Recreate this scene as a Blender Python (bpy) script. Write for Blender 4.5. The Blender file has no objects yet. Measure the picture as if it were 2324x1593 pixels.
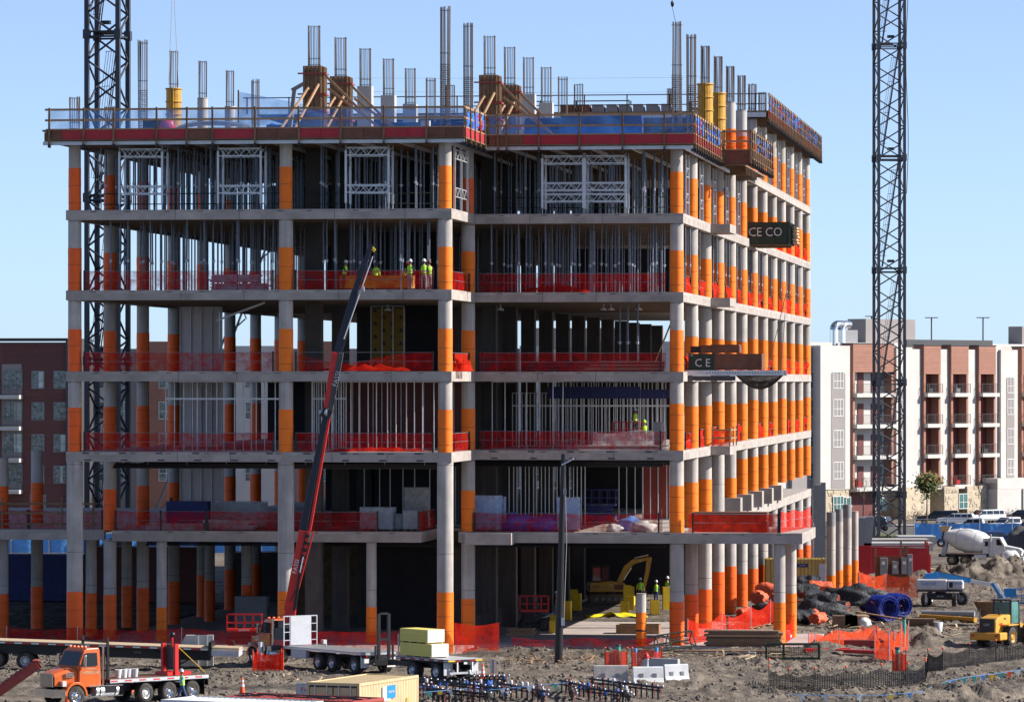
import bpy, bmesh, math, random
from mathutils import Vector, Matrix, noise
R = math.radians
sc = bpy.context.scene
rnd = random.Random(7)
# ---------------------------------------------------------------- camera, sky, sun, exposure
FL = 10310.0; CX = 1162.0; HY = 867.0; CH = 15.2
cam = bpy.data.objects.new('camera', bpy.data.cameras.new('camera')); sc.collection.objects.link(cam)
cam.location = (0, 0, CH); cam.rotation_euler = (R(90), 0, 0)
cam.data.sensor_width = 36; cam.data.lens = FL / 2324 * 36; cam.data.shift_y = (HY - 796.5) / 2324
cam.data.clip_start = 1; cam.data.clip_end = 6000
sc.camera = cam
SUN_AZ = 91; SUN_EL = 33                     # azimuth clockwise from +Y (view direction)
world = bpy.data.worlds.new('World'); sc.world = world; world.use_nodes = True
nt = world.node_tree; bg = nt.nodes['Background']
sky = nt.nodes.new('ShaderNodeTexSky'); sky.sky_type = 'NISHITA'; sky.sun_disc = False
sky.sun_elevation = R(SUN_EL); sky.sun_rotation = R(SUN_AZ)
sky.altitude = 0; sky.air_density = 0.5; sky.dust_density = 0.3; sky.ozone_density = 6.0
hsv = nt.nodes.new('ShaderNodeHueSaturation'); hsv.inputs['Saturation'].default_value = .82
nt.links.new(sky.outputs[0], hsv.inputs['Color']); nt.links.new(hsv.outputs[0], bg.inputs[0]); bg.inputs[1].default_value = 0.113
sl = bpy.data.lights.new('sun', 'SUN'); sl.energy = 5.0; sl.angle = R(0.53); sl.color = (1.0, 0.94, 0.86)
so = bpy.data.objects.new('sun', sl); sc.collection.objects.link(so)
sd = Vector((math.sin(R(SUN_AZ)) * math.cos(R(SUN_EL)), math.cos(R(SUN_AZ)) * math.cos(R(SUN_EL)), math.sin(R(SUN_EL))))
so.rotation_euler = sd.to_track_quat('Z', 'Y').to_euler(); so.location = sd * 400
sc.view_settings.view_transform = 'Standard'; sc.view_settings.look = 'None'
sc.view_settings.exposure = 0.72; sc.view_settings.gamma = 1.0; sc.view_settings.use_curve_mapping = False
sc.cycles.max_bounces = 5; sc.cycles.diffuse_bounces = 1; sc.cycles.glossy_bounces = 2
sc.cycles.transmission_bounces = 3; sc.cycles.transparent_max_bounces = 12
# ---------------------------------------------------------------- helpers
COL = sc.collection
def link(o): COL.objects.link(o); return o
def W(vx, vy, Y): return Vector(((vx - CX) / FL * Y, Y, CH - (vy - HY) / FL * Y))
def G(vx, vy, z=0.0):
    Y = (CH - z) * FL / (vy - HY); return Vector(((vx - CX) / FL * Y, Y, z))
def XatY(vx, Y): return (vx - CX) / FL * Y
def tag(o, label=None, cat=None, group=None, kind=None):
    if label: o['label'] = label
    if cat: o['category'] = cat
    if group: o['group'] = group
    if kind: o['kind'] = kind
    return o
def thing(name, label, cat, loc=(0, 0, 0), rz=0.0, group=None, rot=None):
    o = bpy.data.objects.new(name, None); o.empty_display_size = .3; link(o)
    o.location = loc; o.rotation_euler = rot if rot else (0, 0, rz)
    return tag(o, label, cat, group)
class MB:
    def __init__(s): s.v = []; s.f = []; s.m = []; s.s = []
    def add(s, vs, fs, mi=0, sm=False):
        n = len(s.v); s.v += [tuple(v) for v in vs]
        for f in fs: s.f.append(tuple(i + n for i in f)); s.m.append(mi); s.s.append(sm)
        return s
    def box(s, x0, x1, y0, y1, z0, z1, mi=0):
        if x0 > x1: x0, x1 = x1, x0
        if y0 > y1: y0, y1 = y1, y0
        if z0 > z1: z0, z1 = z1, z0
        return s.add([(x0,y0,z0),(x1,y0,z0),(x1,y1,z0),(x0,y1,z0),(x0,y0,z1),(x1,y0,z1),(x1,y1,z1),(x0,y1,z1)],
              [(0,3,2,1),(4,5,6,7),(0,1,5,4),(1,2,6,5),(2,3,7,6),(3,0,4,7)], mi)
    def bar(s, p, q, w, h=None, mi=0, up=(0, 0, 1)):
        p = Vector(p); q = Vector(q); h = h or w; d = (q - p)
        if d.length < 1e-6: return s
        d.normalize(); u = Vector(up)
        if abs(d.dot(u)) > .98: u = Vector((1, 0, 0))
        a = d.cross(u).normalized() * (w / 2); b = a.cross(d).normalized() * (h / 2)
        vs = [p-a-b, p+a-b, p+a+b, p-a+b, q-a-b, q+a-b, q+a+b, q-a+b]
        return s.add(vs, [(0,3,2,1),(4,5,6,7),(0,1,5,4),(1,2,6,5),(2,3,7,6),(3,0,4,7)], mi)
    def tube(s, p, q, r, n=8, mi=0, r2=None, caps=True, sm=True):
        p = Vector(p); q = Vector(q); r2 = r if r2 is None else r2; d = (q - p)
        if d.length < 1e-6: return s
        d.normalize(); u = Vector((0, 0, 1)) if abs(d.z) < .9 else Vector((1, 0, 0))
        a = d.cross(u).normalized(); b = d.cross(a)
        vs = [p + (a*math.cos(t)+b*math.sin(t))*r for t in [2*math.pi*i/n for i in range(n)]] + \
             [q + (a*math.cos(t)+b*math.sin(t))*r2 for t in [2*math.pi*i/n for i in range(n)]]
        s.add(vs, [(i, (i+1) % n, n+(i+1) % n, n+i) for i in range(n)], mi, sm and n > 5)
        if caps: s.add(vs, [tuple(range(n))[::-1], tuple(range(n, 2*n))], mi)
        return s
    def path(s, pts, r, n=5, mi=0):
        for a, b in zip(pts[:-1], pts[1:]): s.tube(a, b, r, n, mi, caps=False)
        return s
    def lathe(s, prof, c=(0,0,0), ax='z', n=20, mi=0, sm=True):
        c = Vector(c); vs = []
        for r, t in prof:
            for i in range(n):
                a = 2*math.pi*i/n; x, y = r*math.cos(a), r*math.sin(a)
                vs.append(c + (Vector((x, y, t)) if ax == 'z' else Vector((x, t, y)) if ax == 'y' else Vector((t, x, y))))
        fs = [(k*n+i, k*n+(i+1) % n, (k+1)*n+(i+1) % n, (k+1)*n+i) for k in range(len(prof)-1) for i in range(n)]
        return s.add(vs, fs, mi, sm)
    def prism(s, poly, a0, a1, pl='xz', mi=0):
        n = len(poly)
        def P(p, a): return (p[0], a, p[1]) if pl == 'xz' else (p[0], p[1], a) if pl == 'xy' else (a, p[0], p[1])
        vs = [P(p, a0) for p in poly] + [P(p, a1) for p in poly]
        return s.add(vs, [tuple(range(n)), tuple(range(2*n-1, n-1, -1))] + [(i, n+i, n+(i+1) % n, (i+1) % n) for i in range(n)], mi)
    def sheet(s, fn, nu, nv, mi=0, sm=True):
        vs = [fn(i/nu, j/nv) for j in range(nv+1) for i in range(nu+1)]
        return s.add(vs, [(j*(nu+1)+i, j*(nu+1)+i+1, (j+1)*(nu+1)+i+1, (j+1)*(nu+1)+i) for j in range(nv) for i in range(nu)], mi, sm)
    def lattice(s, fn, nu, nv, t, sub=3, mi=0):     # net strands as thin quads
        for j in range(nv+1):
            P = [Vector(fn(i/(nu), j/nv)) for i in range(0, nu+1)]
            for a, b in zip(P[:-1], P[1:]): s.add([a-Vector((0,0,t)), b-Vector((0,0,t)), b+Vector((0,0,t)), a+Vector((0,0,t))], [(0,1,2,3)], mi)
        for i in range(nu+1):
            P = [Vector(fn(i/nu, j/nv)) for j in range(nv+1)]
            for a, b in zip(P[:-1], P[1:]): s.add([a-Vector((t,0,0)), b-Vector((t,0,0)), b+Vector((t,0,0)), a+Vector((t,0,0))], [(0,1,2,3)], mi)
        return s
    def blob(s, c, r, seed=0, n=10, m=7, amp=.25, fq=1.2, mi=0, flat=None):
        c = Vector(c); r = Vector(r) if not isinstance(r, (int, float)) else Vector((r, r, r)); vs = []
        for j in range(m+1):
            th = math.pi*j/m
            for i in range(n):
                ph = 2*math.pi*i/n; d = Vector((math.sin(th)*math.cos(ph), math.sin(th)*math.sin(ph), math.cos(th)))
                k = 1+amp*noise.noise(d*fq+Vector((seed*3.7, seed*1.3, 0)))*1.6
                p = c + Vector((d.x*r.x, d.y*r.y, d.z*r.z))*k
                if flat is not None: p.z = max(p.z, flat)
                vs.append(p)
        return s.add(vs, [(j*n+i, j*n+(i+1) % n, (j+1)*n+(i+1) % n, (j+1)*n+i) for j in range(m) for i in range(n)], mi, True)
    def mesh(s, name, mats, recalc=True):
        me = bpy.data.meshes.new(name); me.from_pydata(s.v, [], s.f)
        for m in (mats if isinstance(mats, (list, tuple)) else [mats]): me.materials.append(m)
        me.polygons.foreach_set('material_index', s.m); me.polygons.foreach_set('use_smooth', s.s)
        if recalc:
            b = bmesh.new(); b.from_mesh(me); bmesh.ops.recalc_face_normals(b, faces=b.faces); b.to_mesh(me); b.free()
        me.update(); return me
    def build(s, name, mats, parent=None, loc=(0, 0, 0), rz=0.0, recalc=True):
        o = bpy.data.objects.new(name, s.mesh(name, mats, recalc)); link(o); o.location = loc; o.rotation_euler = (0, 0, rz)
        if parent: o.parent = parent
        return o
def solo(name, mb, mats, label, cat, loc=(0, 0, 0), rz=0.0, group=None, kind=None):
    return tag(mb.build(name, mats, None, loc, rz), label, cat, group, kind)
def inst(name, me, parent=None, loc=(0, 0, 0), rot=(0, 0, 0), scale=(1, 1, 1)):
    o = bpy.data.objects.new(name, me); link(o); o.location = loc; o.rotation_euler = rot; o.scale = scale
    if parent: o.parent = parent
    return o
def copy_tree(o, parent=None):
    c = o.copy(); COL.objects.link(c)
    if parent: c.parent = parent
    for ch in [x for x in o.children]: copy_tree(ch, c)
    return c
def rod(name, parent, p, q, me):            # me: unit mesh length 1 along +Z
    p = Vector(p); q = Vector(q); d = q-p
    o = bpy.data.objects.new(name, me); link(o); o.location = p
    o.rotation_mode = 'QUATERNION'; o.rotation_quaternion = d.to_track_quat('Z', 'Y'); o.scale = (1, 1, d.length)
    o.parent = parent; return o
def text(body, size, mt, parent, loc, rot, name='lettering', ext=.004, sx=1.0, align='CENTER'):
    cu = bpy.data.curves.new(name, 'FONT'); cu.body = body; cu.size = size; cu.extrude = ext; cu.align_x = align; cu.align_y = 'CENTER'
    cu.resolution_u = 2
    t = bpy.data.objects.new(name, cu); link(t); bpy.context.view_layer.update()
    me = bpy.data.meshes.new_from_object(t.evaluated_get(bpy.context.evaluated_depsgraph_get()))
    bpy.data.objects.remove(t); me.materials.clear(); me.materials.append(mt)
    o = bpy.data.objects.new(name, me); link(o); o.location = loc; o.rotation_euler = rot; o.scale = (sx, 1, 1)
    if parent: o.parent = parent
    return o
# ---------------------------------------------------------------- materials
def mat(name, col, rough=.7, metal=0.0, var=.15, sc_=3.0, bump=0.0, bsc=20.0, streak=0.0, spec=.4, dirt=0.0, dcol=(.12,.1,.08), rndv=.06, coat=0.0, vscale=(1,1,1), emis=None):
    m = bpy.data.materials.new(name); m.use_nodes = True; n = m.node_tree; b = n.nodes['Principled BSDF']
    b.inputs['Roughness'].default_value = rough; b.inputs['Metallic'].default_value = metal
    b.inputs['Specular IOR Level'].default_value = spec; b.inputs['Coat Weight'].default_value = coat
    tc = n.nodes.new('ShaderNodeTexCoord'); oi = n.nodes.new('ShaderNodeObjectInfo')
    mp = n.nodes.new('ShaderNodeMapping'); mp.inputs['Scale'].default_value = vscale
    n.links.new(tc.outputs['Object'], mp.inputs[0])
    ml = n.nodes.new('ShaderNodeVectorMath'); ml.operation = 'MULTIPLY_ADD'
    cb = n.nodes.new('ShaderNodeCombineXYZ'); n.links.new(oi.outputs['Random'], cb.inputs[0]); n.links.new(oi.outputs['Random'], cb.inputs[1])
    n.links.new(cb.outputs[0], ml.inputs[0]); ml.inputs[1].default_value = (37, 53, 11); n.links.new(mp.outputs[0], ml.inputs[2])
    V = ml.outputs[0]
    no = n.nodes.new('ShaderNodeTexNoise'); no.inputs['Scale'].default_value = sc_; no.inputs['Detail'].default_value = 5; no.inputs['Roughness'].default_value = .6
    n.links.new(V, no.inputs['Vector'])
    mr = n.nodes.new('ShaderNodeMapRange'); mr.inputs['From Min'].default_value = .3; mr.inputs['From Max'].default_value = .7
    mr.inputs['To Min'].default_value = 1-var; mr.inputs['To Max'].default_value = 1+var; n.links.new(no.outputs['Fac'], mr.inputs['Value'])
    val = mr.outputs[0]
    def mulv(a, b2):
        x = n.nodes.new('ShaderNodeMath'); x.operation = 'MULTIPLY'; n.links.new(a, x.inputs[0]); n.links.new(b2, x.inputs[1]); return x.outputs[0]
    if streak:
        m2 = n.nodes.new('ShaderNodeMapping'); m2.inputs['Scale'].default_value = (5, 5, .35); n.links.new(V, m2.inputs[0])
        n2 = n.nodes.new('ShaderNodeTexNoise'); n2.inputs['Scale'].default_value = 1; n2.inputs['Detail'].default_value = 4; n.links.new(m2.outputs[0], n2.inputs['Vector'])
        r2 = n.nodes.new('ShaderNodeMapRange'); r2.inputs['From Min'].default_value = .35; r2.inputs['From Max'].default_value = .7
        r2.inputs['To Min'].default_value = 1+streak*.3; r2.inputs['To Max'].default_value = 1-streak; n.links.new(n2.outputs['Fac'], r2.inputs['Value'])
        val = mulv(val, r2.outputs[0])
    if rndv:
        r3 = n.nodes.new('ShaderNodeMapRange'); r3.inputs['To Min'].default_value = 1-rndv; r3.inputs['To Max'].default_value = 1+rndv
        n.links.new(oi.outputs['Random'], r3.inputs['Value']); val = mulv(val, r3.outputs[0])
    vm = n.nodes.new('ShaderNodeVectorMath'); vm.operation = 'SCALE'; vm.inputs[0].default_value = col; n.links.new(val, vm.inputs['Scale'])
    out = vm.outputs[0]
    if dirt:
        n3 = n.nodes.new('ShaderNodeTexNoise'); n3.inputs['Scale'].default_value = sc_*.8; n3.inputs['Detail'].default_value = 8; n3.inputs['Roughness'].default_value = .7
        va = n.nodes.new('ShaderNodeVectorMath'); va.inputs[1].default_value = (9, 4, 2); n.links.new(V, va.inputs[0]); n.links.new(va.outputs[0], n3.inputs['Vector'])
        r4 = n.nodes.new('ShaderNodeMapRange'); r4.inputs['From Min'].default_value = .48; r4.inputs['From Max'].default_value = .68; r4.inputs['To Max'].default_value = dirt
        n.links.new(n3.outputs['Fac'], r4.inputs['Value'])
        mx = n.nodes.new('ShaderNodeMix'); mx.data_type = 'RGBA'; n.links.new(r4.outputs[0], mx.inputs['Factor']); n.links.new(out, mx.inputs[6]); mx.inputs[7].default_value = (*dcol, 1)
        out = mx.outputs[2]
    n.links.new(out, b.inputs['Base Color'])
    if bump:
        nb = n.nodes.new('ShaderNodeTexNoise'); nb.inputs['Scale'].default_value = bsc; nb.inputs['Detail'].default_value = 4; n.links.new(V, nb.inputs['Vector'])
        bp = n.nodes.new('ShaderNodeBump'); bp.inputs['Strength'].default_value = bump; bp.inputs['Distance'].default_value = .05
        n.links.new(nb.outputs['Fac'], bp.inputs['Height']); n.links.new(bp.outputs[0], b.inputs['Normal'])
    if emis: b.inputs['Emission Color'].default_value = (*emis[0], 1); b.inputs['Emission Strength'].default_value = emis[1]
    return m
def netmat(name, col, opac=.5, tr=.5, sc_=1.5, var=.2):
    m = bpy.data.materials.new(name); m.use_nodes = True; n = m.node_tree
    for x in list(n.nodes):
        if x.type != 'OUTPUT_MATERIAL': n.nodes.remove(x)
    o = [x for x in n.nodes][0]
    d = n.nodes.new('ShaderNodeBsdfDiffuse'); d.inputs[0].default_value = (*col, 1)
    t = n.nodes.new('ShaderNodeBsdfTranslucent'); t.inputs[0].default_value = (*col, 1)
    a = n.nodes.new('ShaderNodeMixShader'); a.inputs[0].default_value = tr; n.links.new(d.outputs[0], a.inputs[1]); n.links.new(t.outputs[0], a.inputs[2])
    p = n.nodes.new('ShaderNodeBsdfTransparent'); b = n.nodes.new('ShaderNodeMixShader')
    tc = n.nodes.new('ShaderNodeTexCoord'); no = n.nodes.new('ShaderNodeTexNoise'); no.inputs['Scale'].default_value = sc_; no.inputs['Detail'].default_value = 4
    n.links.new(tc.outputs['Object'], no.inputs['Vector'])
    mr = n.nodes.new('ShaderNodeMapRange'); mr.inputs['From Min'].default_value = .3; mr.inputs['From Max'].default_value = .7
    mr.inputs['To Min'].default_value = opac-var; mr.inputs['To Max'].default_value = min(1, opac+var); n.links.new(no.outputs['Fac'], mr.inputs['Value'])
    n.links.new(mr.outputs[0], b.inputs[0]); n.links.new(p.outputs[0], b.inputs[1]); n.links.new(a.outputs[0], b.inputs[2]); n.links.new(b.outputs[0], o.inputs[0])
    return m
M = {}
M['conc'] = mat('concrete', (.45,.41,.375), .85, var=.16, sc_=.9, bump=.15, bsc=12, streak=.18)
M['conc_slab'] = mat('slab_concrete', (.38,.335,.30), .85, var=.22, sc_=.8, bump=.2, bsc=9, dirt=.35, dcol=(.2,.17,.155))
M['conc_white'] = mat('fresh_concrete', (.46,.45,.43), .8, var=.08, sc_=1.5, streak=.1)
M['conc_wall'] = mat('shade_and_joint_concrete', (.085,.07,.062), .85, var=.18, sc_=1.0, streak=.22)  # concrete darkened in colour to carry interior shade; also used for cast joint marks
M['core'] = mat('shade_black_core', (.030,.026,.028), .9, var=.2, sc_=1.0)  # near-black colour stands in for the deep shade indoors
M['joist'] = mat('joist_concrete', (.20,.14,.10), .9, var=.2, sc_=1.3)
M['pad'] = mat('pad_concrete', (.46,.39,.36), .85, var=.15, sc_=.5, dirt=.6, dcol=(.26,.22,.2))
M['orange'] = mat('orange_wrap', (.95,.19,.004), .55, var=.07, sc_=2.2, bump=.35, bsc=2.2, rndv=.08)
M['orange_shade'] = mat('orange_wrap_shade', (.90,.115,.004), .5, var=.06, sc_=2.2, bump=.3, bsc=2.5)  # redder copy of the wrap, with shade put into its colour
M['seam'] = mat('wrap_seam', (.35,.085,.02), .7)
M['red_net'] = netmat('red_net', (.62,.018,.018), .47, .5, 2.4, .26)
M['red_net_dense'] = netmat('red_net_dense', (.80,.04,.02), .68, .5, 3, .25)
M['orange_net'] = netmat('orange_net', (.9,.10,.03), .6, .5, 3, .25)
M['blue_net'] = netmat('blue_screen', (.10,.30,.72), .42, .5, 1.2, .14)
M['blue_tarp'] = mat('blue_tarp', (.025,.16,.62), .45, var=.25, sc_=2.5, bump=.8, bsc=3)
M['blue_tarp_l'] = mat('light_blue_tarp', (.10,.33,.75), .5, var=.15, sc_=2.5, bump=.8, bsc=3)
M['red_board'] = mat('red_form_board', (.42,.02,.03), .55, var=.12, sc_=1.5, dirt=.25)
M['brown_board'] = mat('brown_form_board', (.17,.065,.035), .7, var=.25, sc_=1.5, dirt=.3)
M['wood'] = mat('lumber', (.36,.22,.12), .8, var=.2, sc_=3, vscale=(1,1,6), rndv=.15)
M['wood_d'] = mat('weathered_lumber', (.20,.125,.075), .85, var=.25, sc_=3, rndv=.15)
M['wood_pale'] = mat('pale_lumber', (.55,.42,.27), .8, var=.15, sc_=4, rndv=.12)
M['ply'] = mat('plywood_form', (.28,.17,.085), .75, var=.3, sc_=2.5, streak=.35)
M['alum'] = mat('aluminium', (.55,.56,.58), .4, .55, var=.12, sc_=4)
M['steel'] = mat('galvanised_steel', (.36,.38,.42), .45, .5, var=.2, sc_=5)
M['steel_blue'] = mat('prop_steel', (.13,.155,.20), .5, .35, var=.25, sc_=5, dirt=.4, dcol=(.1,.08,.07))
M['rebar'] = mat('rebar', (.10,.075,.065), .75, .3, var=.3, sc_=8)
M['crane'] = mat('crane_steel', (.05,.053,.066), .5, .2, var=.2, sc_=3)
M['black'] = mat('black_paint', (.012,.012,.015), .4, var=.2, sc_=4)
M['rubber'] = mat('tyre_rubber', (.035,.032,.03), .85, var=.25, sc_=6, dirt=.55, dcol=(.16,.14,.12))
M['chrome'] = mat('chrome', (.75,.75,.76), .12, .95, var=.03)
M['white'] = mat('white_paint', (.70,.70,.68), .5, var=.08, sc_=2, dirt=.35, dcol=(.4,.37,.33))
M['red'] = mat('red_paint', (.55,.02,.015), .4, var=.12, sc_=3, dirt=.15)
M['yellow'] = mat('yellow_paint', (.78,.52,.02), .55, var=.1, sc_=4, dirt=.15)
M['cat'] = mat('machine_yellow', (.60,.30,.03), .5, var=.12, sc_=3, dirt=.55, dcol=(.25,.18,.1))
M['form_yellow'] = mat('yellow_form', (.50,.27,.03), .5, var=.15, sc_=3, dirt=.3)
M['truck'] = mat('orange_truck_paint', (.58,.105,.012), .35, var=.08, sc_=2, coat=.35, dirt=.4, dcol=(.2,.12,.07))
M['glass'] = mat('dark_glass', (.02,.028,.035), .06, .0, var=.0, spec=.8, rndv=0)
M['glass_g'] = mat('green_tinted_glass', (.06,.17,.16), .08, .0, var=.35, sc_=.9, spec=.8, rndv=.3)
M['curtain'] = mat('pale_blinds', (.40,.47,.44), .6, var=.25, sc_=1.2, rndv=.2)
M['lamp'] = mat('amber_lens', (.7,.12,.02), .3)
M['red_lens'] = mat('red_lens', (.5,.01,.01), .3)
M['tan'] = mat('tan_container_paint', (.56,.43,.24), .55, var=.08, sc_=1.5, dirt=.3, dcol=(.3,.2,.12))
M['mustard'] = mat('mustard_container_paint', (.48,.33,.09), .6, var=.1, sc_=1.5)
M['cred'] = mat('red_container_paint', (.33,.055,.045), .65, var=.15, sc_=1.5, dirt=.3)
M['cwhite'] = mat('white_container_paint', (.60,.61,.62), .6, var=.1, sc_=1.5, dirt=.2, dcol=(.35,.3,.27))
M['redwall'] = mat('red_plywood', (.50,.018,.022), .55, var=.12, sc_=.8)
M['stucco_w'] = mat('white_stucco', (.52,.495,.465), .9, var=.07, sc_=.5, rndv=0)
M['stucco_g'] = mat('grey_stucco', (.27,.245,.235), .9, var=.05, sc_=.5, rndv=0)
M['stone'] = mat('cream_limestone', (.46,.385,.28), .9, var=.18, sc_=2.2, rndv=.1, bump=.5, bsc=4)
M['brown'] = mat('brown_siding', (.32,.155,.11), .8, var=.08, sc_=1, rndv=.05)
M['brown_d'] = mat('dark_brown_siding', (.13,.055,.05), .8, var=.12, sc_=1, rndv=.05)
M['door'] = mat('maroon_door', (.13,.035,.03), .6)
M['gravel'] = mat('gravel', (.10,.095,.095), .95, var=.4, sc_=6, bump=1, bsc=6)
M['asph'] = mat('asphalt', (.10,.095,.09), .95, var=.15, sc_=1)
M['grass'] = mat('lawn_grass', (.10,.12,.035), .95, var=.3, sc_=3)
M['hivis'] = mat('hi_vis_yellow', (.45,.85,.04), .6, var=.05, emis=None)
M['skin'] = mat('skin', (.32,.17,.11), .6)
M['jeans'] = mat('denim', (.04,.08,.18), .8)
M['pants'] = mat('grey_work_trousers', (.36,.34,.36), .8)
M['shirt'] = mat('dark_shirt', (.02,.025,.03), .8)
M['bluesh'] = mat('blue_hoodie', (.06,.25,.55), .8)
M['boot'] = mat('brown_boot', (.06,.04,.025), .8)
M['tarp_k'] = mat('black_blanket', (.022,.025,.03), .6, var=.5, sc_=5, bump=1.6, bsc=7)
M['tarp_o'] = mat('orange_blanket', (.75,.13,.05), .6, var=.3, sc_=5, bump=1.6, bsc=7, dirt=.3)
M['bluepipe'] = mat('blue_pipe', (.010,.022,.20), .35, var=.15)
M['genie'] = mat('lift_blue', (.02,.22,.55), .4, var=.05)
M['lgrey'] = mat('light_grey_paint', (.52,.53,.56), .45, var=.05, dirt=.15)
M['dgrey'] = mat('dark_grey', (.06,.06,.065), .6)
M['mgrey'] = mat('mid_grey', (.23,.23,.24), .6, var=.1)
M['pvc_g'] = mat('green_pvc', (.07,.36,.28), .4)
M['cap_b'] = mat('dark_blue_cap', (.02,.10,.38), .5)
M['pvc_b'] = mat('blue_pvc', (.12,.3,.6), .4)
M['cone'] = mat('cone_orange', (.85,.09,.02), .5)
M['sheath'] = mat('yellow_sheathing', (.34,.19,.03), .7, var=.1)
M['drywall'] = mat('glass_mat_drywall', (.66,.56,.54), .85, var=.06)
M['navyboard'] = mat('navy_board', (.035,.045,.16), .7)
M['stud'] = mat('metal_stud', (.74,.75,.76), .45, .15, var=.1)
M['plastic'] = netmat('clear_wrap', (.75,.78,.82), .6, .4, 3, .2)
M['yboard'] = mat('yellow_board_edges', (.72,.62,.16), .7, var=.05)
M['wboard'] = mat('white_board', (.80,.80,.78), .7, var=.04)
M['yfabric'] = mat('yellow_sheet', (.85,.72,.02), .6, bump=.6, bsc=4)
M['leaf'] = mat('leaves', (.07,.10,.025), .7, var=.4, sc_=2)
M['leaf_o'] = mat('autumn_leaves', (.26,.12,.03), .7, var=.4, sc_=2)
M['bark'] = mat('bark', (.10,.08,.06), .9)
M['clod'] = mat('mud_clods', (.15,.125,.10), .9, var=.35, sc_=2, bump=.6, bsc=8)
M['navy'] = mat('navy_boom', (.008,.012,.03), .35)
M['ggreen'] = mat('dark_green_steel', (.025,.045,.03), .6, var=.2)
M['forange'] = mat('orange_board_stack', (.75,.30,.03), .6, var=.08)
M['carw'] = mat('white_car_paint', (.75,.76,.77), .25, var=.02, coat=.6)
M['cark'] = mat('dark_car_paint', (.03,.035,.05), .25, var=.02, coat=.6)
M['carb'] = mat('navy_truck_paint', (.02,.03,.16), .3, coat=.5)
M['mirrorwin'] = mat('wavy_window_glass', (.10,.12,.12), .12, .3, var=.9, sc_=3.0, bump=.5, bsc=2.5, spec=.8)
# ---------------------------------------------------------------- site frame
TH = R(7.61); cT, sT = math.cos(TH), math.sin(TH); OX, OY = 9.54, 263.0
def B(u, w, z=0.0): return Vector((OX + u*cT + w*sT, OY - u*sT + w*cT, z))
def uAt(vx, w):
    k = (vx-CX)/FL; return (k*(OY + w*cT) - OX - w*sT)/(cT + k*sT)
def wu(x, y):
    dx, dy = x-OX, y-OY; return dx*cT - dy*sT, dx*sT + dy*cT
LV = {1: 0.0, 2: 6.5, 3: 11.25, 4: 15.8, 5: 20.4, 6: 24.95, 7: 29.45, 8: 34.1}
ORD = {1: 'ground', 2: 'second', 3: 'third', 4: 'fourth', 5: 'fifth', 6: 'sixth', 7: 'seventh'}
NTH = ['first', 'second', 'third', 'fourth', 'fifth', 'sixth', 'seventh', 'eighth', 'ninth', 'tenth', 'eleventh', 'twelfth', 'thirteenth']
def in_pad(u, w):
    return (-34.6 < u < -11.4 and -10.4 < w < 60) or (-12 < u < 7.9 and -1.6 < w < 13) or (-12 < u < 1.4 and w < 25.2 and w > 0)
def ground_h(x, y):
    u, w = wu(x, y)
    z = .22*noise.noise(Vector((x*.09, y*.05, 3))) + .15*noise.noise(Vector((x*.35, y*.22, 1)))
    f = noise.fractal(Vector((x*1.15, y*.7, 5)), .8, 2.1, 5); msk = max(0, min(1, .45+1.6*noise.noise(Vector((x*.10, y*.17, 6)))))
    z += (.05+.22*msk)*abs(f) + .03*noise.noise(Vector((x*6, y*3, 9)))
    q = y + 2.2*math.sin(x*.07) - .05*x          # wheel ruts
    rut = math.exp(-((math.sin(q*.62))/.35)**2)*max(0, .6+noise.noise(Vector((x*.05, y*.1, 2))))
    z += .26*rut*(.5+noise.noise(Vector((x*.9, y*.9, 4))))
    z -= .12
    # spoil heaps
    for cx, cy, rr, rx, h in HEAPS:
        d = ((x-cx)/rx)**2 + ((y-cy)/rr)**2
        if d < 1: z += h*(1-d)**1.3*(.8+.35*noise.noise(Vector((x*.25, y*.2, 7)))) + .30*(1-d)*h**.5*noise.fractal(Vector((x*1.0, y*.6, 3)), .75, 2.1, 6)
    if in_pad(u, w): z = -.25
    elif w > 13 and u < 1.5: z = min(z, .12)*.5
    if y > 345: z = -.05+.1*noise.noise(Vector((x*.2, y*.1, 0)))
    if y > 428: z = -.12
    return z
HEAPS = []
for vx, vy, ry, rx, h in [(2180, 1322, 12, 7, .9), (2290, 1318, 16, 8, 1.5), (2040, 1332, 6, 5, .7), (1990, 1322, 5, 4, .8), (1870, 1475, 2.5, 1.6, .7), (2065, 1455, 4, 2.6, .8),
                          (2110, 1462, 3, 1.6, .7), (2260, 1580, 3, 5, .7), (2150, 1585, 3, 4, .5), (1250, 1487, 1.6, 5, .45), (1560, 1540, 4, 3, .35), (2000, 1592, 3, 5, .45)]:
    g = G(vx, vy); HEAPS.append((g.x, g.y, ry, rx, h))
def arr(a, b, st):
    n = max(1, int((b-a)/st)); return [a+(b-a)*i/n for i in range(n)]
ys = arr(150, 205, 3) + arr(205, 275, .38) + arr(275, 350, .6) + arr(350, 620, 9) + arr(620, 5200, 900) + [5200]
xs = arr(-3000, -60, 600) + arr(-60, -33, 1.5) + arr(-33, 40, .13) + arr(40, 70, 1.5) + arr(70, 3000, 600) + [3000]
gv = [(x, y, ground_h(x, y)) for y in ys for x in xs]; nx = len(xs)
gf = [(j*nx+i, j*nx+i+1, (j+1)*nx+i+1, (j+1)*nx+i) for j in range(len(ys)-1) for i in range(nx-1)]
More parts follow.
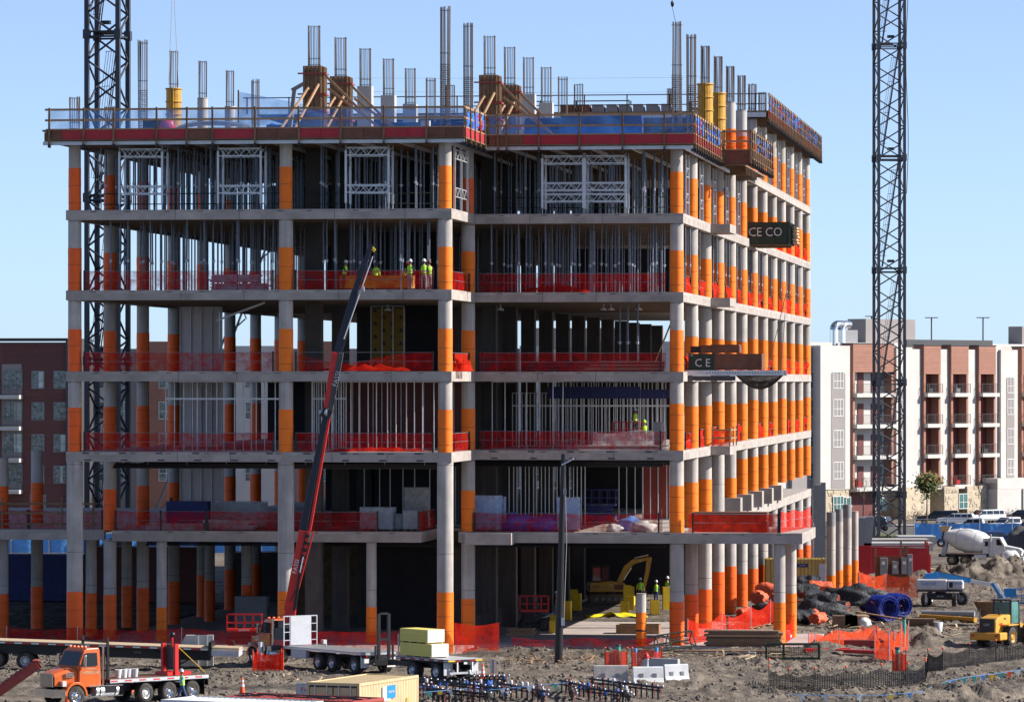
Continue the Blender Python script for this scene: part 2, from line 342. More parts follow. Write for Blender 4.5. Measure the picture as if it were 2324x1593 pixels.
def mud_material():
    m = bpy.data.materials.new('site_mud'); m.use_nodes = True; n = m.node_tree; b = n.nodes['Principled BSDF']
    b.inputs['Roughness'].default_value = .9; b.inputs['Specular IOR Level'].default_value = .25
    tc = n.nodes.new('ShaderNodeTexCoord')
    def nz(scale, det, sc3):
        mp = n.nodes.new('ShaderNodeMapping'); mp.inputs['Scale'].default_value = sc3; n.links.new(tc.outputs['Object'], mp.inputs[0])
        x = n.nodes.new('ShaderNodeTexNoise'); x.inputs['Scale'].default_value = scale; x.inputs['Detail'].default_value = det; x.inputs['Roughness'].default_value = .65
        n.links.new(mp.outputs[0], x.inputs['Vector']); return x.outputs['Fac']
    a = nz(.22, 7, (.45, 1.5, 1)); c = nz(1.6, 8, (1, .5, 1)); d = nz(9, 5, (1, .7, 1))
    rp = n.nodes.new('ShaderNodeValToRGB'); e = rp.color_ramp.elements
    e[0].position = .38; e[0].color = (.055, .046, .040, 1); e[1].position = .62; e[1].color = (.29, .24, .185, 1)
    k = e.new(.5); k.color = (.16, .134, .107, 1)
    ad = n.nodes.new('ShaderNodeMath'); ad.operation = 'MULTIPLY_ADD'; ad.inputs[1].default_value = .5; n.links.new(a, ad.inputs[0])
    h2 = n.nodes.new('ShaderNodeMath'); h2.operation = 'MULTIPLY'; h2.inputs[1].default_value = .5; n.links.new(c, h2.inputs[0]); n.links.new(h2.outputs[0], ad.inputs[2])
    n.links.new(ad.outputs[0], rp.inputs[0]); n.links.new(rp.outputs[0], b.inputs['Base Color'])
    bp = n.nodes.new('ShaderNodeBump'); bp.inputs['Strength'].default_value = 1; bp.inputs['Distance'].default_value = .12
    n.links.new(d, bp.inputs['Height']); n.links.new(bp.outputs[0], b.inputs['Normal'])
    return m
M['mud'] = mud_material()
me = bpy.data.meshes.new('ground'); me.from_pydata(gv, [], gf); me.materials.append(M['mud'])
me.polygons.foreach_set('use_smooth', [True]*len(gf)); tag(inst('ground', me), kind='structure')
# mud clods, broken crust
mb = MB()
for i in range(13000):
    if rnd.random() < .75: y = rnd.uniform(213, 262); x = rnd.uniform(-.112, .114)*y
    else: y = rnd.uniform(262, 345); x = rnd.uniform(.055, .114)*y
    u, w = wu(x, y)
    if in_pad(u, w) or (w > 13 and u < 1.5): continue
    if noise.noise(Vector((x*.10, y*.17, 6))) < .0 and rnd.random() < .93: continue
    r = rnd.uniform(.03, .09)*(1.7 if rnd.random() < .1 else 1)
    mb.blob((x, y, ground_h(x, y)+r*.2), (r*rnd.uniform(.8, 1.6), r*rnd.uniform(.8, 1.4), r*rnd.uniform(.5, 1)), i, 5, 3, .35, 1.5)
tag(mb.build('mud_clods', M['clod'], recalc=False), kind='stuff')
# concrete pad, in two pours
t = MB().prism([(-34.4, -10.2), (-11.6, -10.2), (-11.6, -1.4), (-11.6, 60), (-34.4, 60)], -.3, .0, 'xy').build('floor', M['pad'], None, B(0, 0, 0), -TH); tag(t, kind='structure')
t = MB().prism([(-11.596, -1.4), (7.7, -1.4), (7.7, 12.8), (1.2, 12.8), (1.2, 25), (-11.596, 25)], -.3, .004, 'xy').build('floor', M['pad'], None, B(0, 0, 0), -TH); tag(t, kind='structure')
# road and verge by the apartments
mb = MB(); mb.box(-90, 110, 452, 478, -.1, .0); t = mb.build('road', M['asph']); tag(t, kind='structure')
mb = MB(); mb.box(-90, 110, 446, 452, -.1, .1); t = mb.build('lawn', M['grass']); tag(t, kind='structure')
mb = MB(); mb.box(-90, 110, 478, 482, -.1, .14); t = mb.build('pavement', M['conc_slab']); tag(t, kind='structure')
# ---------------------------------------------------------------- unfinished building
bld = thing('concrete_building', 'unfinished multi-storey concrete frame with orange wrapped columns standing in the middle of the site', 'building', B(0, 0, 0), -TH)
ccache = {}
def col_mesh(r, h, m='conc'):
    k = (round(r, 2), round(h, 2), m)
    if k not in ccache:
        mb = MB(); mb.tube((0, 0, 0), (0, 0, h), r, 24, caps=True)
        for f in (.52, .985): mb.lathe([(r, h*f-.012), (r+.004, h*f), (r, h*f+.012)], n=24, mi=1)
        ccache[k] = mb.mesh('column', [M[m], M['conc_wall']])
    return ccache[k]
wcache = {}
def wrap_mesh(r, h, m='orange'):
    k = (round(r, 2), round(h, 2), m)
    if k not in wcache:
        mb = MB(); n = 24; rows = 9; vs = []
        for j in range(rows+1):
            for i in range(n):
                a = 2*math.pi*i/n; rr = r+.012+.012*noise.noise(Vector((math.cos(a)*2, math.sin(a)*2, j*.9+h)))
                vs.append((rr*math.cos(a), rr*math.sin(a), h*j/rows))
        mb.add(vs, [(j*n+i, j*n+(i+1) % n, (j+1)*n+(i+1) % n, (j+1)*n+i) for j in range(rows) for i in range(n)], 0, True)
        z = .42
        while z < h-.25:
            mb.lathe([(r+.025, z-.012), (r+.03, z), (r+.025, z+.012)], n=24, mi=1); z += rnd.uniform(.75, 1.05)
        wcache[k] = mb.mesh('orange_wrap', [M[m], M['seam']], False)
    return wcache[k]
def column(u, w, z0, z1, r=.39, wrap=2.4, mk='orange', m='conc'):
    c = inst('column', col_mesh(r, z1-z0, m), bld, (u, w, z0), (0, 0, rnd.uniform(0, 6)))
    if wrap: inst('orange_wrap', wrap_mesh(r, round(wrap, 1), mk), c)
    return c
def rect_mesh(hx, hy, h, m):
    k = ('r', hx, hy, round(h, 2), m)
    if k not in ccache: ccache[k] = MB().box(-hx, hx, -hy, hy, 0, h).mesh('wall_column', M[m])
    return ccache[k]
T = .56
def lift(a): return LV[a]-T
for i in range(13):                                   # right-hand row
    w = 9.1*i
    for L in range(1, 7):
        if L == 6 and False: continue
        z0 = LV[L]; z1 = lift(L+1)
        wrap = {1: 2.5-.05*i, 2: 2.25 + (.45 if i < 3 else .1), 3: 2.55+(.0 if i % 3 else .15), 4: 2.35-(.25 if 0 < i < 6 else 0), 5: 2.4, 6: 2.4}[L]
        if L == 1 and i in (3, 4): wrap = 3.1
        if L == 2 and i == 3: wrap = 0
        r = {1: .41, 2: .41, 3: .41, 4: .40, 5: .39, 6: .36}[L]
        column(0, w, z0 + (1.1 if (L == 2 and i >= 5) else 0), z1, r, wrap, 'orange_shade' if L == 1 else 'orange')
    if i >= 6: column(0, w, LV[7], lift(8), .34, 2.3)
for i, w in enumerate([-9.1] + [9.1*k for k in range(0, 8)]):      # left-hand row
    for L in range(1, 7):
        if w < 0 and L == 2: continue
        z0 = LV[L]; z1 = lift(L+1) if not (w < 0 and L == 1) else lift(3)
        column(-33.5, w, z0, z1, .46 if (w < 0 and L == 1) else .38 if L < 6 else .35, {1: 3.3 if w < 0 else 2.7, 3: 2.45, 4: 2.4}.get(L, 2.35), 'orange_shade')
for u in (-21.3, -12.2):
    for L in (1, 3, 4, 5, 6):
        column(u, -9.1, LV[L], lift(3) if L == 1 else lift(L+1), .46 if L == 1 else .40 if L < 6 else .36, {1: 3.4}.get(L, 2.4), 'orange')
for L in range(1, 7): column(-12.2, 0, LV[L], lift(L+1), .40 if L < 6 else .33, {1: 2.6, 6: 2.1}.get(L, 2.35), 'orange' if L < 6 else 'orange_shade')
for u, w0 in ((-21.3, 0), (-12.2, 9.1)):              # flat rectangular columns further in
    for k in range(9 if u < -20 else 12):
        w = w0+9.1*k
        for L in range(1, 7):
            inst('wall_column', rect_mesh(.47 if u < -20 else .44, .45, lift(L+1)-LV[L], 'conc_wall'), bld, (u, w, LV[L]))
# small ground-floor columns under the low front slab, and others standing in the gloom
for vx, w, r, wr in ((367, -.3, .3, 2.0), (843, -.3, .3, 2.1)): column(uAt(vx, w), w, 0, lift(2), r, wr, 'orange')
for vx, w in ((207, 4), (288, 14), (476, 22), (560, 16)): column(uAt(vx, w), w, 0, lift(2), .33, 2.6, 'orange_shade')
for vx, w in ((5, 2.5), (84, 12)):
    u = uAt(vx, w); column(u, w, 0, lift(2), .37, 2.6, 'orange_shade'); column(u, w, LV[2], 11.0 if vx > 50 else 10.7, .37, 2.5, 'orange_shade')
for u, w, wr in ((5.95, 0, 2.5), (5.95, 9.1, 2.6)): column(u, w, 0, lift(2), .34, wr, 'orange')
# slabs
def slab(L, poly, beams, joists=None, m='conc_slab', t_=T):
    z = LV[L]; mb = MB(); mb.prism(poly, z-.17, z, 'xy'); s = mb.build('slab', M[m], bld)
    bw = .45
    for (x0, x1, y0, y1) in beams:
        b = MB().box(x0, x1, y0, y1, z-t_, z-.17).build('edge_beam', M[m], s)
    if joists:
        for (u0, u1, w0, w1, sp) in joists:
            me_ = MB().box(0, u1-u0, -.1, .1, -.5, -.172).mesh('joist', M['joist']); n = int((w1-w0)/sp)
            for k in range(n): inst('joist', me_, s, (u0, w0+sp*(k+.5), z))
            for uu in [x for x in (-27.4, -21.3, -16.7, -6.0) if u0 < x < u1]: pass
    return s
E = .42
Lpoly = [(-33.5-E, -9.1-E), (-12.2+E, -9.1-E), (-12.2+E, -E), (E, -E), (E, 109.6), (-33.5-E, 109.6)]
for L in (3, 4, 5, 6):
    bm_ = [(-33.5-E, -12.2+E, -9.1-E, -9.1-E+.4), (-12.2+E-.4, -12.2+E, -9.1-E+.4, -E), (-12.2+E-.4, E, -E, -E+.4), (E-.4, E, -E+.4, 109.6), (-33.5-E, -33.5-E+.4, -9.1-E+.4, 109.6)]
    slab(L, Lpoly, bm_, [(-33.45, -12.2, -8.95, -.5, 1.5), (-33.45, -.02, .0, 46, 1.55)])
    pm = MB().box(E+.002, 1.62, 17.3, 21.8, LV[L]-T+.03, LV[L]-.01).build('landing_slab', M['conc_slab'], bld)
slab(7, [(-33.9, 46), (E, 46), (E, 109.6), (-33.9, 109.6)], [(E-.4, E, 46, 109.6), (-33.9, E-.4, 46, 46.4)])
u2 = uAt(956, -.9)
P2 = [(-33.2, -.9), (u2, -.9), (u2, 6.0), (-12.7, 6.0), (-12.7, -.5), (7.3, -.5), (7.3, 11), (E, 11), (E, 109.6), (-33.9, 109.6), (-33.9, 4), (-33.2, 4)]
slab(2, P2, [(-33.2, u2, -.9, -.5), (u2-.4, u2, -.5, 6), (-12.7, 7.3, -.5, -.1), (6.9, 7.3, -.1, 11), (E-.4, E, 11.4, 109.6), (E-.4, 6.9, 10.6, 11)], [(-33, -15.2, .2, 20, 1.6)], t_=.62)
MB().box(uAt(1055, -1.9), uAt(1160, -1.9), -1.9, -.51, LV[2]-.7, LV[2]-.02).build('landing_slab', M['conc_slab'], bld)
slab(2, [(-56, .3), (-33.91, .3), (-33.91, 46), (-56, 46)], [(-56, -33.91, .3, .7)], t_=.6)  # left podium slab, lengthened rearward to shade the ground below
# stepped concrete pedestals along the right-hand second floor
for i in range(4, 9):
    MB().box(-.75, .75, 9.1*i-.8, 9.1*i+.8, LV[2]+.002, LV[2]+1.1).build('pedestal', M['conc_slab'], bld)
# core and added partitions, near-black colour standing in for deep interior shade
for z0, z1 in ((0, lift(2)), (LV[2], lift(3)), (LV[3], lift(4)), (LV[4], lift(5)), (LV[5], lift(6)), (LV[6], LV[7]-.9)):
    MB().box(-19.9, -16.0, 14, 50, z0+.003, z1).build('core_shade_wall', M['core'], bld)
    if z0 != LV[4]: wq = 62 if z0 == 0 else 50; MB().box(-12 if z0 else -21, -1.2, wq, wq+.3, z0+.003, z1).build('core_shade_wall', M['core'], bld)
    if z0 in (LV[5], LV[3], 0, LV[2], LV[6]): MB().box(-28 if z0 != LV[3] and z0 != LV[6] else -32, -20, 42, 42.3, z0+.003, z1).build('core_shade_wall', M['core'], bld)
# rebar cages standing on the seventh level
RC = {}
def cage_mesh(h, r, rect, ties, nb=14, taper=.0):
    k = (round(h, 1), r, rect, ties, round(taper, 2))
    if k in RC: return RC[k]
    mb = MB(); pts = []
    if rect:
        n = 4
        for i in range(n): pts += [(-r+2*r*i/(n-1), -r), (-r+2*r*i/(n-1), r)]
        for i in range(1, n-1): pts += [(-r, -r+2*r*i/(n-1)), (r, -r+2*r*i/(n-1))]
    else: pts = [(r*math.cos(2*math.pi*i/nb), r*math.sin(2*math.pi*i/nb)) for i in range(nb)]
    for x, y in pts:
        dh = rnd.uniform(-.08, .04); e = 1-taper+rnd.uniform(-.05, .05)
        mb.tube((x, y, 0), (x*e+rnd.uniform(-.03, .03), y*e+rnd.uniform(-.03, .03), h+dh), .021, 4, caps=False, sm=False)
    zs = [h*.97, .15, .5] if not ties else [.12*i for i in range(int(h*.55/.12))] + [h*.62, h*.97]
    for z in zs:
        q = r+.03; ring = [(q*math.cos(2*math.pi*i/12), q*math.sin(2*math.pi*i/12), z+rnd.uniform(-.02, .02)) for i in range(12)] if not rect else [(-q, -q, z), (q, -q, z), (q, q, z), (-q, q, z)]
        mb.path(ring+[ring[0]], .013, 3)
    RC[k] = mb.mesh('rebar_cage', M['rebar'], False); return RC[k]
def cage(u, w, z0, z1, r=.27, rect=False, ties=False, taper=0): return inst('rebar_cage', cage_mesh(z1-z0, r, rect, ties, taper=taper), bld, (u, w, z0))
D7 = 29.45
cage(-12.2, -9.1, D7, 36.3, .27, False, True); cage(-12.2, 0, D7, 36.1, .27, False, True)
cage(0, 0, D7, 36.05, .29, False, True, .2); cage(0, 9.1, D7, 36.0, .28, False, True); cage(-33.5, 9.1, D7, 36, .27, False, True)
cage(-33.5, -9.1, D7, 31.4, .28); cage(-33.5, 0, D7, 31.4, .28)
for w, zt in ((18.2, 36), (27.3, 36), (36.4, 36), (45.5, 36)): cage(-33.5, w, 33.4 if w < 40 else D7, zt, .26)
for w in (0, 9.1, 18.2, 27.3, 36.4): cage(-21.3, w, 33.6, 36.05, .30, True)
cage(-21.3, 45.5, D7, 36, .28, True)
for w in (9.1, 18.2, 27.3, 36.4): cage(-12.2, w, 33.6, 36.05, .30, True)
cage(-12.2, 45.5, D7, 36, .28, True); cage(-12.2, 54.6, 34.1, 36.1, .28, True); cage(-21.3, 54.6, 34.1, 36.1, .28, True)
for w in (18.2, 27.3, 36.4, 45.5): cage(0, w, 33.5, 36.0, .27)
cage(0, 54.6, 34.1, 36.0, .27); cage(0, 63.7, 34.1, 36.0, .27); cage(-6, 57, 34.1, 35.9, .2); cage(-31, 57, 34.1, 35.6, .25); cage(-28, 60, 34.1, 35.4, .25)
for w in (27.3, 36.4): column(-33.5, w, D7, 33.6, .35, 0, m='conc_white')
for w in (36.4, 45.5): column(0, w, D7, 33.6, .37, 2.4, m='conc_white')
for u, w in ((-21.3, 18.2), (-21.3, 27.3), (-21.3, 36.4), (-12.2, 27.3), (-12.2, 36.4)):
    inst('wall_column', rect_mesh(.45, .42, 33.65-D7, 'conc_white'), bld, (u, w, D7))

# form-tie marks and pockets cast into the slab edges
mk1 = MB().box(-.16, .16, -.006, .004, -.02, .02).mesh('tie_mark', M['conc_wall']); mk2 = MB().box(-.2, .2, -.006, .004, -.045, .045).mesh('pocket', M['dgrey']); mk4 = MB().box(-.012, .012, -.005, .004, -.27, .27).mesh('form_joint', M['conc_wall']); mk3 = MB().box(-.004, .006, -.03, .03, -.03, .03).mesh('tie_hole', M['conc_wall'])
for L in (2, 3, 4, 5, 6):
    for (ua, ub, wf) in ((-33.4, -12.2, -9.1-E), (-11.4, 0, -E)):
        if L == 2: ua, ub, wf = (ua if ua < -20 else -8, u2-.3 if ua < -20 else 7, -.9 if ua < -20 else -.5)
        n = int((ub-ua)/2.3)
        for k in range(n+1): inst('tie_mark', mk1, bld, (ua+(ub-ua)*(k+.5)/(n+1)+rnd.uniform(-.3, .3), wf, LV[L]-.09))
        if L == 3:
            for k in range(n+1): inst('pocket', mk2, bld, (ua+(ub-ua)*(k+.3)/(n+1), wf, LV[L]-.08)); inst('pocket', mk2, bld, (ua+(ub-ua)*(k+.35)/(n+1), wf, LV[L]-.47))
    for uj, wj in ((-27.4, -9.1-E), (-24, -9.1-E), (-18.3, -9.1-E), (-15, -9.1-E), (-8.1, -E), (-4.2, -E)):
        if L > 2: inst('form_joint', mk4, bld, (uj+rnd.uniform(-.6, .6), wf if False else wj, LV[L]-.28))
    for k in range(40): inst('tie_hole', mk3, bld, (E, 1.2+2.7*k, LV[L]-.2-.1*(k % 2)))
# ---------------------------------------------------------------- formwork decks
def BT(name, label, cat, u, w, z, group=None, rz=0.0): return thing(name, label, cat, B(u, w, z), -TH+rz, group)
def edge_form(label, p0, p1, z, posts, panels, screen=None, tilt=.0, name='edge_form', h=1.15, tarps=0, fasc=.56):
    """guarded deck edge from p0 to p1 (u,w); local x runs along it, -y outwards"""
    (u0, w0), (u1, w1) = p0, p1; Ln = math.hypot(u1-u0, w1-w0); an = math.atan2(w1-w0, u1-u0)
    t = thing(name, label, 'edge formwork', B(u0, w0, z), -TH+an)
    for p in posts:
        d = rnd.uniform(-.04, .04)
        MB().bar((p, -.10, -.85), (p+d, -.06, h+.08), .09, .10).build('post', M['wood_d'], t)
        MB().box(p-.06, p+.06, -.16, .14, -1.02, -.84).build('bracket', M['black'], t)
    for zz in (h-.02, h-.62):
        MB().bar((-.15, -.02, zz), (Ln+.1, -.02, zz+rnd.uniform(-.03, .03)), .045, .12).build('rail', M['wood'], t)
    for a, b, c in panels:
        MB().box(a+.01, b-.01, -.035, 0, -fasc, -.03).build('fascia_board', M[c], t)
    MB().box(-.1, Ln, -.06, .0, -.02, .05).build('toe_board', M['wood'], t)
    MB().box(-.1, Ln, -.09, .02, -fasc-.06, -fasc-.003).build('ledger', M['wood_d'], t)
    if screen:
        def f(s, q):
            return (Ln*s, .03+.06*math.sin(s*Ln*2.3)*q+.05*noise.noise(Vector((s*Ln*.8, q*2, 1))), .06+(h-.14)*q+.04*math.sin(s*Ln*1.1)*(q))
        MB().sheet(f, int(Ln*4), 5).build('screen', M[screen], t, recalc=False)
    for k in range(tarps):
        x0 = rnd.uniform(0, Ln-1.2); wd = rnd.uniform(.7, 1.6); q0 = rnd.uniform(.0, .3); hh = rnd.uniform(.7, 1.05); sd_ = rnd.random()*9
        def g(s, q): return (x0+wd*s, -.03+.10*noise.noise(Vector((s*3+sd_, q*3, 1))), q0+hh*q*(.9+.2*noise.noise(Vector((s*2, sd_, 0)))))
        MB().sheet(g, 8, 6).build('tarp', M['blue_tarp' if rnd.random() < .8 else 'red_net_dense'], t, recalc=False)
    return t
deck = BT('deck_formwork', 'plywood floor formwork deck covering the front part of the seventh level', 'formwork', 0, 0, 29.45)
for x0, x1, y0, y1 in ((-35.0, -10.9, -10.75, -2), (-35.0, 1.1, -1.998, 52)):
    MB().box(x0, x1, y0, y1, -.10, -.0).build('deck_panel', M['wood_d'], deck)
for x0, x1, y0 in ((-35.0, -10.9, -10.6), (-10.9, 1.1, -1.8)):
    MB().box(x0, x1, y0, y0+.12, -.86, -.66).build('alum_beam', M['alum'], deck)
jm = MB().box(0, 1, -.05, .05, -.66, -.13).mesh('joist', M['wood_d'])
for k in range(44):
    w = -10.2+1.25*k
    u0, u1 = (-35, -10.9) if w < -2 else (-35, 1.2)
    j = inst('joist', jm, deck, (u0, w, 0)); j.scale = (u1-u0, 1, 1)
sm_ = MB().box(-.06, .06, 0, 1, -.86, -.665).mesh('stringer', M['alum'])
for u in [-34, -31, -28.6, -26.3, -24, -21.8, -19.4, -17, -14.6, -12, -9.6, -7.2, -4.8, -2.4, .6]:
    s = inst('stringer', sm_, deck, (u, -10.3 if u < -11 else -1.6, 0)); s.scale = (1, 30, 1)
w_ = -10.8
pu = lambda vx, w: uAt(vx, w)
P0 = pu(108, w_); PV = [112, 190, 258, 356, 424, 483, 579, 679, 773, 871, 968]
pp = [pu(v, w_)-P0 for v in PV]; Lf = -10.9-P0
cols_ = ['brown_board', 'red_board', 'red_board', 'red_board', 'brown_board', 'red_board', 'brown_board', 'red_board', 'brown_board', 'red_board', 'brown_board']
pan = []
bnd = [pu(v, w_)-P0 for v in (118, 141, 190, 258, 356, 424, 483, 579, 629, 679, 727, 773, 825, 871, 926, 968, 1012, 1053)]
cc = ['brown_board', 'red_board', 'red_board', 'red_board', 'red_board', 'brown_board', 'red_board', 'brown_board', 'brown_board', 'red_board', 'red_board', 'brown_board', 'brown_board', 'red_board', 'red_board', 'brown_board', 'brown_board']
cc[9] = 'red_board'
for i in range(len(bnd)-1): pan.append((bnd[i], bnd[i+1], cc[i]))
edge_form('long guarded deck edge with red and brown boards along the left front top deck', (P0, w_), (-10.9, w_), 29.45, pp, pan, 'blue_net')
edge_form('short guarded deck edge with bright blue tarps turning back beside the middle cages', (-10.9, w_), (-10.9, -2.0), 29.45, [.1, 2.2, 4.0, 6.0, 8.0], [(0, 4.4, 'red_board'), (4.4, 8.8, 'red_board')], None, tarps=9)
P0 = -10.7
edge_form('guarded deck edge with mostly red boards across the right front of the top deck', (P0, -2), (1.15, -2), 29.45, [pu(v, -2)-P0 for v in (1130, 1150, 1223, 1315, 1413, 1508)],
          [(0, pu(1188, -2)-P0, 'brown_board'), (pu(1188, -2)-P0, pu(1223, -2)-P0, 'red_board'), (pu(1223, -2)-P0, pu(1315, -2)-P0, 'red_board'), (pu(1315, -2)-P0, pu(1413, -2)-P0, 'red_board'), (pu(1413, -2)-P0, pu(1508, -2)-P0, 'red_board'), (pu(1508, -2)-P0, 11.85, 'red_board')], 'blue_net')
edge_form('guarded deck edge running back from the front right corner of the top deck', (1.15, -1.95), (1.15, 16.5), 29.45, [.2+1.5*k for k in range(13)], [(2*k, 2*k+2, 'red_board') for k in range(9)], None, tarps=20, fasc=.5)
edge_form('boxed landing edge with brown boards jutting from the right side of the top deck', (1.2, 16.5), (3.0, 16.5), 29.45, [.1, 1.75], [(0, 1.8, 'brown_board')], 'red_net', fasc=.9)
edge_form('guarded deck edge behind the boxed landing on the right side of the top deck', (3.0, 16.5), (3.0, 34), 29.45, [.2+1.6*k for k in range(11)], [(2*k, 2*k+2, 'wood_d') for k in range(8)], None, tarps=9, fasc=.5)
MB().box(1.1, 3.0, 16.5, 34, -.1, 0).build('deck_panel', M['wood_d'], deck)
deck8 = BT('deck_formwork', 'upper plywood floor formwork deck covering the rear part of the building', 'formwork', 0, 0, 34.1)
MB().box(-35, 1.1, 54, 111, -.12, 0).build('deck_panel', M['wood_d'], deck8)
MB().box(-30, 1.0, 53.9, 54.1, -.45, -.125).build('alum_beam', M['alum'], deck8)
for k in range(36):
    j = inst('joist', jm, deck8, (-10, 55+1.55*k, 0)); j.scale = (11.3, 1, 1)
edge_form('long guarded deck edge with blue tarps and red panels at the highest rear deck', (1.15, 54), (1.15, 111), 34.1, [.2+1.55*k for k in range(37)], [(2.4*k, 2.4*k+2.4, 'red_board' if k < 8 or k in (15, 17, 18, 20, 21) else 'brown_board') for k in range(23)], None, tarps=44, fasc=.5)
# far guardrail seen over the deck
gr = thing('guardrail', 'thin dark red guardrail along the front of the upper rear deck', 'guardrail', B(-36, 53.8, 34.1), -TH)
for z in (1.15, .45): MB().bar((0, 0, z), (37, 0, z), .05, .07).build('rail', M['rebar'], gr)
pm_ = MB().box(-.04, .04, -.04, .04, 0, 1.2).mesh('post', M['rebar'])
for k in range(13): inst('post', pm_, gr, (.3+3*k, 0, 0))
# low wall of stacked forms and beam bundles at the rear deck
for k, (vx0, vx1) in enumerate(((1271, 1305), (1308, 1340), (1343, 1372), (1376, 1402), (1404, 1432), (1436, 1462), (1466, 1496), (1500, 1526))):
    u0, u1 = uAt(vx0, 54.5), uAt(vx1, 54.5); mb = MB(); mb.prism([(0, 0), (u1-u0, 0), (u1-u0-.12, .55), (0, .55)], 0, 1.2, 'xz')
    o = solo('beam_form', mb, M['brown_board' if k < 2 else 'mgrey'], 'beam side form on the rear deck edge above the right bay, %s from left' % NTH[k], 'form', B(u0, 54.6, 34.105), -TH, 'beam forms in a row on the rear deck')
for k, (a, b, h) in enumerate(((-12.8, -8.9, 1.0), (-4.6, -2.6, .9), (-17.5, -15.2, 1.0))):
    t = BT('material_rack', ['green steel rack of props on the rear deck behind the middle column forms', 'green steel rack on the rear deck left of the tall corner cages', 'green steel rack behind the white deck columns'][k], 'rack', a, 57, 34.1)
    for x in (0, b-a):
        for y in (0, 1.2): MB().bar((x, y, 0), (x, y, h), .08).build('post', M['ggreen'], t)
    for z in (.25, h-.1): MB().box(.05, b-a-.05, 0, .06, z, z+.08).build('rail', M['ggreen'], t)
    for q in range(7): MB().tube((.1, .2+.13*q, .4), (b-a-.1, .2+.13*q, .42), .05, 6).build('tube', M['steel'], t)
# column forms with braces
def wood_form(u, w, label, br=True):
    t = BT('column_form', label, 'column form', u, w, 29.45)
    for sx in (-1, 1):
        MB().box(sx*.55-.03, sx*.55+.03, -.52, .52, 0, 4.2).build('form_panel', M['ply'], t)
        MB().box(-.55+.035, .55-.035, sx*.55-.03, sx*.55+.03, 0, 4.2).build('form_panel', M['ply'], t)
    for k in range(5):
        MB().box(-.52+.24*k, -.44+.24*k, -.67, -.585, .1, 4.15).build('stud', M['wood_d'], t)
        MB().box(.585, .67, -.5+.24*k, -.42+.24*k, .1, 4.15).build('stud', M['wood_d'], t)
    for z in (.5, 1.5, 2.5, 3.7):
        MB().box(-.85, .85, -.75, -.68, z, z+.09).build('waler', M['cred'], t)
        MB().box(.675, .75, -.8, .8, z, z+.09).build('waler', M['cred'], t)
    if br:
        MB().bar((.75, -.3, 3.6), (4.4, -.4, .02), .09, .14).build('brace', M['wood'], t)
        MB().bar((.8, .2, 2.9), (4.6, .2, .02), .09, .14).build('brace', M['wood'], t)
        MB().bar((-.2, -.8, 2.9), (-1.4, -4.2, .05), .09, .14).build('brace', M['wood'], t)
        MB().bar((.4, -.8, 3.1), (-.6, -4.0, .05), .09, .14).build('brace', M['wood'], t)
    return t
wood_form(-21.3, 0, 'tall braced plywood column form nearest the front left of the top deck')
wood_form(-21.3, 9.1, 'braced plywood column form second in the left row behind the tallest form')
wood_form(-12.2, 9.1, 'braced plywood column form just right of the two bare middle cages')
wood_form(-12.2, 18.2, 'plywood column form second in the right row with a long brace to its right')
def round_form(u, w, label, two=True, z0=29.45, h=4.2):
    t = BT('column_form', label, 'column form', u, w, z0)
    for s in (-1, 1):
        mb = MB(); n = 9; pr = []
        vs = []
        for z in (0, h):
            for rr in (.47, .42):
                for i in range(n): a = math.pi*i/(n-1); vs.append((s*(rr*math.sin(a)+.015), rr*math.cos(a), z))
        f = []
        for i in range(n-1):
            f += [(i, i+1, 2*n+i+1, 2*n+i), (n+i, n+i+1, 3*n+i+1, 3*n+i), (i, i+1, n+i+1, n+i), (2*n+i, 2*n+i+1, 3*n+i+1, 3*n+i)]
        mb.add(vs, f, 0, False)
        for y in (-.5, .5): mb.box(s*.02, s*.09, y-.07, y+.07, 0, h)
        mb.build('form_shell', M['form_yellow'], t)
    for k in range(6):
        z = .05+(h-.15)*k/5
        MB().lathe([(.47, z), (.54, z+.02), (.54, z+.08), (.47, z+.1)], n=20).build('flange', M['form_yellow'], t)
    return t
round_form(-33.5, 18.2, 'yellow round column form hanging from a crane sling at the left of the top deck')
round_form(0, 18.2, 'yellow round column form at the right side, the taller and nearer of the pair')
round_form(0, 27.3, 'yellow round column form at the right side, the farther of the pair')
# ---------------------------------------------------------------- shoring under the deck
F6 = LV[6]
def shoring_frame(u0, u1, w, label, lv=(.95, 3.05), dpt=1.5, z=F6, h=3.62, cat='shoring frame'):
    t = BT('shoring_tower', label, cat, u0, w, z); Wd = u1-u0
    for x in (0, Wd):
        for y in (0, dpt):
            MB().box(x-.06, x+.06, y-.06, y+.06, .35, h-.3).build('leg', M['alum'], t)
            MB().tube((x, y, 0), (x, y, .35), .035, 6).build('jack', M['steel'], t)
            MB().tube((x, y, h-.3), (x, y, h), .035, 6).build('jack', M['steel'], t)
    for z1 in lv:
        for y in (0, dpt):
            mb = MB(); zt = z1+.42
            mb.bar((.06, y, z1), (Wd-.06, y, z1), .06); mb.bar((.06, y, zt), (Wd-.06, y, zt), .06)
            n = 6
            for k in range(n): mb.bar((.1+(Wd-.2)*k/n, y, z1 if k % 2 else zt), (.1+(Wd-.2)*(k+1)/n, y, zt if k % 2 else z1), .035)
            mb.build('truss', M['alum'], t)
    MB().bar((.0, 0, .8), (0, dpt, 3.0), .03).build('cross_brace', M['steel'], t)
    MB().bar((Wd, 0, 3.0), (Wd, dpt, .8), .03).build('cross_brace', M['steel'], t)
    return t
wl = -9.0; wr_ = .15
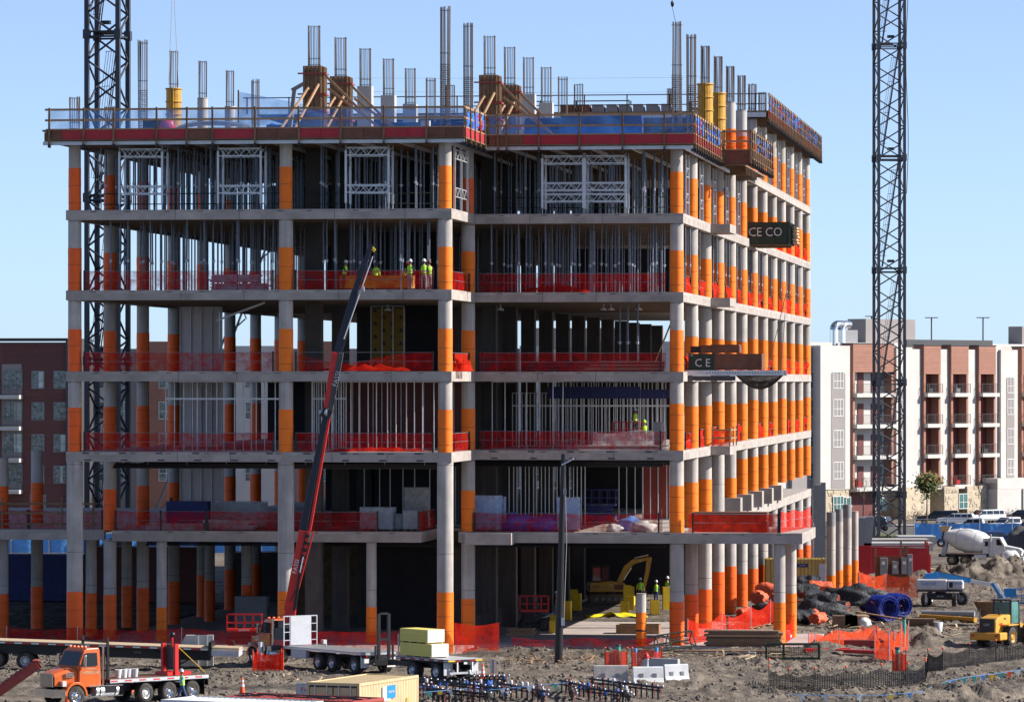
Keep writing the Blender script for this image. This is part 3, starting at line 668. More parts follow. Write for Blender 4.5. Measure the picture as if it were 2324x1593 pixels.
for v0, v1, lb in ((271, 368, 'aluminium shoring frame under the top deck in the leftmost bay near the corner column'), (495, 592, 'aluminium shoring frame under the top deck just left of the second front column'), (785, 882, 'aluminium shoring frame under the top deck in the middle front bay')):
    shoring_frame(uAt(v0, wl), uAt(v1, wl), wl, lb)
shoring_frame(uAt(1231, wr_), uAt(1324, wr_), wr_, 'aluminium shoring tower, left one of the joined pair in the sixth floor right bay', (.75, 1.4, 2.95), h=3.55)
shoring_frame(uAt(1327, wr_), uAt(1420, wr_), wr_, 'aluminium shoring tower, right one of the joined pair in the sixth floor right bay', (.75, 1.4, 2.95), h=3.55)
t = BT('shoring_tower', 'narrow aluminium shoring frame between the middle front column and the column behind it', 'shoring frame', -11.9, -7.6, F6)
for y in (0, 2.6, 5.2):
    MB().box(-.05, .07, y-.06, y+.06, 0, 3.6).build('leg', M['alum'], t)
for z1 in (.75, 2.9):
    mb = MB(); mb.bar((0, 0, z1), (0, 5.2, z1), .06); mb.bar((0, 0, z1+.5), (0, 5.2, z1+.5), .06)
    for k in range(8): mb.bar((0, .65*k, z1+(.5 if k % 2 else 0)), (0, .65*(k+1), z1+(0 if k % 2 else .5)), .04)
    mb.build('truss', M['alum'], t)
def side_frame(w, L, idx):
    z = LV[L]; h = (29.45 if L == 6 else 34.1)-.9-z
    t = BT('shoring_tower', 'slim aluminium ladder frame, %s floor right side, %s back from the front corner' % (ORD[L], NTH[idx]), 'shoring frame', .2, w, z, 'ladder frames along the right side')
    for y in (0, 1.8): MB().box(-.05, .05, y-.05, y+.05, 0, h).build('leg', M['alum'], t)
    mb = MB()
    for z1 in (.8, 2.3):
        for q in range(2): mb.bar((0, .05, z1+.5*q), (0, 1.75, z1+.5*q), .05)
        mb.bar((0, .05, z1), (0, .9, z1+.5), .035); mb.bar((0, .9, z1+.5), (0, 1.75, z1), .035)
    mb.build('truss', M['alum'], t)
for k, w in enumerate((3.4, 12.5, 21.6, 30.7, 39.8)): side_frame(w, 6, k)
for k, w in enumerate((58, 67, 76, 85.5, 94.5, 103)): side_frame(w, 7, k)
# props
def prop_mesh(h):
    mb = MB(); mb.tube((0, 0, 0), (0, 0, h*.42), .036, 6); mb.tube((0, 0, h*.42), (0, 0, h), .05, 6, mi=0)
    mb.box(-.09, .09, -.09, .09, 0, .02); mb.box(-.09, .09, -.09, .09, h-.02, h); mb.tube((0, 0, h*.40), (0, 0, h*.44), .07, 6, mi=1); mb.bar((-.13, 0, h*.43), (.13, 0, h*.43), .02, mi=1)
    return mb.mesh('shoring_prop', [M['steel_blue'], M['steel']])
pm5 = prop_mesh(lift(6)-LV[5]+.05); pm6 = prop_mesh(3.6)
PN = {}
def prop(u, w, L, bay, row):
    me_ = pm5 if L == 5 else pm6
    o = inst('shoring_prop', me_, None, B(u, w, LV[L]), (0, 0, rnd.uniform(0, 3)))
    o.rotation_euler[0] = rnd.uniform(-.008, .008); o.rotation_euler[1] = rnd.uniform(-.01, .01)
    key = (L, bay, row); PN[key] = PN.get(key, -1)+1
    tag(o, 'steel shoring prop, %s floor %s, %s, %s %s' % (ORD[L], bay, row, (NTH+['fourteenth', 'fifteenth', 'sixteenth', 'seventeenth', 'eighteenth', 'nineteenth', 'twentieth', 'twenty-first', 'twenty-second', 'twenty-third', 'twenty-fourth'])[PN[key]], 'from the left' if bay != 'right-hand side' else 'from the front'), 'prop', 'steel shoring props under the slabs')
def rowname(k): return NTH[k]+' row from the front'
deep = MB()
for L in (5, 6):
    for k in range(15):
        for bay, ua, ub in (('left bay', -32.6, -22), ('middle bay', -20.4, -13), ('right bay', -11.4, -.8)):
            w = (-8.6 if bay != 'right bay' else .5)+1.9*k*(1 if L == 5 else 1.15)
            if w > 40: continue
            n = int((ub-ua)/(1.35 if L == 5 else (.8 if bay == 'left bay' else 1.05)))
            if L == 6 and k == 0: n = int(n*.6)
            if L == 5 and bay == 'middle bay' and k < 1: n = 2
            for i in range(n):
                u = ua+(ub-ua)*(i+.5)/n+rnd.uniform(-.35, .35)
                if -20.6 < u < -15.4 and w > 13: continue
                if (k < 4 and L == 5) or (k < 3 and L == 6): prop(u, w+rnd.uniform(-.3, .3), L, bay, rowname(k))
                else:
                    h = (lift(6)-LV[5]) if L == 5 else 3.6
                    p = B(u, w+rnd.uniform(-.4, .4), LV[L]); deep.tube(p, p+Vector((0, 0, h)), .045, 4, caps=False, sm=False)
tag(deep.build('shoring_props', M['steel_blue'], recalc=False), kind='stuff', label='forest of steel shoring props deep inside the fifth and sixth floors', cat='props')
for i in range(12):
    for dw in (3.2, 6.0):
        if rnd.random() < .85: prop(.2, 9.1*i+dw, 5, 'right-hand side', 'along the edge')
# handrails across the sixth floor
for (ua, ub, w) in ((-32.8, -21.8, -5), (-20.8, -12.8, -4), (-11.4, -.6, 3.5)):
    t = BT('guardrail', 'dark pipe rails among the props on the sixth floor, %s bay' % ('left' if ua < -30 else 'middle' if ua < -20 else 'right'), 'guardrail', ua, w, F6, 'pipe rails among the sixth floor props')
    for z in (.5, 1.1): MB().tube((0, 0, z), (ub-ua, 0, z), .035, 6).build('rail', M['ggreen'], t)
# ---------------------------------------------------------------- safety nets
def net(u0, w0, u1, w1, L, label, m='red_net', h=1.1, sag=.05, group=None, posts=(0, 1), bulge=.06, z=None, droop=None):
    Ln = math.hypot(u1-u0, w1-w0); an = math.atan2(w1-w0, u1-u0); z = LV[L] if z is None else z; sd_ = rnd.random()*50
    t = thing('safety_net', label, 'safety net', B(u0, w0, z+.004), -TH+an, group)
    def f(s, q):
        top = h-sag*math.sin(math.pi*s)*(.6+.4*math.sin(s*Ln))
        if droop: top *= 1-droop*math.exp(-((s-.35)/.3)**2)
        y = bulge*noise.noise(Vector((s*Ln*.7+sd_, q*1.5, 2)))*2+bulge*.8*noise.noise(Vector((s*Ln*3.1+sd_, q*.8, 5)))
        return (Ln*s, y, .02+(top-.02)*q)
    MB().sheet(f, max(4, int(Ln*5)), 5).build('mesh_panel', M[m], t, recalc=False)
    MB().tube((0, 0, h), (Ln, 0, h-.02), .012, 4).build('cable', M['steel'], t); MB().tube((0, -.02, h*.52), (Ln, -.02, h*.52), .010, 4).build('cable', M['steel'], t)
    for s in posts: MB().box(Ln*s-.045, Ln*s+.045, -.04, .06, 0, h+.05).build('post', M['black'], t)
    return t
lbay = {'left': (-32.9, -21.9), 'middle': (-20.7, -12.8)}
for L in (3, 4, 5):
    for b_, (a, c) in lbay.items():
        net(a, -9.32, c, -9.32, L, 'red safety net along the %s floor edge in the %s front bay' % (ORD[L], b_), 'red_net', 1.08, .05, posts=(0, .99), droop=.55 if (L, b_) == (4, 'middle') else None)
    net(-11.95, -9.0, -11.95, -.9, L, 'red safety net on the short side edge of the %s floor beside the middle column' % ORD[L], 'red_net_dense' if L == 4 else 'red_net', 1.05, posts=(.2, .95))
    net(-11.5, -.25, -.6, -.25, L, 'red safety net along the %s floor edge in the right front bay' % ORD[L], 'red_net', 1.1, .05, posts=(.02, .97))
    for i in range(12):
        w0 = 9.1*i+.6
        if L < 5 and i in (3, 5, 8): continue
        net(.25, w0+2.2+rnd.uniform(-.4, .3), .25, w0+5.0+rnd.uniform(-.3, .6), L, 'red safety net on the %s floor right side, %s bay back from the corner' % (ORD[L], NTH[i]), 'red_net_dense', rnd.uniform(.95, 1.15), .1, bulge=.16, posts=(0, 1) if L == 3 else (.97,))
for i in range(6, 12): net(.25, 9.1*i+3, .25, 9.1*i+6, 6, 'red safety net on the sixth floor right side, %s bay back from the corner' % NTH[i], 'red_net_dense', 1.0, .1, bulge=.2, posts=(.97,))
# crumpled sheets of fallen net
def heap_net(label, u, w, z, lx, ly, h, m='red_net_dense', seed=0, rz=0.0):
    def f(s, q):
        e = math.sin(math.pi*s)**.5*math.sin(math.pi*q)**.5 if 0 < s < 1 and 0 < q < 1 else 0
        return (lx*(s-.5), ly*(q-.5), .03+h*e*(.4+1.1*abs(noise.fractal(Vector((s*5+seed, q*3, seed)), .8, 2.1, 4))))
    return solo('net_heap', MB().sheet(f, 22, 10), M[m], label, 'crumpled net', B(u, w, z+.004), -TH+rz)
heap_net('heap of crumpled red net sagging on the fourth floor edge behind the crane boom', -16.8, -8.7, LV[4], 5.2, .5, .32, seed=2)
heap_net('gathered red net hanging beside the middle front column on the fourth floor', -11.6, -6.6, LV[4], 1.0, 2.6, .8, seed=5)
heap_net('bright red net bundled on the third floor edge in the middle front bay', -16.2, -8.7, LV[3], 5.6, .6, .28, seed=8)
heap_net('red net heaped on the fifth floor of the right bay behind the net', -7.2, 1.2, LV[5], 4, 1.2, .5, seed=11)
for nm, a, wz, b_, wz2 in (('left', -33, -.75, -27.6, -.75), ('centre', -27.5, -.75, u2-2.6, -.75)):
    net(a, wz, b_, wz2, 2, 'red safety net along the low second floor slab edge, %s stretch' % nm, 'red_net', 1.15, .08, posts=(0, .5, 1))
net(u2-.2, -.6, u2-.2, 5.6, 2, 'red safety net at the cut-back corner of the second floor slab', 'red_net_dense', 1.15)
net(-12.0, -.3, -.8, -.3, 2, 'red safety net along the second floor edge in the right front bay', 'red_net', 1.1, .12, posts=(.02, .98))
net(.7, -.3, 5.9, -.3, 2, 'red safety net along the jutting second floor slab at the right', 'red_net_dense', 1.1, .1, posts=(.05, 1))
net(6.0, -.25, 7.1, 10.4, 2, 'red safety net round the right end of the jutting second floor slab', 'red_net_dense', 1.25, .25)
net(-38.6+.0, 1, -34.2, 1, 2, 'red safety net behind the timber rail on the far left second floor', 'red_net', 1.1)
net(-51, 1, -38.7, 1, 2, 'red safety net on the far left second floor at the picture edge', 'red_net', 1.1)
gr = thing('guardrail', 'timber guardrail of three rails on the far left second floor slab', 'guardrail', B(-52, .45, LV[2]), -TH)
for z in (.3, .95, 1.5): MB().bar((0, 0, z), (17.6, 0, z+.02), .05, .12).build('rail', M['wood_d'], gr)
for x in (.5, 4, 8, 11.9, 15.5, 17.4): MB().bar((x, -.05, 0), (x, -.05, 1.9), .1).build('post', M['wood_d'], gr)
# ground-floor netting in front of the building
def gnet(pts, label, h=1.2, m='red_net', sag=.2, posts=True):
    P = [Vector(p) for p in pts]; base = P[0].copy(); t = thing('safety_net', label, 'safety net', base)
    n = 8*(len(P)-1)
    def C(s):
        k = min(int(s*(len(P)-1)), len(P)-2); f = s*(len(P)-1)-k; return P[k].lerp(P[k+1], f), f
    def f(s, q):
        p, fr = C(s); p = p-base; top = h*(1-sag*math.sin(math.pi*fr))
        d = .10*noise.noise(Vector((p.x*.9, q*2, h))); return (p.x, p.y+d, .0+top*q+.05*noise.noise(Vector((p.x, 0, 3))))
    MB().sheet(f, n*2, 5).build('mesh_panel', M[m], t, recalc=False)
    for p in P:
        if posts: MB().tube(p-base, p-base+Vector((0, 0, h+.05)), .03, 6).build('post', M['steel'], t)
    return t
gnet([B(-37, -11, 0), B(-33, -10.6, 0), B(-27, -10.6, 0), B(-22, -10.4, 0), B(-13, -10.4, 0)], 'long red safety net on the ground before the left half of the building', 1.35, 'red_net', .12)
gnet([B(-11.6, -9.6, 0), B(-9.2, -8.6, .7)], 'loose red net end flapping beside the middle ground column', 1.7, 'red_net_dense', .1, posts=False)
gnet([B(-9.2, -3, 0), B(-5, -2.4, 0), B(-.6, -1.6, 0)], 'low red net laid along the front pad between the black pole and the corner column', .55, 'red_net', .3, posts=False)
gnet([B(.6, .3, 0), B(2.0, 7, 0), B(3.0, 16, 0), B(3.6, 24, 0), B(4.0, 33, 0)], 'bright red net sweeping back along the right side ground columns', 1.5, 'red_net_dense', .3)
gnet([B(6.1, .5, 0), B(6.2, 8.6, 0)], 'red net hung between the two columns of the jutting slab', 1.5, 'red_net_dense', .35, posts=False)
# ---------------------------------------------------------------- stud walls, boards, stored goods
smc = {}
def stud_mesh(h, m='stud'):
    k = (round(h, 2), m)
    if k not in smc: smc[k] = MB().box(-.022, .022, -.045, .045, 0, h).mesh('stud', M[m])
    return smc[k]
def stud_wall(label, u0, u1, w, L, h=None, sp=.41, board=None, mid=True, jit=.05, zb=0, cat='stud wall', m='stud', bm=None, bands=()):
    h = h or (lift(L+1)-LV[L]-.02); t = BT('stud_wall', label, cat, u0, w, LV[L]+zb+.003); n = max(1, int((u1-u0)/sp)); me_ = stud_mesh(h-.08, m)
    for i in range(n+1): inst('stud', me_, t, ((u1-u0)*i/n+(rnd.uniform(-jit, jit) if 0 < i < n else 0), 0, .04))
    for z in (0, h-.04): MB().box(0, u1-u0, -.05, .05, z, z+.04).build('track', M[m], t)
    if mid: MB().box(0, u1-u0, -.052, -.045, h*.74, h*.74+.1).build('strap', M[m], t)
    if board:
        x = 0
        while x < u1-u0-.05:
            x2 = min(x+1.22, u1-u0); MB().box(x+.005, x2-.005, .05, .07, .05, h-.05).build('board', M[board], t); x = x2
    return t
for L, wd in ((4, 'fourth'), (2, 'second'), (3, 'third')):
    stud_wall('boarded stud partition with pink grey panels on the %s floor in the left bay' % wd, uAt(409, 13), uAt(504, 13), 13, L, sp=.6, board='drywall', mid=False, jit=0)
stud_wall('open metal stud wall across the third floor left bay with a long white strap', uAt(376, -6.2), -22.0, -6.2, 3, sp=.46, jit=.14)
stud_wall('metal stud wall across the third floor middle bay', -20.4, -12.9, -5.5, 3, sp=.52, jit=.08, mid=False)
stud_wall('perforated metal stud bundle wall just right of the second front column on the third floor', -20.9, -18.9, -3, 3, sp=.14, jit=.02)
stud_wall('sparse metal stud wall nearest the edge in the third floor right bay', -11.2, -7.0, 3, 3, sp=.62, jit=.2, mid=False)
stud_wall('long dense metal stud wall deep in the third floor right bay', -11.6, -.6, 15, 3, h=3.3, sp=.26, jit=.07)
stud_wall('second dense metal stud wall behind the scissor lift on the third floor', -9.5, -1.5, 20, 3, sp=.22, jit=.07, mid=False)
stud_wall('metal stud wall with boards at the back of the third floor middle bay', -20.4, -13, 4, 3, sp=.6, board='door', jit=.1, mid=False)
t = BT('header_board', 'dark navy board header hanging over the third floor right bay', 'board', -9.0, 11.5, LV[3]+2.95)
for k in range(6): MB().box(1.42*k+.004, 1.42*k+1.416, 0, .03, 0, .72 if k < 4 else .55).build('board', M['navyboard'], t)
for k in range(7): MB().box(1.4*k+.02, 1.4*k+.06, .03, .07, 0, 1.2).build('hanger', M['stud'], t)
stud_wall('yellow sheathed stud wall with triangle marks on the fourth floor middle bay', uAt(842, 11), uAt(917, 11), 11, 4, sp=.62, board=None, mid=False, jit=0)
sw = BT('sheathing_wall', 'yellow sheathing boards printed with black triangles on the fourth floor middle bay', 'sheathing boards', uAt(842, 11.3), 11.3, LV[4]+.003)
for k in range(4):
    p = MB().box(.53*k+.004, .53*k+.526, 0, .02, 0, 3.9).build('board', M['sheath'], sw)
    for q in range(5):
        z = .5+.8*q-(.4 if k % 2 else 0); MB().prism([(.53*k+.12, z), (.53*k+.4, z), (.53*k+.26, z+.2)], -.006, -.001, 'xz').build('mark', M['black'], p)
        MB().box(.53*k+.12, .53*k+.4, -.006, -.001, z-.07, z-.03).build('mark', M['black'], p)
for (a, b_) in ((3, 'third'), (2, 'second')):
    pass
stud_wall('metal stud wall left of the tall dark openings on the second floor right bay', -11, -6.4, 9, 2, sp=.24, jit=.04, mid=False)
stud_wall('wide metal stud wall at the back of the second floor right bay', -6, -.9, 24, 2, sp=.5, jit=.12, mid=False)
stud_wall('pale stud wall at the right end of the second floor right bay', -1.6, -.6, 12, 2, sp=.2, jit=.0, mid=False)
stud_wall('metal stud wall at the back of the second floor middle bay', -20, -12.6, 10, 2, sp=.75, jit=.2, mid=False)
stud_wall('dark red board wall at the back of the second floor right bay', -4.6, -1.8, 25, 2, sp=.9, board='cred', mid=False)
t = BT('metal_rack', 'fallen length of metal stud leaning under the fourth floor ceiling', 'metal stud', uAt(491, 0), 0, LV[4]+3.0)
MB().bar((0, 0, 0), (2.9, 0, 1.05), .06, .12).build('beam', M['stud'], t)
# hanging services under floors 3 and 2
for L, w in ((3, -6), (3, 2), (3, 8), (2, 3)):
    t = BT('ceiling_pipe', 'dark service pipes hung under the %s floor ceiling, %s run' % (ORD[L-1] if L > 2 else 'ground', {-6: 'front', 2: 'second', 8: 'third', 3: 'low'}[w]), 'pipe', -32, w, LV[L]-.95)
    for k in range(3): MB().tube((0, .3*k, .1*k), (31 if w > 0 else 19, .3*k, .1*k), .06, 6).build('pipe', M['black'], t)
    for k in range(8): MB().tube((2+2.3*k, .3, .1), (2+2.3*k, .3, .4), .02, 4).build('hanger', M['steel'], t)
# boxes, pallets and bundles on the second floor
def boxy(name, label, cat, u, w, L, sx, sy, sz, m, rz=0, z=0, wrap=None, group=None):
    t = BT(name, label, cat, u, w, LV[L]+.003+z, group, rz)
    mb = MB(); mb.box(-sx/2, sx/2, -sy/2, sy/2, .12 if z == 0 else 0, sz); o = mb.build('carton', M[m], t)
    if z == 0:
        for x in (-sx/2+.06, 0, sx/2-.06): MB().box(x-.05, x+.05, -sy/2, sy/2, .0, .09).build('pallet_block', M['wood'], t)
        MB().box(-sx/2, sx/2, -sy/2, sy/2, .092, .118).build('pallet_top', M['wood'], t)
    if wrap:
        q = .03
        def f(s, v):
            a = s*4; k = int(min(a, 3.999)); fr = a-k; c = [(-1, -1), (1, -1), (1, 1), (-1, 1), (-1, -1)]
            x = (c[k][0]*(1-fr)+c[k+1][0]*fr)*(sx/2+q); y = (c[k][1]*(1-fr)+c[k+1][1]*fr)*(sy/2+q)
            return (x+.02*noise.noise(Vector((x*3, y*3, v*4))), y, .1+(sz-.02)*v)
        MB().sheet(f, 24, 6).build('wrap', M[wrap], t, recalc=False)
    return t
Vb = lambda v, w: uAt(v, w)
boxy('crate', 'dark blue job box on the second floor left bay', 'job box', Vb(428, 4), 4, 2, 2.5, 1.1, 1.6, 'navyboard')
boxy('crate', 'pale green glass crate on the second floor left bay beside the dark job box', 'crate', Vb(549, 5), 5, 2, 2.9, 1, 1.5, 'lgrey', wrap='plastic')
boxy('crate', 'upright brown wrapped panel crate on the second floor middle bay', 'crate', Vb(946, 3.5), 3.5, 2, 1.35, .6, 2.4, 'wood_pale', wrap='plastic')
for k, (v, w, sx, sz, m, lb) in enumerate(((858, 1, 1.9, 1.3, 'lgrey', 'large pale wrapped carton behind the net near the second floor corner'), (905, 1.6, 1.0, .9, 'white', 'white wrapped carton next to the pale wrapped one on the second floor'), (934, 1.2, .9, 1.1, 'white', 'taller white carton at the right of the carton group on the second floor'),
        (1108, .9, 1.4, 2.0, 'blue_tarp_l', 'tall blue wrapped pallet beside the second row column on the second floor'), (1130, 2.4, .8, 1.9, 'blue_tarp', 'dark blue wrapped pallet right behind the tall blue one'), (1290, 1.4, 1.3, 1.9, 'blue_tarp_l', 'tall light blue wrapped pallet right of the black pole on the second floor'))):
    boxy('wrapped_pallet', lb, 'pallet', Vb(v, w), w, 2, sx, .9, sz, m, rz=.1*(k % 3-1), wrap='plastic')
for k, (v, w, m, r_, lb) in enumerate(((1180, 1.6, 'blue_tarp', .8, 'blue tarp bundle left of the black pole on the second floor'), (1235, 1.4, 'blue_tarp', .75, 'blue tarp bundle just left of the tall light blue pallet'), (1430, 2.4, 'blue_tarp_l', .6, 'rolled light blue ducts on the second floor near the corner column'),
        (1460, .8, 'white', .5, 'white plastic wrapped bundle on the second floor near the corner column'), (1395, .8, 'white', .35, 'small white plastic bundle on the second floor floor edge'))):
    solo('tarp_bundle', MB().blob((0, 0, r_*.45), (r_*1.4, r_, r_*.8), k+3, 16, 10, .3, 1.8, flat=.0), M[m], lb, 'bundle', B(Vb(v, w), w, LV[2]+.005), -TH)
def board_stack(label, u, w, z, lx, ly, n, th, m, rz=0, cat='lumber stack', wob=.06, gap=.006, base=None):
    t = thing('board_stack', label, cat, (base if base is not None else B(u, w, z)), -TH+rz)
    for k in range(n):
        a, b_ = rnd.uniform(-wob, wob), rnd.uniform(-wob/2, wob/2)
        MB().box(-lx/2+a, lx/2+a, -ly/2+b_, ly/2+b_, k*(th+gap)+.003, k*(th+gap)+th).build('board', M[m if not isinstance(m, (list, tuple)) else m[k % len(m)]], t)
    return t
board_stack('stack of pale sheets on the second floor left bay behind the net', Vb(400, 1), 1, LV[2], 3.4, 1.2, 7, .05, 'cwhite', wob=.03)
board_stack('tall stack of reddish formwork timbers on the jutting second floor slab', 3.0, 1.6, LV[2], 4.3, 1.6, 11, .10, 'brown_board', wob=.05)
board_stack('white curved sheet and panels lying in the second floor left bay', Vb(515, 2.2), 2.2, LV[2]+.0, 3.2, 1.2, 6, .09, 'wboard', wob=.3)
for k in range(2): board_stack('grey violet stack of metal track on the fifth floor left bay, %s layer' % ('lower' if k == 0 else 'upper'), Vb(548-12*k, -6.5), -6.5, LV[5]+k*.5, 3.2-.5*k, 1, 5, .08, 'lgrey', wob=.15)
for k, (v, lb) in enumerate(((798, 'orange edged board stack on the fifth floor left of the crane boom tip'), (868, 'orange edged board stack in the middle of the fifth floor workers'), (900, 'orange edged board stack just left of the two right-hand workers'))):
    board_stack(lb, Vb(v, -7.4), -7.4, LV[5]+.12, 1.9 if k else 1.2, 1.2, 14, .045, 'forange', wob=.02, gap=.006)
board_stack('bundle of white pipes and strips on the third floor right bay', Vb(1400, 1.2), 1.2, LV[3], 5.5, .9, 5, .05, 'white', wob=.5)
board_stack('leaning-free stack of grey boards at the right end of the third floor right bay', Vb(1493, 3), 3, LV[3]+.25, .5, 1.2, 24, .055, 'mgrey', wob=.02, gap=.002)
# long grey pipes behind the fourth-floor net in the right bay
t = BT('pipe_stack', 'long stack of dark pipes behind the net on the fourth floor right bay', 'pipe stack', Vb(1195, 1.2), 1.2, LV[4])
for r_ in range(3):
    for k in range(5-r_): MB().tube((0, .23*k+.115*r_, .12+.2*r_), (8.1, .23*k+.115*r_, .12+.2*r_), .105, 10).build('pipe', M['dgrey'], t)
solo('plastic_sheet', MB().sheet(lambda s, q: (3.6*s, .1*noise.noise(Vector((s*5, q*3, 0))), 1.05*q*(1-.1*math.sin(s*6))+.01), 20, 6), M['plastic'], 'white plastic sheet hung over stored goods in the third floor right bay', 'sheet', B(Vb(1345, 1.0), 1.0, LV[3]), -TH)
# wooden plank leaning and props in the fourth floor right bay
t = BT('leaning_plank', 'brown plank leaning against the ceiling near the fourth floor corner', 'plank', Vb(1478, 14), 14, LV[4]); MB().bar((0, 0, .05), (1.5, .4, 3.8), .3, .06).build('plank', M['wood_d'], t)
for k, v in enumerate((1407, 1425, 1447)):
    o = inst('shoring_prop', pm5, None, B(Vb(v, 3), 3, LV[4]+.0)); o.scale = (1.3, 1.3, (lift(5)-LV[4])/(lift(6)-LV[5]+.05)); tag(o, 'pale shoring prop on the fourth floor near the corner, %s of the three' % ('leftmost', 'middle', 'rightmost')[k], 'prop')
for k in range(6):
    t = BT('ceiling_light', 'small hanging work light under the fourth floor ceiling, %s from the left' % NTH[k], 'lamp', Vb((645, 880, 1136, 1370, 1387, 1450)[k] if k else 1060, 6), 6, lift(5)-.35)
    MB().lathe([(.02, .35), (.03, .15), (.22, 0), (.2, -.03)], n=12).build('shade', M['white'], t)
# CE CO loading platforms on the right side
def platform(label, w0, w1, z, u0, u1):
    t = BT('loading_platform', label, 'loading platform', 0, 0, z)
    return t
# hanging bin with stencilled letters, level six
def letters_box(label, u0, u1, w0, w1, z, h, txt, size, tz):
    t = BT('material_bin', label, 'bin', u0, w0, z)
    X, Y = u1-u0, w1-w0
    MB().box(0, X, 0, .08, .1, h).build('side_panel', M['ggreen'], t); MB().box(0, X, Y-.08, Y, .1, h).build('side_panel', M['ggreen'], t)
    MB().box(0, .08, .08, Y-.08, .1, h).build('end_panel', M['ggreen'], t); MB().box(X-.08, X, .082, Y-.082, .1, h-.4).build('end_panel', M['ggreen'], t)
    MB().box(0, X, 0, Y, 0, .098).build('base', M['ggreen'], t)
    n = int(X/1.2)+1
    for k in range(n+1): MB().box(X*k/n-.04, X*k/n+.04, -.06, -.003, 0, h+.04).build('rib', M['ggreen'], t)
    for k in range(4): MB().box(X+.003, X+.08, Y*(k+.1)/4, Y*(k+.1)/4+.1, 0, h).build('rib', M['ggreen'], t)
    for k in range(5): MB().box(.2, X-.2, .25+(Y-.6)*k/4, .37+(Y-.6)*k/4, -.12, -.003).build('skid', M['wood_d'], t)
    return t
wS = 51.0; us = Vb(1698, wS)
ub = (1700-CX)/FL*0
bx = letters_box('dark green steel bin stencilled CE CO hanging at the sixth floor right side', Vb(1699, 47), Vb(1790, 47), 47, 52.5, CH-(555-HY)/FL*(OY+47), 1.5, 'CE CO', .8, .8)
Xb = Vb(1790, 47)-Vb(1699, 47)
text('CE CO', .86, M['cwhite'], bx, (Xb*.42, -.075, .8), (R(90), 0, 0), sx=.9)
board_stack('pale lumber slats loaded at the end of the green CE CO bin', 0, 0, 0, .3, 2.2, 6, .1, 'wood_pale', base=B(Vb(1790, 47)+.35, 49.5, CH-(555-HY)/FL*(OY+47)+.1), gap=.1)
# outrigger platform, level four
WP = 2.2; zp = CH-(852-HY)/FL*(OY+WP)
pt = BT('loading_platform', 'long outrigger loading platform jutting from the fourth floor right side', 'loading platform', .45, WP, zp)
Wp = Vb(1777, WP)-.45
for y in (0, 3.0): MB().box(-.2, Wp, y, y+.12, .0, .30).build('side_beam', M['alum'], pt)
for k in range(9): MB().box(Wp*k/9, Wp*k/9+.1, .13, 2.98, .0, .24).build('cross_beam', M['wood_d'], pt)
MB().box(-.2, Wp*.78, .125, 2.995, .245, .29).build('deck_board', M['wood_d'], pt)
MB().box(.1, Wp*.5, -.05, .02, -.3, -.02).build('support_beam', M['dgrey'], pt)
for k in range(4): MB().box(.4+.6*k, .75+.6*k, .2, .6, -.32, -.02).build('support_block', M['cwhite'], pt)
for k in range(26): MB().tube((Wp*(.2+.03*k), -.012, .15), (Wp*(.2+.03*k), -.003, .15), .035, 8).build('bolt', M['black'], pt)
MB().tube((Wp-.1, 0, .3), (Wp+.1, 1.5, 4.9), .02, 4).build('stay_rope', M['black'], pt); MB().tube((Wp-.9, 0, .3), (Wp+.1, 1.5, 4.9), .02, 4).build('stay_rope', M['black'], pt)
xa, xb = Vb(1669, WP)-.45, Vb(1770, WP)-.45
def hn(s, q): return (xa+(xb-xa)*s, .05+2.8*q, .0-.80*max(0, math.sin(math.pi*s))**.75*max(0, math.sin(math.pi*q))**.55)
nn = MB(); nn.lattice(hn, 40, 14, .014); nn.sheet(lambda s, q: (hn(s, q)[0], .15+2.6*q, hn(s, q)[2]+.03), 24, 4, 1); tag(nn.build('catch_net', [M['black'], netmat('black_net_fill', (.01, .01, .01), .6, .2)], pt, recalc=False))
cz = zp+.295; W2 = WP+.25
u0c, u1c = Vb(1564, W2), Vb(1620, W2)
ce = letters_box('green bin stencilled CE standing on the fourth floor loading platform', u0c, u1c, W2, W2+2.0, cz, .98, 'CE', .7, .7)
text('C E', .66, M['cwhite'], ce, ((u1c-u0c)*.55, -.075, .42), (R(90), 0, 0), sx=.95); text('03', .14, M['white'], ce, (.16, -.075, .88), (R(90), 0, 0))
t = BT('plywood_crate', 'long brown plywood crate beside the CE bin on the loading platform', 'crate', u1c+.04, W2, cz)
lx = Vb(1729, W2)-u1c-.04
MB().box(0, lx, 0, 2.0, .03, .97).build('body', M['brown_board'], t)
for x in (0.02, lx*.72, lx-.1): MB().box(x, x+.08, -.04, -.003, .03, .99).build('batten', M['brown_board'], t)
t = BT('plywood_crate', 'upper brown plywood crate stacked over the CE bin on the loading platform', 'crate', Vb(1590, W2), W2+.1, cz+1.03); lx = Vb(1678, W2)-Vb(1590, W2)
MB().box(0, lx, 0, 1.6, 0, .44).build('body', M['brown_board'], t); MB().box(lx*.25, lx-.05, -.03, 1.65, .443, .48).build('lid', M['wood_d'], t)
t = BT('material_box', 'small black open box left of the upper crate on the loading platform', 'box', Vb(1566, W2), W2+.3, cz+1.03); MB().box(0, .6, 0, .8, 0, .38).build('body', M['black'], t)
t = BT('guardrail', 'timber guardrail with red net on the third floor landing at the right side', 'guardrail', .5, 17.4, LV[3])
for z in (.5, 1.0): MB().bar((0, 0, z), (1.15, 0, z), .05, .1).build('rail', M['wood'], t); MB().bar((1.15, 0, z), (1.15, 4.2, z), .05, .1).build('rail', M['wood'], t)
for p in ((0, 0), (1.1, 0), (1.15, 2), (1.15, 4.2)): MB().bar((p[0], p[1], 0), (p[0], p[1], 1.2), .08).build('post', M['wood'], t)
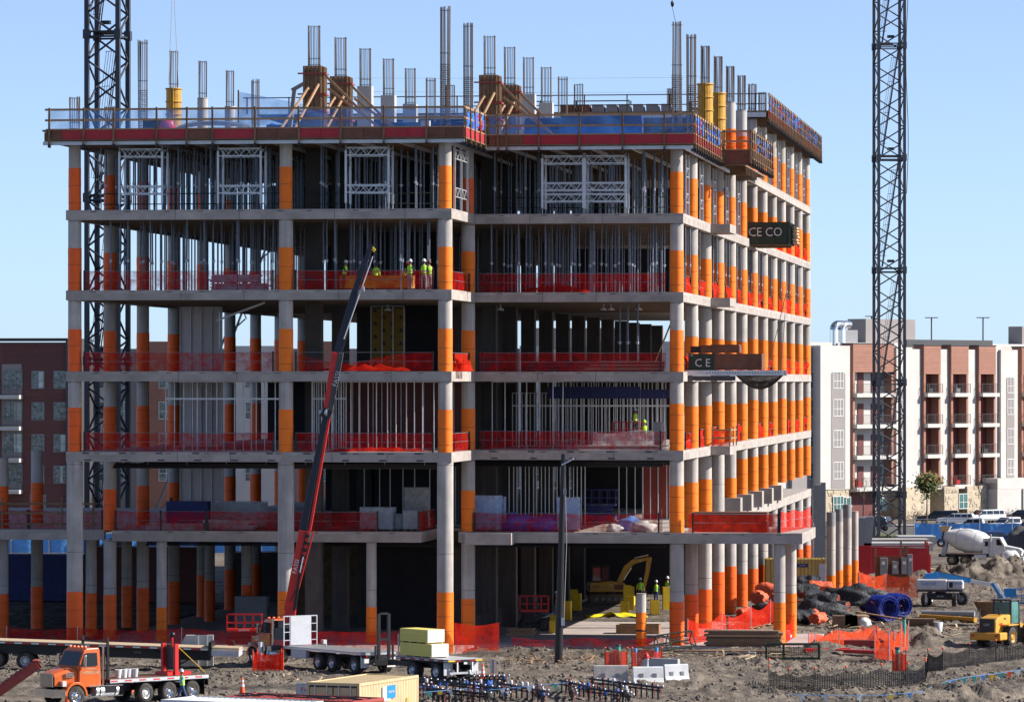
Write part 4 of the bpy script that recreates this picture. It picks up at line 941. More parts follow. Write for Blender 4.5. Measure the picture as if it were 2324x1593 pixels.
MB().sheet(lambda s, q: (.02+1.1*s, .06+.05*math.sin(9*s), .95*q), 10, 3).build('net', M['red_net_dense'], t)
# deck clutter on level seven
def pile(label, u, w, z, n, lx, m, cat='rebar bundle', r=.02, spread=.5, h=.5, name='rebar_bundle'):
    mb = MB()
    for k in range(n):
        y = rnd.uniform(-spread, spread); zz = rnd.uniform(.03, h)*(1-abs(y)/spread*.8); a = rnd.uniform(-.12, .12)
        P = [(-lx/2+lx*i/6, y+a*(i-3)*.3+rnd.uniform(-.05, .05), max(.03, zz*math.sin(math.pi*(i+.6)/7.2)**.5)) for i in range(7)]
        mb.path(P, r, 4)
    return solo(name, mb, M[m], label, cat, B(u, w, z), -TH)
pile('arched tangle of loose rebar on the top deck before the two round columns', Vb(487, -6), -6, 29.46, 26, 4.2, 'steel', spread=.7, h=1.05)
solo('red_cloth', MB().blob((0, 0, .3), (.5, .3, .45), 4, 12, 8, .3, 2, flat=0), M['red'], 'red cloth bundle on the top deck left of the hanging yellow form', 'cloth', B(Vb(378, -8), -8, 29.46), -TH)
boxy('material_box', 'green grey toolbox beside the red cloth on the top deck', 'toolbox', Vb(355, -7.6), -7.6, 2, 1.4, .8, .75, 'ggreen').location = B(Vb(355, -7.6), -7.6, 29.46)
for k, (v, w, sx, sz, m, lb) in enumerate(((620, 30, 3.2, 2.2, 'blue_tarp', 'blue tarped stack at the left of the deck middle'), (640, 20, 2, 2.1, 'blue_tarp', 'second blue tarped stack behind the tallest column form'), (1365, 10, 5, 1.9, 'blue_tarp', 'wide blue tarped stack on the deck behind the right front screen'), (1265, 12, 4, 1.9, 'blue_tarp', 'blue tarped stack between the right white columns'), (980, 20, 7, 2.2, 'blue_tarp', 'long blue tarped stack behind the middle front screen'), (850, 32, 9, 2.3, 'blue_tarp', 'long low blue tarped stack behind the white deck columns'))):
    t = BT('tarped_stack', lb, 'tarped stack', Vb(v, w), w, 29.46)
    def f(s, q, sx=sx, sz=sz, k=k): 
        return (sx*(s-.5), .1*noise.noise(Vector((s*5, q*3, k)))-.5*(1 if q < 1 else 0)+q*.3, sz*q*(.93+.1*noise.noise(Vector((s*3, k, 0)))))
    MB().box(-sx/2+.05, sx/2-.05, -.3, .9, 0, sz*.92).build('pile', M['navyboard'], t)
    MB().sheet(f, 20, 8).build('tarp', M[m], t)
t = BT('steel_bracket', 'bent grey steel strongback standing left of the tallest column form', 'bracket', Vb(655, 3), 3, 29.46)
MB().bar((0, 0, 0), (.35, 0, 3.0), .35, .2).build('beam', M['mgrey'], t); MB().bar((.2, 0, 3.0), (1.3, 0, 3.6), .3, .2).build('beam', M['mgrey'], t); MB().bar((1.1, 0, 4.1), (2.3, 0, 3.0), .3, .2).build('beam', M['mgrey'], t)
boxy('bucket', 'white bucket on the top deck behind the front screen', 'bucket', Vb(966, -8), -8, 2, .5, .5, .5, 'white').location = B(Vb(966, -8), -8, 29.46)
# blue screens of the far deck, left
t = thing('blue_screen', 'blue mesh screen on timber posts at the left end of the rear deck', 'screen', B(Vb(541, 52), 52, 33.2), -TH)
MB().sheet(lambda s, q: (6*s, .1*math.sin(7*s), q*(2.4-1.2*s)), 16, 4).build('mesh_panel', M['blue_net'], t); MB().bar((0, 0, -1), (0, 0, 2.5), .1).build('post', M['wood_d'], t)
MB().box(.0, 3.4, .2, .3, -1.1, -.1).build('panel', M['red'], t)
# crane sling
hook = W(393, -60, 284); mbp = MB()
t = thing('crane_sling', 'thin steel crane sling lifting the yellow round form at the left', 'sling', tuple(hook))
for v in (383, 405): MB().tube((0, 0, 0), W(v, 193, 281.5)-hook, .02, 5).build('cable', M['mgrey'], t)
t = thing('tag_line', 'thin cable with a hook dangling above the front corner cage', 'cable', tuple(W(1526, -40, 264))); p0 = W(1526, -40, 264)
MB().tube((0, 0, 0), W(1526, 18, 264)-p0, .015, 5).build('cable', M['black'], t); MB().path([W(1526, 18, 264)-p0, W(1534, 55, 264)-p0, ], .015, 5).build('cable', M['black'], t); MB().lathe([(.0, -.2), (.09, -.1), (.1, .1), (0, .25)], c=W(1526, 10, 264)-p0, n=8).build('hook', M['black'], t)
for y0, y1 in ((297, 290), (340, 325)):
    pass
for i, (vy0, vy1) in enumerate(((178, 172), (209, 206))):
    P = [W(905+k*100, vy0+(vy1-vy0)*k/9+3*math.sin(k/9*math.pi), 330)-W(905, vy0, 330) for k in range(-1, 8)]
    solo('overhead_wire', MB().path(P, .010, 3), M['mgrey'], 'thin %s wire strung across the sky above the deck' % ('upper' if i == 0 else 'lower'), 'wire', tuple(W(905, vy0, 330)))
# ---------------------------------------------------------------- tower cranes
def tower_crane(name, label, loc, rz, wd, bay, H, chord, zoff=0):
    t = thing(name, label, 'tower crane', loc, rz); q = wd/2
    for x in (-q, q):
        for y in (-q, q): MB().box(x-chord/2, x+chord/2, y-chord/2, y+chord/2, 0, H).build('chord', M['crane'], t)
    um = MB().tube((0, 0, 0), (0, 0, 1), chord*.24, 6, caps=False).mesh('brace', M['crane'])
    n = int(H/bay)
    for k in range(n):
        z0, z1 = k*bay, (k+1)*bay; s = 1 if k % 2 else -1
        rod('brace', t, (-q*s, -q, z0), (q*s, -q, z1), um); rod('brace', t, (q*s, q, z0), (-q*s, q, z1), um)
        rod('brace', t, (-q, -q*s, z0), (-q, q*s, z1), um); rod('brace', t, (q, q*s, z0), (q, -q*s, z1), um)
        if k % 7 == 3:
            for y in (-q, q): rod('strut', t, (-q, y, z0), (q, y, z0), um); rod('strut', t, (-q, y, z0+.35), (q, y, z0+.35), um)
            for x in (-q, q): rod('strut', t, (x, -q, z0), (x, q, z0), um)
            MB().box(-q+.1, q*.2, -q+.1, q-.1, z0+.36, z0+.42).build('landing', M['crane'], t)
            MB().box(-.25, .35, -q*.6, -q*.2, z0+.9, z0+1.15).build('junction_box', M['black'], t)
            for x in (-q, q):
                for y in (-q, q): MB().box(x-chord*.75, x+chord*.75, y-chord*.75, y+chord*.75, z0-.15, z0+.5).build('joint_sleeve', M['crane'], t)
            lz = z0+.5; up = bay*7-.8; mb = MB()
            for yy in (-.25, .2): mb.bar((-q*.55, yy, lz), (q*.7, yy, lz+up), .07)
            for i in range(14): f = (i+.5)/14; mb.bar((-q*.55+q*1.25*f, -.25, lz+up*f), (-q*.55+q*1.25*f, .2, lz+up*f), .04)
            mb.build('ladder', M['crane'], t); mb = MB()
            for i in range(4): x = -.55+.22*i; mb.bar((-q*.9+.18*i, -.6, lz+.1*up), (q*.1+.18*i, -.6, lz+.93*up), .03)
            for f in (.1, .4, .7, .93): mb.bar((-q*.9+q*f, -.6, lz+up*f), (-q*.9+q*f+.6, -.6, lz+up*f+.05), .04)
            mb.build('ladder_guard', M['crane'], t)
    return t
tc1 = tower_crane('tower_crane', 'dark lattice tower crane mast standing alone at the right of the building', (XatY(2018, 426), 426, 0), R(6), 2.45, 1.5, 57, .25)
MB().path([(1.45+.12*math.sin(k*.9), -1.3, 57-2.2*k) for k in range(12)], .035, 5).build('cable', M['black'], tc1)
tc2 = tower_crane('tower_crane', 'thick dark lattice tower crane mast rising behind the left end of the building', (XatY(244, 322), 322, 0), R(-13), 2.3, 1.65, 46, .31)
# small background derrick seen through the left bays
t = thing('lattice_boom', 'dark lattice crane boom leaning behind the left bays of the building', 'crane boom', (XatY(360, 400), 400, 0), R(10))
um = MB().tube((0, 0, 0), (0, 0, 1), .07, 5, caps=False).mesh('brace', M['crane'])
a0, a1 = Vector((-1, 0, 2)), Vector((9, 0, 27))
for y in (-.6, .6):
    for x in (0, 1.2): rod('chord', t, a0+Vector((x, y, 0)), a1+Vector((x*.4, y*.4, 0)), um)
for k in range(16):
    p = a0.lerp(a1, k/16); q = a0.lerp(a1, (k+1)/16); rod('brace', t, p+Vector((0 if k % 2 else 1.2, -.6, 0)), q+Vector((1.1 if k % 2 else 0, -.55, 0)), um)
# ---------------------------------------------------------------- apartments
def facade(name, label, P0, al):
    t = thing(name, label, 'apartment building', (P0.x, P0.y, 0), al); return t
def tx(P0, al, vx):      # distance along facade for a picture column
    k = (vx-CX)/FL; c, s = math.cos(al), math.sin(al)
    return (k*P0.y-P0.x)/(c-k*s)
winc = {}
def window(parent, x, z, w, h, y, n=2, glass='glass_g', frame='white'):
    k = (round(w, 2), round(h, 2), n, frame)
    if k not in winc:
        mb = MB(); e = .07
        mb.box(-w/2-e, w/2+e, -.03, .05, -e, .0); mb.box(-w/2-e, w/2+e, -.03, .05, h, h+e)
        for i in range(n+1): xx = -w/2-e+(w+e)*i/n; mb.box(xx, xx+e, -.03, .05, .001, h-.001)
        mb.box(-w/2, w/2, -.02, .04, h*.42, h*.42+.05)
        pn = MB().box(-w/2, w/2, .02, .035, 0, h); cu = MB().box(w*.05, w/2-.05, .012, .019, .02, h-.02)
        winc[k] = (mb.mesh('window', M[frame]), pn.mesh('pane', M[glass]), cu.mesh('blind', M['curtain']))
    a, b_, c = winc[k]; o = inst('window', a, parent, (x, y, z))
    inst('pane', b_, o).data = b_
    if rnd.random() < .4: q = inst('blind', c, o); q.scale = (rnd.choice((1, -1, 1, .5)), 1, 1)
    return o
def balcony(parent, x0, x1, y, z, d=1.5, rail_h=1.05, furn=True):
    b_ = MB().box(x0-.25, x1+.25, y-d-.2, y-.003, z-.42, z).build('balcony', M['stucco_w'], parent)
    mb = MB(); yy = y-d
    for zz in (.12, rail_h): mb.bar((x0-.15, yy, z+zz), (x1+.15, yy, z+zz), .04); mb.bar((x0-.13, yy, z+zz), (x0-.13, y, z+zz), .04)
    n = int((x1-x0)/.16)
    for i in range(n+1): mb.bar((x0-.13+(x1-x0+.26)*i/n, yy, z+.12), (x0-.13+(x1-x0+.26)*i/n, yy, z+rail_h), .018)
    for i in range(3): mb.bar((x0-.13+(x1-x0+.26)*i/2, yy, z), (x0-.13+(x1-x0+.26)*i/2, yy, z+rail_h), .05)
    mb.build('railing', M['dgrey'], b_)
    if furn:
        k = rnd.random()
        if k < .5: MB().box(x0+.3, x0+1.0, y-1.1, y-.5, z+.003, z+.55).box(x0+.3, x0+.4, y-1.1, y-.5, z+.55, z+.95).build('seat', M[rnd.choice(('dgrey', 'mgrey', 'red', 'wood_pale'))], b_)
    return b_
Z = [3.55, 7.05, 10.5, 13.95]       # balcony levels
AL = R(47); P0 = Vector((XatY(1822, 497), 497, 0))
ap = facade('apartment_building', 'sunlit white and brown apartment building with stacked balconies at the right', P0, AL); X = lambda v: tx(P0, AL, v)
Xd = lambda v, d: tx(P0, AL, v-15*d)
def wallp(x0, x1, z0, z1, y0, y1, m, name='wall', par=None): return MB().box(x0, x1, y0, y1, z0, z1).build(name, M[m], par or ap)
base = 3.4
wallp(-14, X(2420), 3.41, 18.6, .6, 14, 'stucco_w', 'main_wall'); wallp(-14, X(2420), -.1, 3.4, .6, 14, 'stone', 'base_wall')
def panel_lines(x0, x1, z0, z1, y, sp, par, m):      # individual siding boards
    me_ = MB().box(0, x1-x0, -.03, -.002, .015, sp-.02).mesh('siding_board', M[m]); z = z0
    while z < z1-sp: inst('siding_board', me_, par, (x0, y, z)); z += sp
# white pier with grey window strip
x0, x1 = Xd(1861, 1), Xd(1928, 1); w = wallp(x0, x1, 3.4, 19.2, -1.0, .6, 'stucco_w', 'pier'); wallp(x0+.1, x1-.1, -.1, 3.38, -.9, .6, 'stone', 'pier_base')
g0, g1 = Xd(1885, 1), Xd(1917, 1); wallp(g0, g1, 3.5, 16.2, -1.03, -1.001, 'stucco_g', 'grey_panel', w)
for z in [.9]+[q+.95 for q in Z[:0]]+[4.6, 8.1, 11.5, 14.95-.4]: window(ap, (g0+g1)/2, z if z > 1 else 1.1, 1.65, 1.75 if z > 1 else 1.5, -1.04, 3)
x0, x1 = X(1839), X(1857); w = wallp(x0-3, x1, 3.4, 19.0, .1, .6, 'stucco_g', 'grey_panel')
for z in (4.6, 8.1, 11.5, 14.5): window(ap, X(1848), z, 1.2, 1.75, .08, 2)
# big brown bay
def bay(v0, v1, ztop, zbrown, d, side=True, wide=False):
    a, c = Xd(v0, d), Xd(v1, d); e = .35
    wallp(a, a+e, 3.4, ztop, -d, .6, 'brown', 'side_wall'); wallp(c-e, c, 3.4, ztop, -d, .6, 'brown', 'side_wall')
    h = wallp(a+e, c-e, zbrown, ztop, -d, .6, 'brown', 'parapet_wall'); panel_lines(a, c, zbrown, ztop, -d, .28, h, 'brown')
    MB().box(a-.08, c+.08, -d-.08, .7, ztop+.003, ztop+.12).build('coping', M['dgrey'], ap)
    for z in Z:
        if wide:
            wallp(a+e+.002, c-e-.002, z+.002, z+3.0, .3, .58, 'stucco_w', 'recess_wall')
            for k in range(2): wallp(a+e+1.8+2.4*k, a+e+2.8+2.4*k, z+.05, z+2.3, .2, .298, 'door', 'door')
            window(ap, a+e+.55, z+.7, .6, 1.5, .27, 1); window(ap, c-e-.8, z+.7, .9, 1.5, .27, 1)
        else:
            wallp(a+e+.002, c-e-.002, z+.002, z+3.0, .3, .58, 'door', 'recess_wall'); window(ap, a+e+.55, z+.35, .85, 1.9, .26, 1, frame='mgrey')
        balcony(ap, a+e-.05, c-e+.15, -.0, z, d+.35)
    return a, c
bay(1935, 2027, 19.4, 16.3, .8, wide=True)
x0, x1 = Xd(2034, .6), Xd(2070, .6); w = wallp(x0, x1, 3.4, 19.1, -.6, .6, 'stucco_w', 'pier'); wallp(Xd(2040, .6), Xd(2054, .6), 3.5, 16, -.63, -.601, 'stucco_g', 'grey_panel', w)
for z in (.9, 4.6, 8.1, 11.5, 14.5): window(ap, Xd(2047, .6), z, .9, 1.7, -.64, 2)
for a, c in ((2096, 2134), (2158, 2197), (2221, 2259)): bay(a, c, 19.3, 16.1, .8)
x0, x1 = Xd(2271, .8), Xd(2309, .8); w = wallp(x0, x1, 3.4, 18.9, -.8, .6, 'stucco_w', 'pier'); wallp(Xd(2283, .8), Xd(2301, .8), 3.5, 15.6, -.83, -.801, 'stucco_g', 'grey_panel', w)
for z in (4.6, 8.1, 11.5, 14.0): window(ap, Xd(2292, .8), z, 1.1, 1.7, -.84, 2)
bay(2318, 2356, 19.2, 16.0, .8)
for va, vb in ((2072, 2096), (2134, 2158), (2197, 2221), (2259, 2271), (1928, 1935)): wallp(Xd(va, .8)+.02, Xd(vb, .8)-.02, 3.41, 18.9, -.45, .59, 'stucco_w', 'pier')
# ground-floor stone piers, arches, entries
for a, c in ((2029, 2085), (2118, 2150), (2170, 2215)): wallp(X(a), X(c), -.1, 3.38, -1.6, .6, 'stone', 'stone_pier')
wallp(X(2216), X(2280), -.1, 3.7, -3.0, -1.0, 'stucco_w', 'entry_wall'); wallp(X(2216), X(2420), 3.0, 4.2, -3.02, -.9, 'stucco_w', 'entry_lintel'); wallp(X(2282), X(2420), 0, 2.99, -.3, .55, 'stucco_g', 'entry_wall')
wallp(X(2272), X(2283), -.1, 2.99, -3.2, -.6, 'stucco_w', 'entry_column')
for v in (1905, 2010, 2160): window(ap, X(v), .9, 1.5, 1.6, -1.65 if v == 2160 else -.95 if v == 1905 else .5, 2)
wallp(X(1940), X(1990), 0, 3.0, .45, .595, 'door', 'door')
# stone blocks proud of the base
for k in range(90):
    v = rnd.choice(((1862, 1927), (2030, 2084), (2119, 2149), (2171, 2214))); a = rnd.uniform(X(v[0]), X(v[1])-.8); y = -.93 if v[0] < 1900 else -1.63
    z = rnd.choice([.05+.33*i for i in range(10)]); MB().box(a, a+rnd.uniform(.35, .75), y-.02, y+.025, z, z+.29).build('stone', M['stone'], ap)
# roof things
wallp(X(2019), X(2131), 18.7, 22.3, 3.4, 6, 'stucco_g', 'stair_tower'); wallp(X(2367), X(2460), 18.7, 21.7, 3, 5, 'stucco_g', 'stair_tower')
wallp(-14, X(2420), 18.62, 19.6, 1.6, 14, 'stucco_w', 'roof'); MB().box(X(2080), X(2275), 1.4, 1.55, 18.7, 20.0).build('coping', M['dgrey'], ap)
for k, (v, r_) in enumerate(((1921, .5), (1938, .5))):
    cc_ = X(v); mb = MB(); mb.tube((cc_, 1.8, 19.3), (cc_, 1.8, 21.0), r_, 14)
    P = [(cc_+2.2*(1-math.cos(a))*.35, 1.8, 21.0+.6*math.sin(a)) for a in [math.pi/2*i/5 for i in range(6)]]; mb.path(P+[(cc_+1.4, 1.8, 21.6)], r_*.9, 14)
    mb.build('vent_duct', M['chrome'], ap)
MB().box(X(1950), X(1985), 2.4, 3.3, 19.6, 21).build('roof_unit', M['mgrey'], ap)
for k, v in enumerate((2114, 2231, 1978)):
    Yp = 530; t = thing('light_pole', 'tall thin twin-head street light beyond the apartment roof, %s' % ('left of two clear of the mast', 'right one', 'partly hidden by the crane mast')[k], 'street light', (XatY(v, Yp), Yp, 0))
    zt = W(v, 722 if k < 2 else 719, Yp).z; MB().tube((0, 0, 0), (0, 0, zt), .13, 8, r2=.08).build('pole', M['dgrey'], t); MB().box(-.75, .75, -.15, .15, zt, zt+.1).build('head', M['dgrey'], t)
# left apartments: shaded brown block and a grey-white wing running behind the site
AL2 = R(-7); P1 = Vector((XatY(-120, 493), 493, 0)); X2 = lambda v: tx(P1, AL2, v)
ap = facade('apartment_building', 'dark brown shaded apartment building with balconies at the left edge', P1, AL2)
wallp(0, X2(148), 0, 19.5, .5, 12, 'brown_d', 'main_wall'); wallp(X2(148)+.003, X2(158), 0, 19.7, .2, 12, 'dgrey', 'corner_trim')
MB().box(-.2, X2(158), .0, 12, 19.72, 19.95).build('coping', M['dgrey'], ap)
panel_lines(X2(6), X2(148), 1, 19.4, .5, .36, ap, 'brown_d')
zs = [14.55, 11.15, 7.7, 4.3]
for z in zs:
    for v, w_ in ((84, 1.28), (134, 1.28)): window(ap, X2(v), z+.0, w_, 1.8, .44, 2, 'mirrorwin', 'mgrey')
    wallp(X2(2), X2(47), z-.7, z+2.6, .43, .466, 'stucco_g', 'grey_panel'); window(ap, X2(28), z-.1, 1.9, 2.0, .40, 3, 'mirrorwin', 'mgrey')
    balcony(ap, X2(-30), X2(44), .45, z-.75, 1.5, furn=False)
for v in (72, 90): window(ap, X2(60+.3*v), 1.0, 1.4, 2.0, .44, 2, 'mirrorwin', 'mgrey')
AL3 = R(-4); P1 = Vector((XatY(160, 505), 505, 0)); X2 = lambda v: tx(P1, AL3, v)
ap = facade('apartment_building', 'long grey and white apartment wing partly hidden behind the concrete building', P1, AL3)
wallp(0, X2(1830), 0, 18.9, .5, 12, 'stucco_g', 'main_wall')
for k, v in enumerate((190, 335, 520, 700, 860, 1010, 1180, 1345, 1460, 1590, 1720)):
    a = X2(v); c = a+3.4+(k % 3); wallp(a, c, 0, 19.7 if k % 2 else 19.2, -.6, .5, ('stucco_w', 'brown')[k % 2], 'pier')
    for z in zs: window(ap, (a+c)/2, z, 1.6, 1.8, -.64, 2, 'mirrorwin' if v < 600 else 'glass_g')
for v in (250, 280, 420, 450, 600, 640, 1090, 1130, 1260, 1300, 1410, 1520):
    for z in zs: window(ap, X2(v), z, 1.3, 1.8, .46, 2, 'mirrorwin' if v < 600 else 'glass_g')
wallp(X2(880), X2(915), 18.95, 22.5, 4, 9, 'stucco_w', 'stair_tower'); wallp(X2(1190), X2(1500), 18.95, 21.2, 4, 9, 'stucco_g', 'stair_tower')
# ---------------------------------------------------------------- trees and shrubs
def tree(x, y, h, r, label, leaves=2600, seed=1, orange=.4):
    t = thing('street_tree', label, 'tree', (x, y, 0)); rr = random.Random(seed); mb = MB(); tips = []
    mb.tube((0, 0, 0), (.05, 0, h*.35), .11, 8, r2=.08)
    def grow(p, d, ln, ra, n):
        q = p+d*ln; mb.tube(p, q, ra, 5, r2=ra*.6, caps=False); tips.append(q)
        if n == 0: return
        for k in range(3 if n > 1 else 2):
            dd = (d+Vector((rr.uniform(-.7, .7), rr.uniform(-.7, .7), rr.uniform(-.1, .5)))).normalized(); grow(p.lerp(q, rr.uniform(.6, 1)), dd, ln*rr.uniform(.6, .85), ra*.6, n-1)
    grow(Vector((.05, 0, h*.33)), Vector((0, 0, 1)), h*.25, .08, 4)
    mb.build('trunk', M['bark'], t)
    if leaves:
        lb = MB()
        for i in range(leaves):
            c = rr.choice(tips); p = c+Vector((rr.gauss(0, .38), rr.gauss(0, .38), rr.gauss(0, .32))); s = rr.uniform(.08, .17); a = Vector((rr.uniform(-1, 1), rr.uniform(-1, 1), rr.uniform(-1, 1))).normalized(); b_ = a.orthogonal().normalized()*s; a = a*s*.7
            mi = 1 if (p.x*.3+p.z*.35-h*.28+rr.uniform(-.5, .5)) > .2 and rr.random() < orange*2 else 0
            lb.add([p-a, p+b_, p+a, p-b_], [(0, 1, 2, 3)], mi)
        lb.build('crown', [M['leaf'], M['leaf_o']], t, recalc=False)
    return t
gp = G(2091, 1190); tree(gp.x, gp.y-6, 5.2, 2, 'small tree turning from green to orange beside the crane mast at the right', 4600, 5, orange=.22)
gp = G(1952, 1190); tree(gp.x, gp.y-4, 5, 2, 'thin leafless young tree left of the crane mast', 0, 8)
gp = G(2213, 1180); tree(gp.x, gp.y-6, 5.5, 2, 'thin leafless young tree in front of the stone base at the right', 0, 21)
for k, (v, m) in enumerate(((1990, 'leaf_o'), (2076, 'leaf_o'), (2195, 'leaf'), (2283, 'leaf'))):
    mb = MB(); g_ = G(v, 1176)
    for i in range(420): 
        p = Vector((rnd.gauss(0, .7), rnd.gauss(0, .4), abs(rnd.gauss(.35, .3)))); s = rnd.uniform(.06, .13); mb.add([p+Vector((-s, 0, 0)), p+Vector((0, s, .05)), p+Vector((s, 0, s)), p+Vector((0, -s, s))], [(0, 1, 2, 3)])
    solo('shrub', mb, M[m], 'low shrub by the apartment wall, %s from the left' % NTH[k], 'shrub', (g_.x, g_.y-5, 0))
# ---------------------------------------------------------------- vehicles
def bev(o, w=.03, n=2):
    m = o.modifiers.new('bevel', 'BEVEL'); m.width = w; m.segments = n; m.limit_method = 'ANGLE'; m.angle_limit = R(35); return o
def hull(poly, hw):       # side profile in x,z with half width by height
    mb = MB(); n = len(poly); vs = [(x, -hw(x, z), z) for x, z in poly]+[(x, hw(x, z), z) for x, z in poly]
    return mb.add(vs, [tuple(range(n)), tuple(range(2*n-1, n-1, -1))]+[(i, n+i, n+(i+1) % n, (i+1) % n) for i in range(n)])
def wheel(par, x, y, r=.52, w=.3, rim='chrome', sgn=1, st=0.0, lugs=False, z=None):
    z = r-.03 if z is None else z
    mb = MB(); h = w/2
    mb.lathe([(r*.56, -h), (r*.86, -h*1.02), (r*.97, -h*.82), (r, -h*.5), (r, h*.5), (r*.97, h*.82), (r*.86, h*1.02), (r*.56, h)], ax='y', n=28)
    if lugs:
        for k in range(22):
            a = 2*math.pi*k/22
            for s in (-1, 1):
                c = Vector((math.cos(a+s*.07)*r, s*h*.45, math.sin(a+s*.07)*r)); d = Vector((math.cos(a), 0, math.sin(a)))
                mb.bar(c-d*.02, c+d*.045, .08, h*.85, up=(0, 1, 0))
    else:
        for k in range(36):
            a = 2*math.pi*k/36; c = Vector((math.cos(a)*r, 0, math.sin(a)*r)); d = Vector((math.cos(a), 0, math.sin(a))); mb.bar(c-d*.01, c+d*.008, .03, w*.9, up=(0, 1, 0))
    t = mb.build('wheel', M['rubber'], par, (x, y, z), st)
    q = MB(); s = sgn
    q.lathe([(r*.57, s*h*.9), (r*.53, s*h*.92), (r*.50, s*h*.3), (r*.3, s*h*.25), (r*.26, s*h*.75), (r*.14, s*h*.85), (0.001, s*h*.86)], ax='y', n=24)
    q.build('rim', M[rim], t)
    q = MB()
    for k in range(8):
        a = 2*math.pi*k/8; q.tube((math.cos(a)*r*.4, s*h*.27, math.sin(a)*r*.4), (math.cos(a)*r*.4, s*h*.33, math.sin(a)*r*.4), r*.055, 8)
    q.build('rim_holes', M['black'], t)
    return t
def cab_truck(t, xb, xf, xh, col, z0=1.0, wheel_x=None, detail=True, det2=True):
    """xb back of cab, xf windscreen base, xh front of bonnet"""
    hw = lambda x, z: 1.02 if z < 1.9 else 1.02-.12*(z-1.9)
    c = bev(hull([(xb, z0-.1), (xf, z0-.1), (xf, 1.95), (xf-.42, 2.72), (xf-.6, 2.82), (xb+.1, 2.84), (xb, 2.72)], hw).build('cab', M[col], t), .05)
    hl = xh-xf; wf = lambda x: 1.0-.22*max(0, (x-xf))/hl
    secs = []
    for i in range(7):
        x = xf+.01+(hl-.01)*i/6; zt = 1.93-.28*(i/6)**1.4; w = wf(x)*.86; secs.append([(x, -w, z0+.0), (x, -w, zt-.22), (x, -w*.86, zt-.06), (x, -w*.5, zt), (x, w*.5, zt), (x, w*.86, zt-.06), (x, w, zt-.22), (x, w, z0)])
    mb = MB(); vs = [p for s_ in secs for p in s_]; mb.add(vs, [(k*8+i, k*8+i+1, (k+1)*8+i+1, (k+1)*8+i) for k in range(6) for i in range(7)]+[tuple(range(8)), tuple(range(48, 56))], 0, False)
    hd = mb.build('bonnet', M[col], t)
    wx = wheel_x if wheel_x else xh-1.0
    for s in (-1, 1):                         # fenders
        mb = MB(); n = 10
        pts = [(wx+.74*math.cos(math.pi*i/n), .50+.70*math.sin(math.pi*i/n)) for i in range(n+1)]; inn = [(wx+.62*math.cos(math.pi*i/n), .50+.58*math.sin(math.pi*i/n)) for i in range(n+1)]
        pts[0] = (wx+.78, .55); 
        mb.prism(pts+inn[::-1], s*.78, s*1.18, 'xz'); mb.prism(pts+[(wx-.72, z0+.2)], s*.62, s*.80, 'xz'); bev(mb.build('fender', M[col], t), .03)
        MB().box(wx+.55, wx+.80, s*.84-.13, s*.84+.16, 1.0, 1.26).build('headlight', M['lgrey'], t); MB().box(wx+.802, wx+.815, s*.84-.1, s*.84+.13, 1.03, 1.23).build('headlight_lens', M['chrome'], t)
        # door window, mirror, steps
        d = MB(); d.prism([(xb+.25, 1.95), (xf-.12, 1.95), (xf-.46, 2.6), (xb+.3, 2.6)], s*(1.0), s*1.022, 'xz'); d.build('side_window', M['glass'], t)
        d = MB(); d.prism([(xb+.18, z0+.02), (xf-.04, z0+.02), (xf-.05, 1.9), (xb+.18, 1.9)], s*1.021, s*1.034, 'xz'); dd = d.build('door', M[col], t); MB().box(xb+.28, xb+.42, s*1.036, s*1.06, 1.7, 1.75).build('handle', M['chrome'], dd)
        m_ = MB(); m_.box(xf-.3, xf-.22, s*1.24-.09, s*1.24+.09, 1.9, 2.5); m_.bar((xf-.26, s*1.03, 2.52), (xf-.26, s*1.2, 2.45), .03); m_.bar((xf-.26, s*1.03, 1.95), (xf-.26, s*1.2, 1.98), .03); bev(m_.build('mirror', M['chrome'], t), .02)
        MB().tube((xb-.14, s*1.0, .9), (xb-.14, s*1.0, 2.9), .065, 10).build('exhaust', M['chrome'], t)
        f = MB(); f.box(xb-1.3, xb+.9, s*1.16-.12, s*1.16+.06, .42, .46); f.box(xb-1.3, xb+.9, s*1.16-.12, s*1.16+.06, .93, .97); f.build('step', M['chrome'], t)
        g = MB(); g.tube((xb-1.1, s*.86, .70), (xb+.4, s*.86, .70), .30, 18); g.build('fuel_tank', M['alum'], t)
        for q in (xb-.85, xb+.15): MB().lathe([(.305, -.03), (.312, -.03), (.312, .03), (.305, .03)], c=(q, s*.86, .70), ax='x', n=18).build('tank_strap', M['black'], t)
        v = MB()
        for k in range(4): v.box(xf+.25, xf+.75, s*.84, s*.885, 1.42+.07*k, 1.46+.07*k)
        v.build('side_vent', M['chrome'], t)
    ws = MB(); ws.add([(xf+.01, -.86, 1.98), (xf+.01, .86, 1.98), (xf-.375, .78, 2.66), (xf-.375, -.78, 2.66)], [(0, 1, 2, 3)]); ws.add([(xf-.02, -.86, 1.98), (xf-.02, .86, 1.98), (xf-.4, .78, 2.66), (xf-.4, -.78, 2.66)], [(0, 1, 2, 3)]); ws.build('windscreen', M['glass'], t)
    MB().prism([(-.12, 0), (.12, 0), (.06, .02)], xb-.02, xb-.003, 'yz').build('rear_plate', M[col], t) if False else None
    wg = wf(xh)*.74
    g = MB(); g.box(xh+.003, xh+.06, -wg, wg, z0-.05, 1.60); g.build('grille', M['black'], t)
    sl_ = MB().box(xh+.062, xh+.09, -.022, .022, z0-.03, 1.56).mesh('grille_slat', M['chrome'])
    for k in range(15): inst('grille_slat', sl_, t, (0, -wg*.92+wg*1.84*k/14, 0))
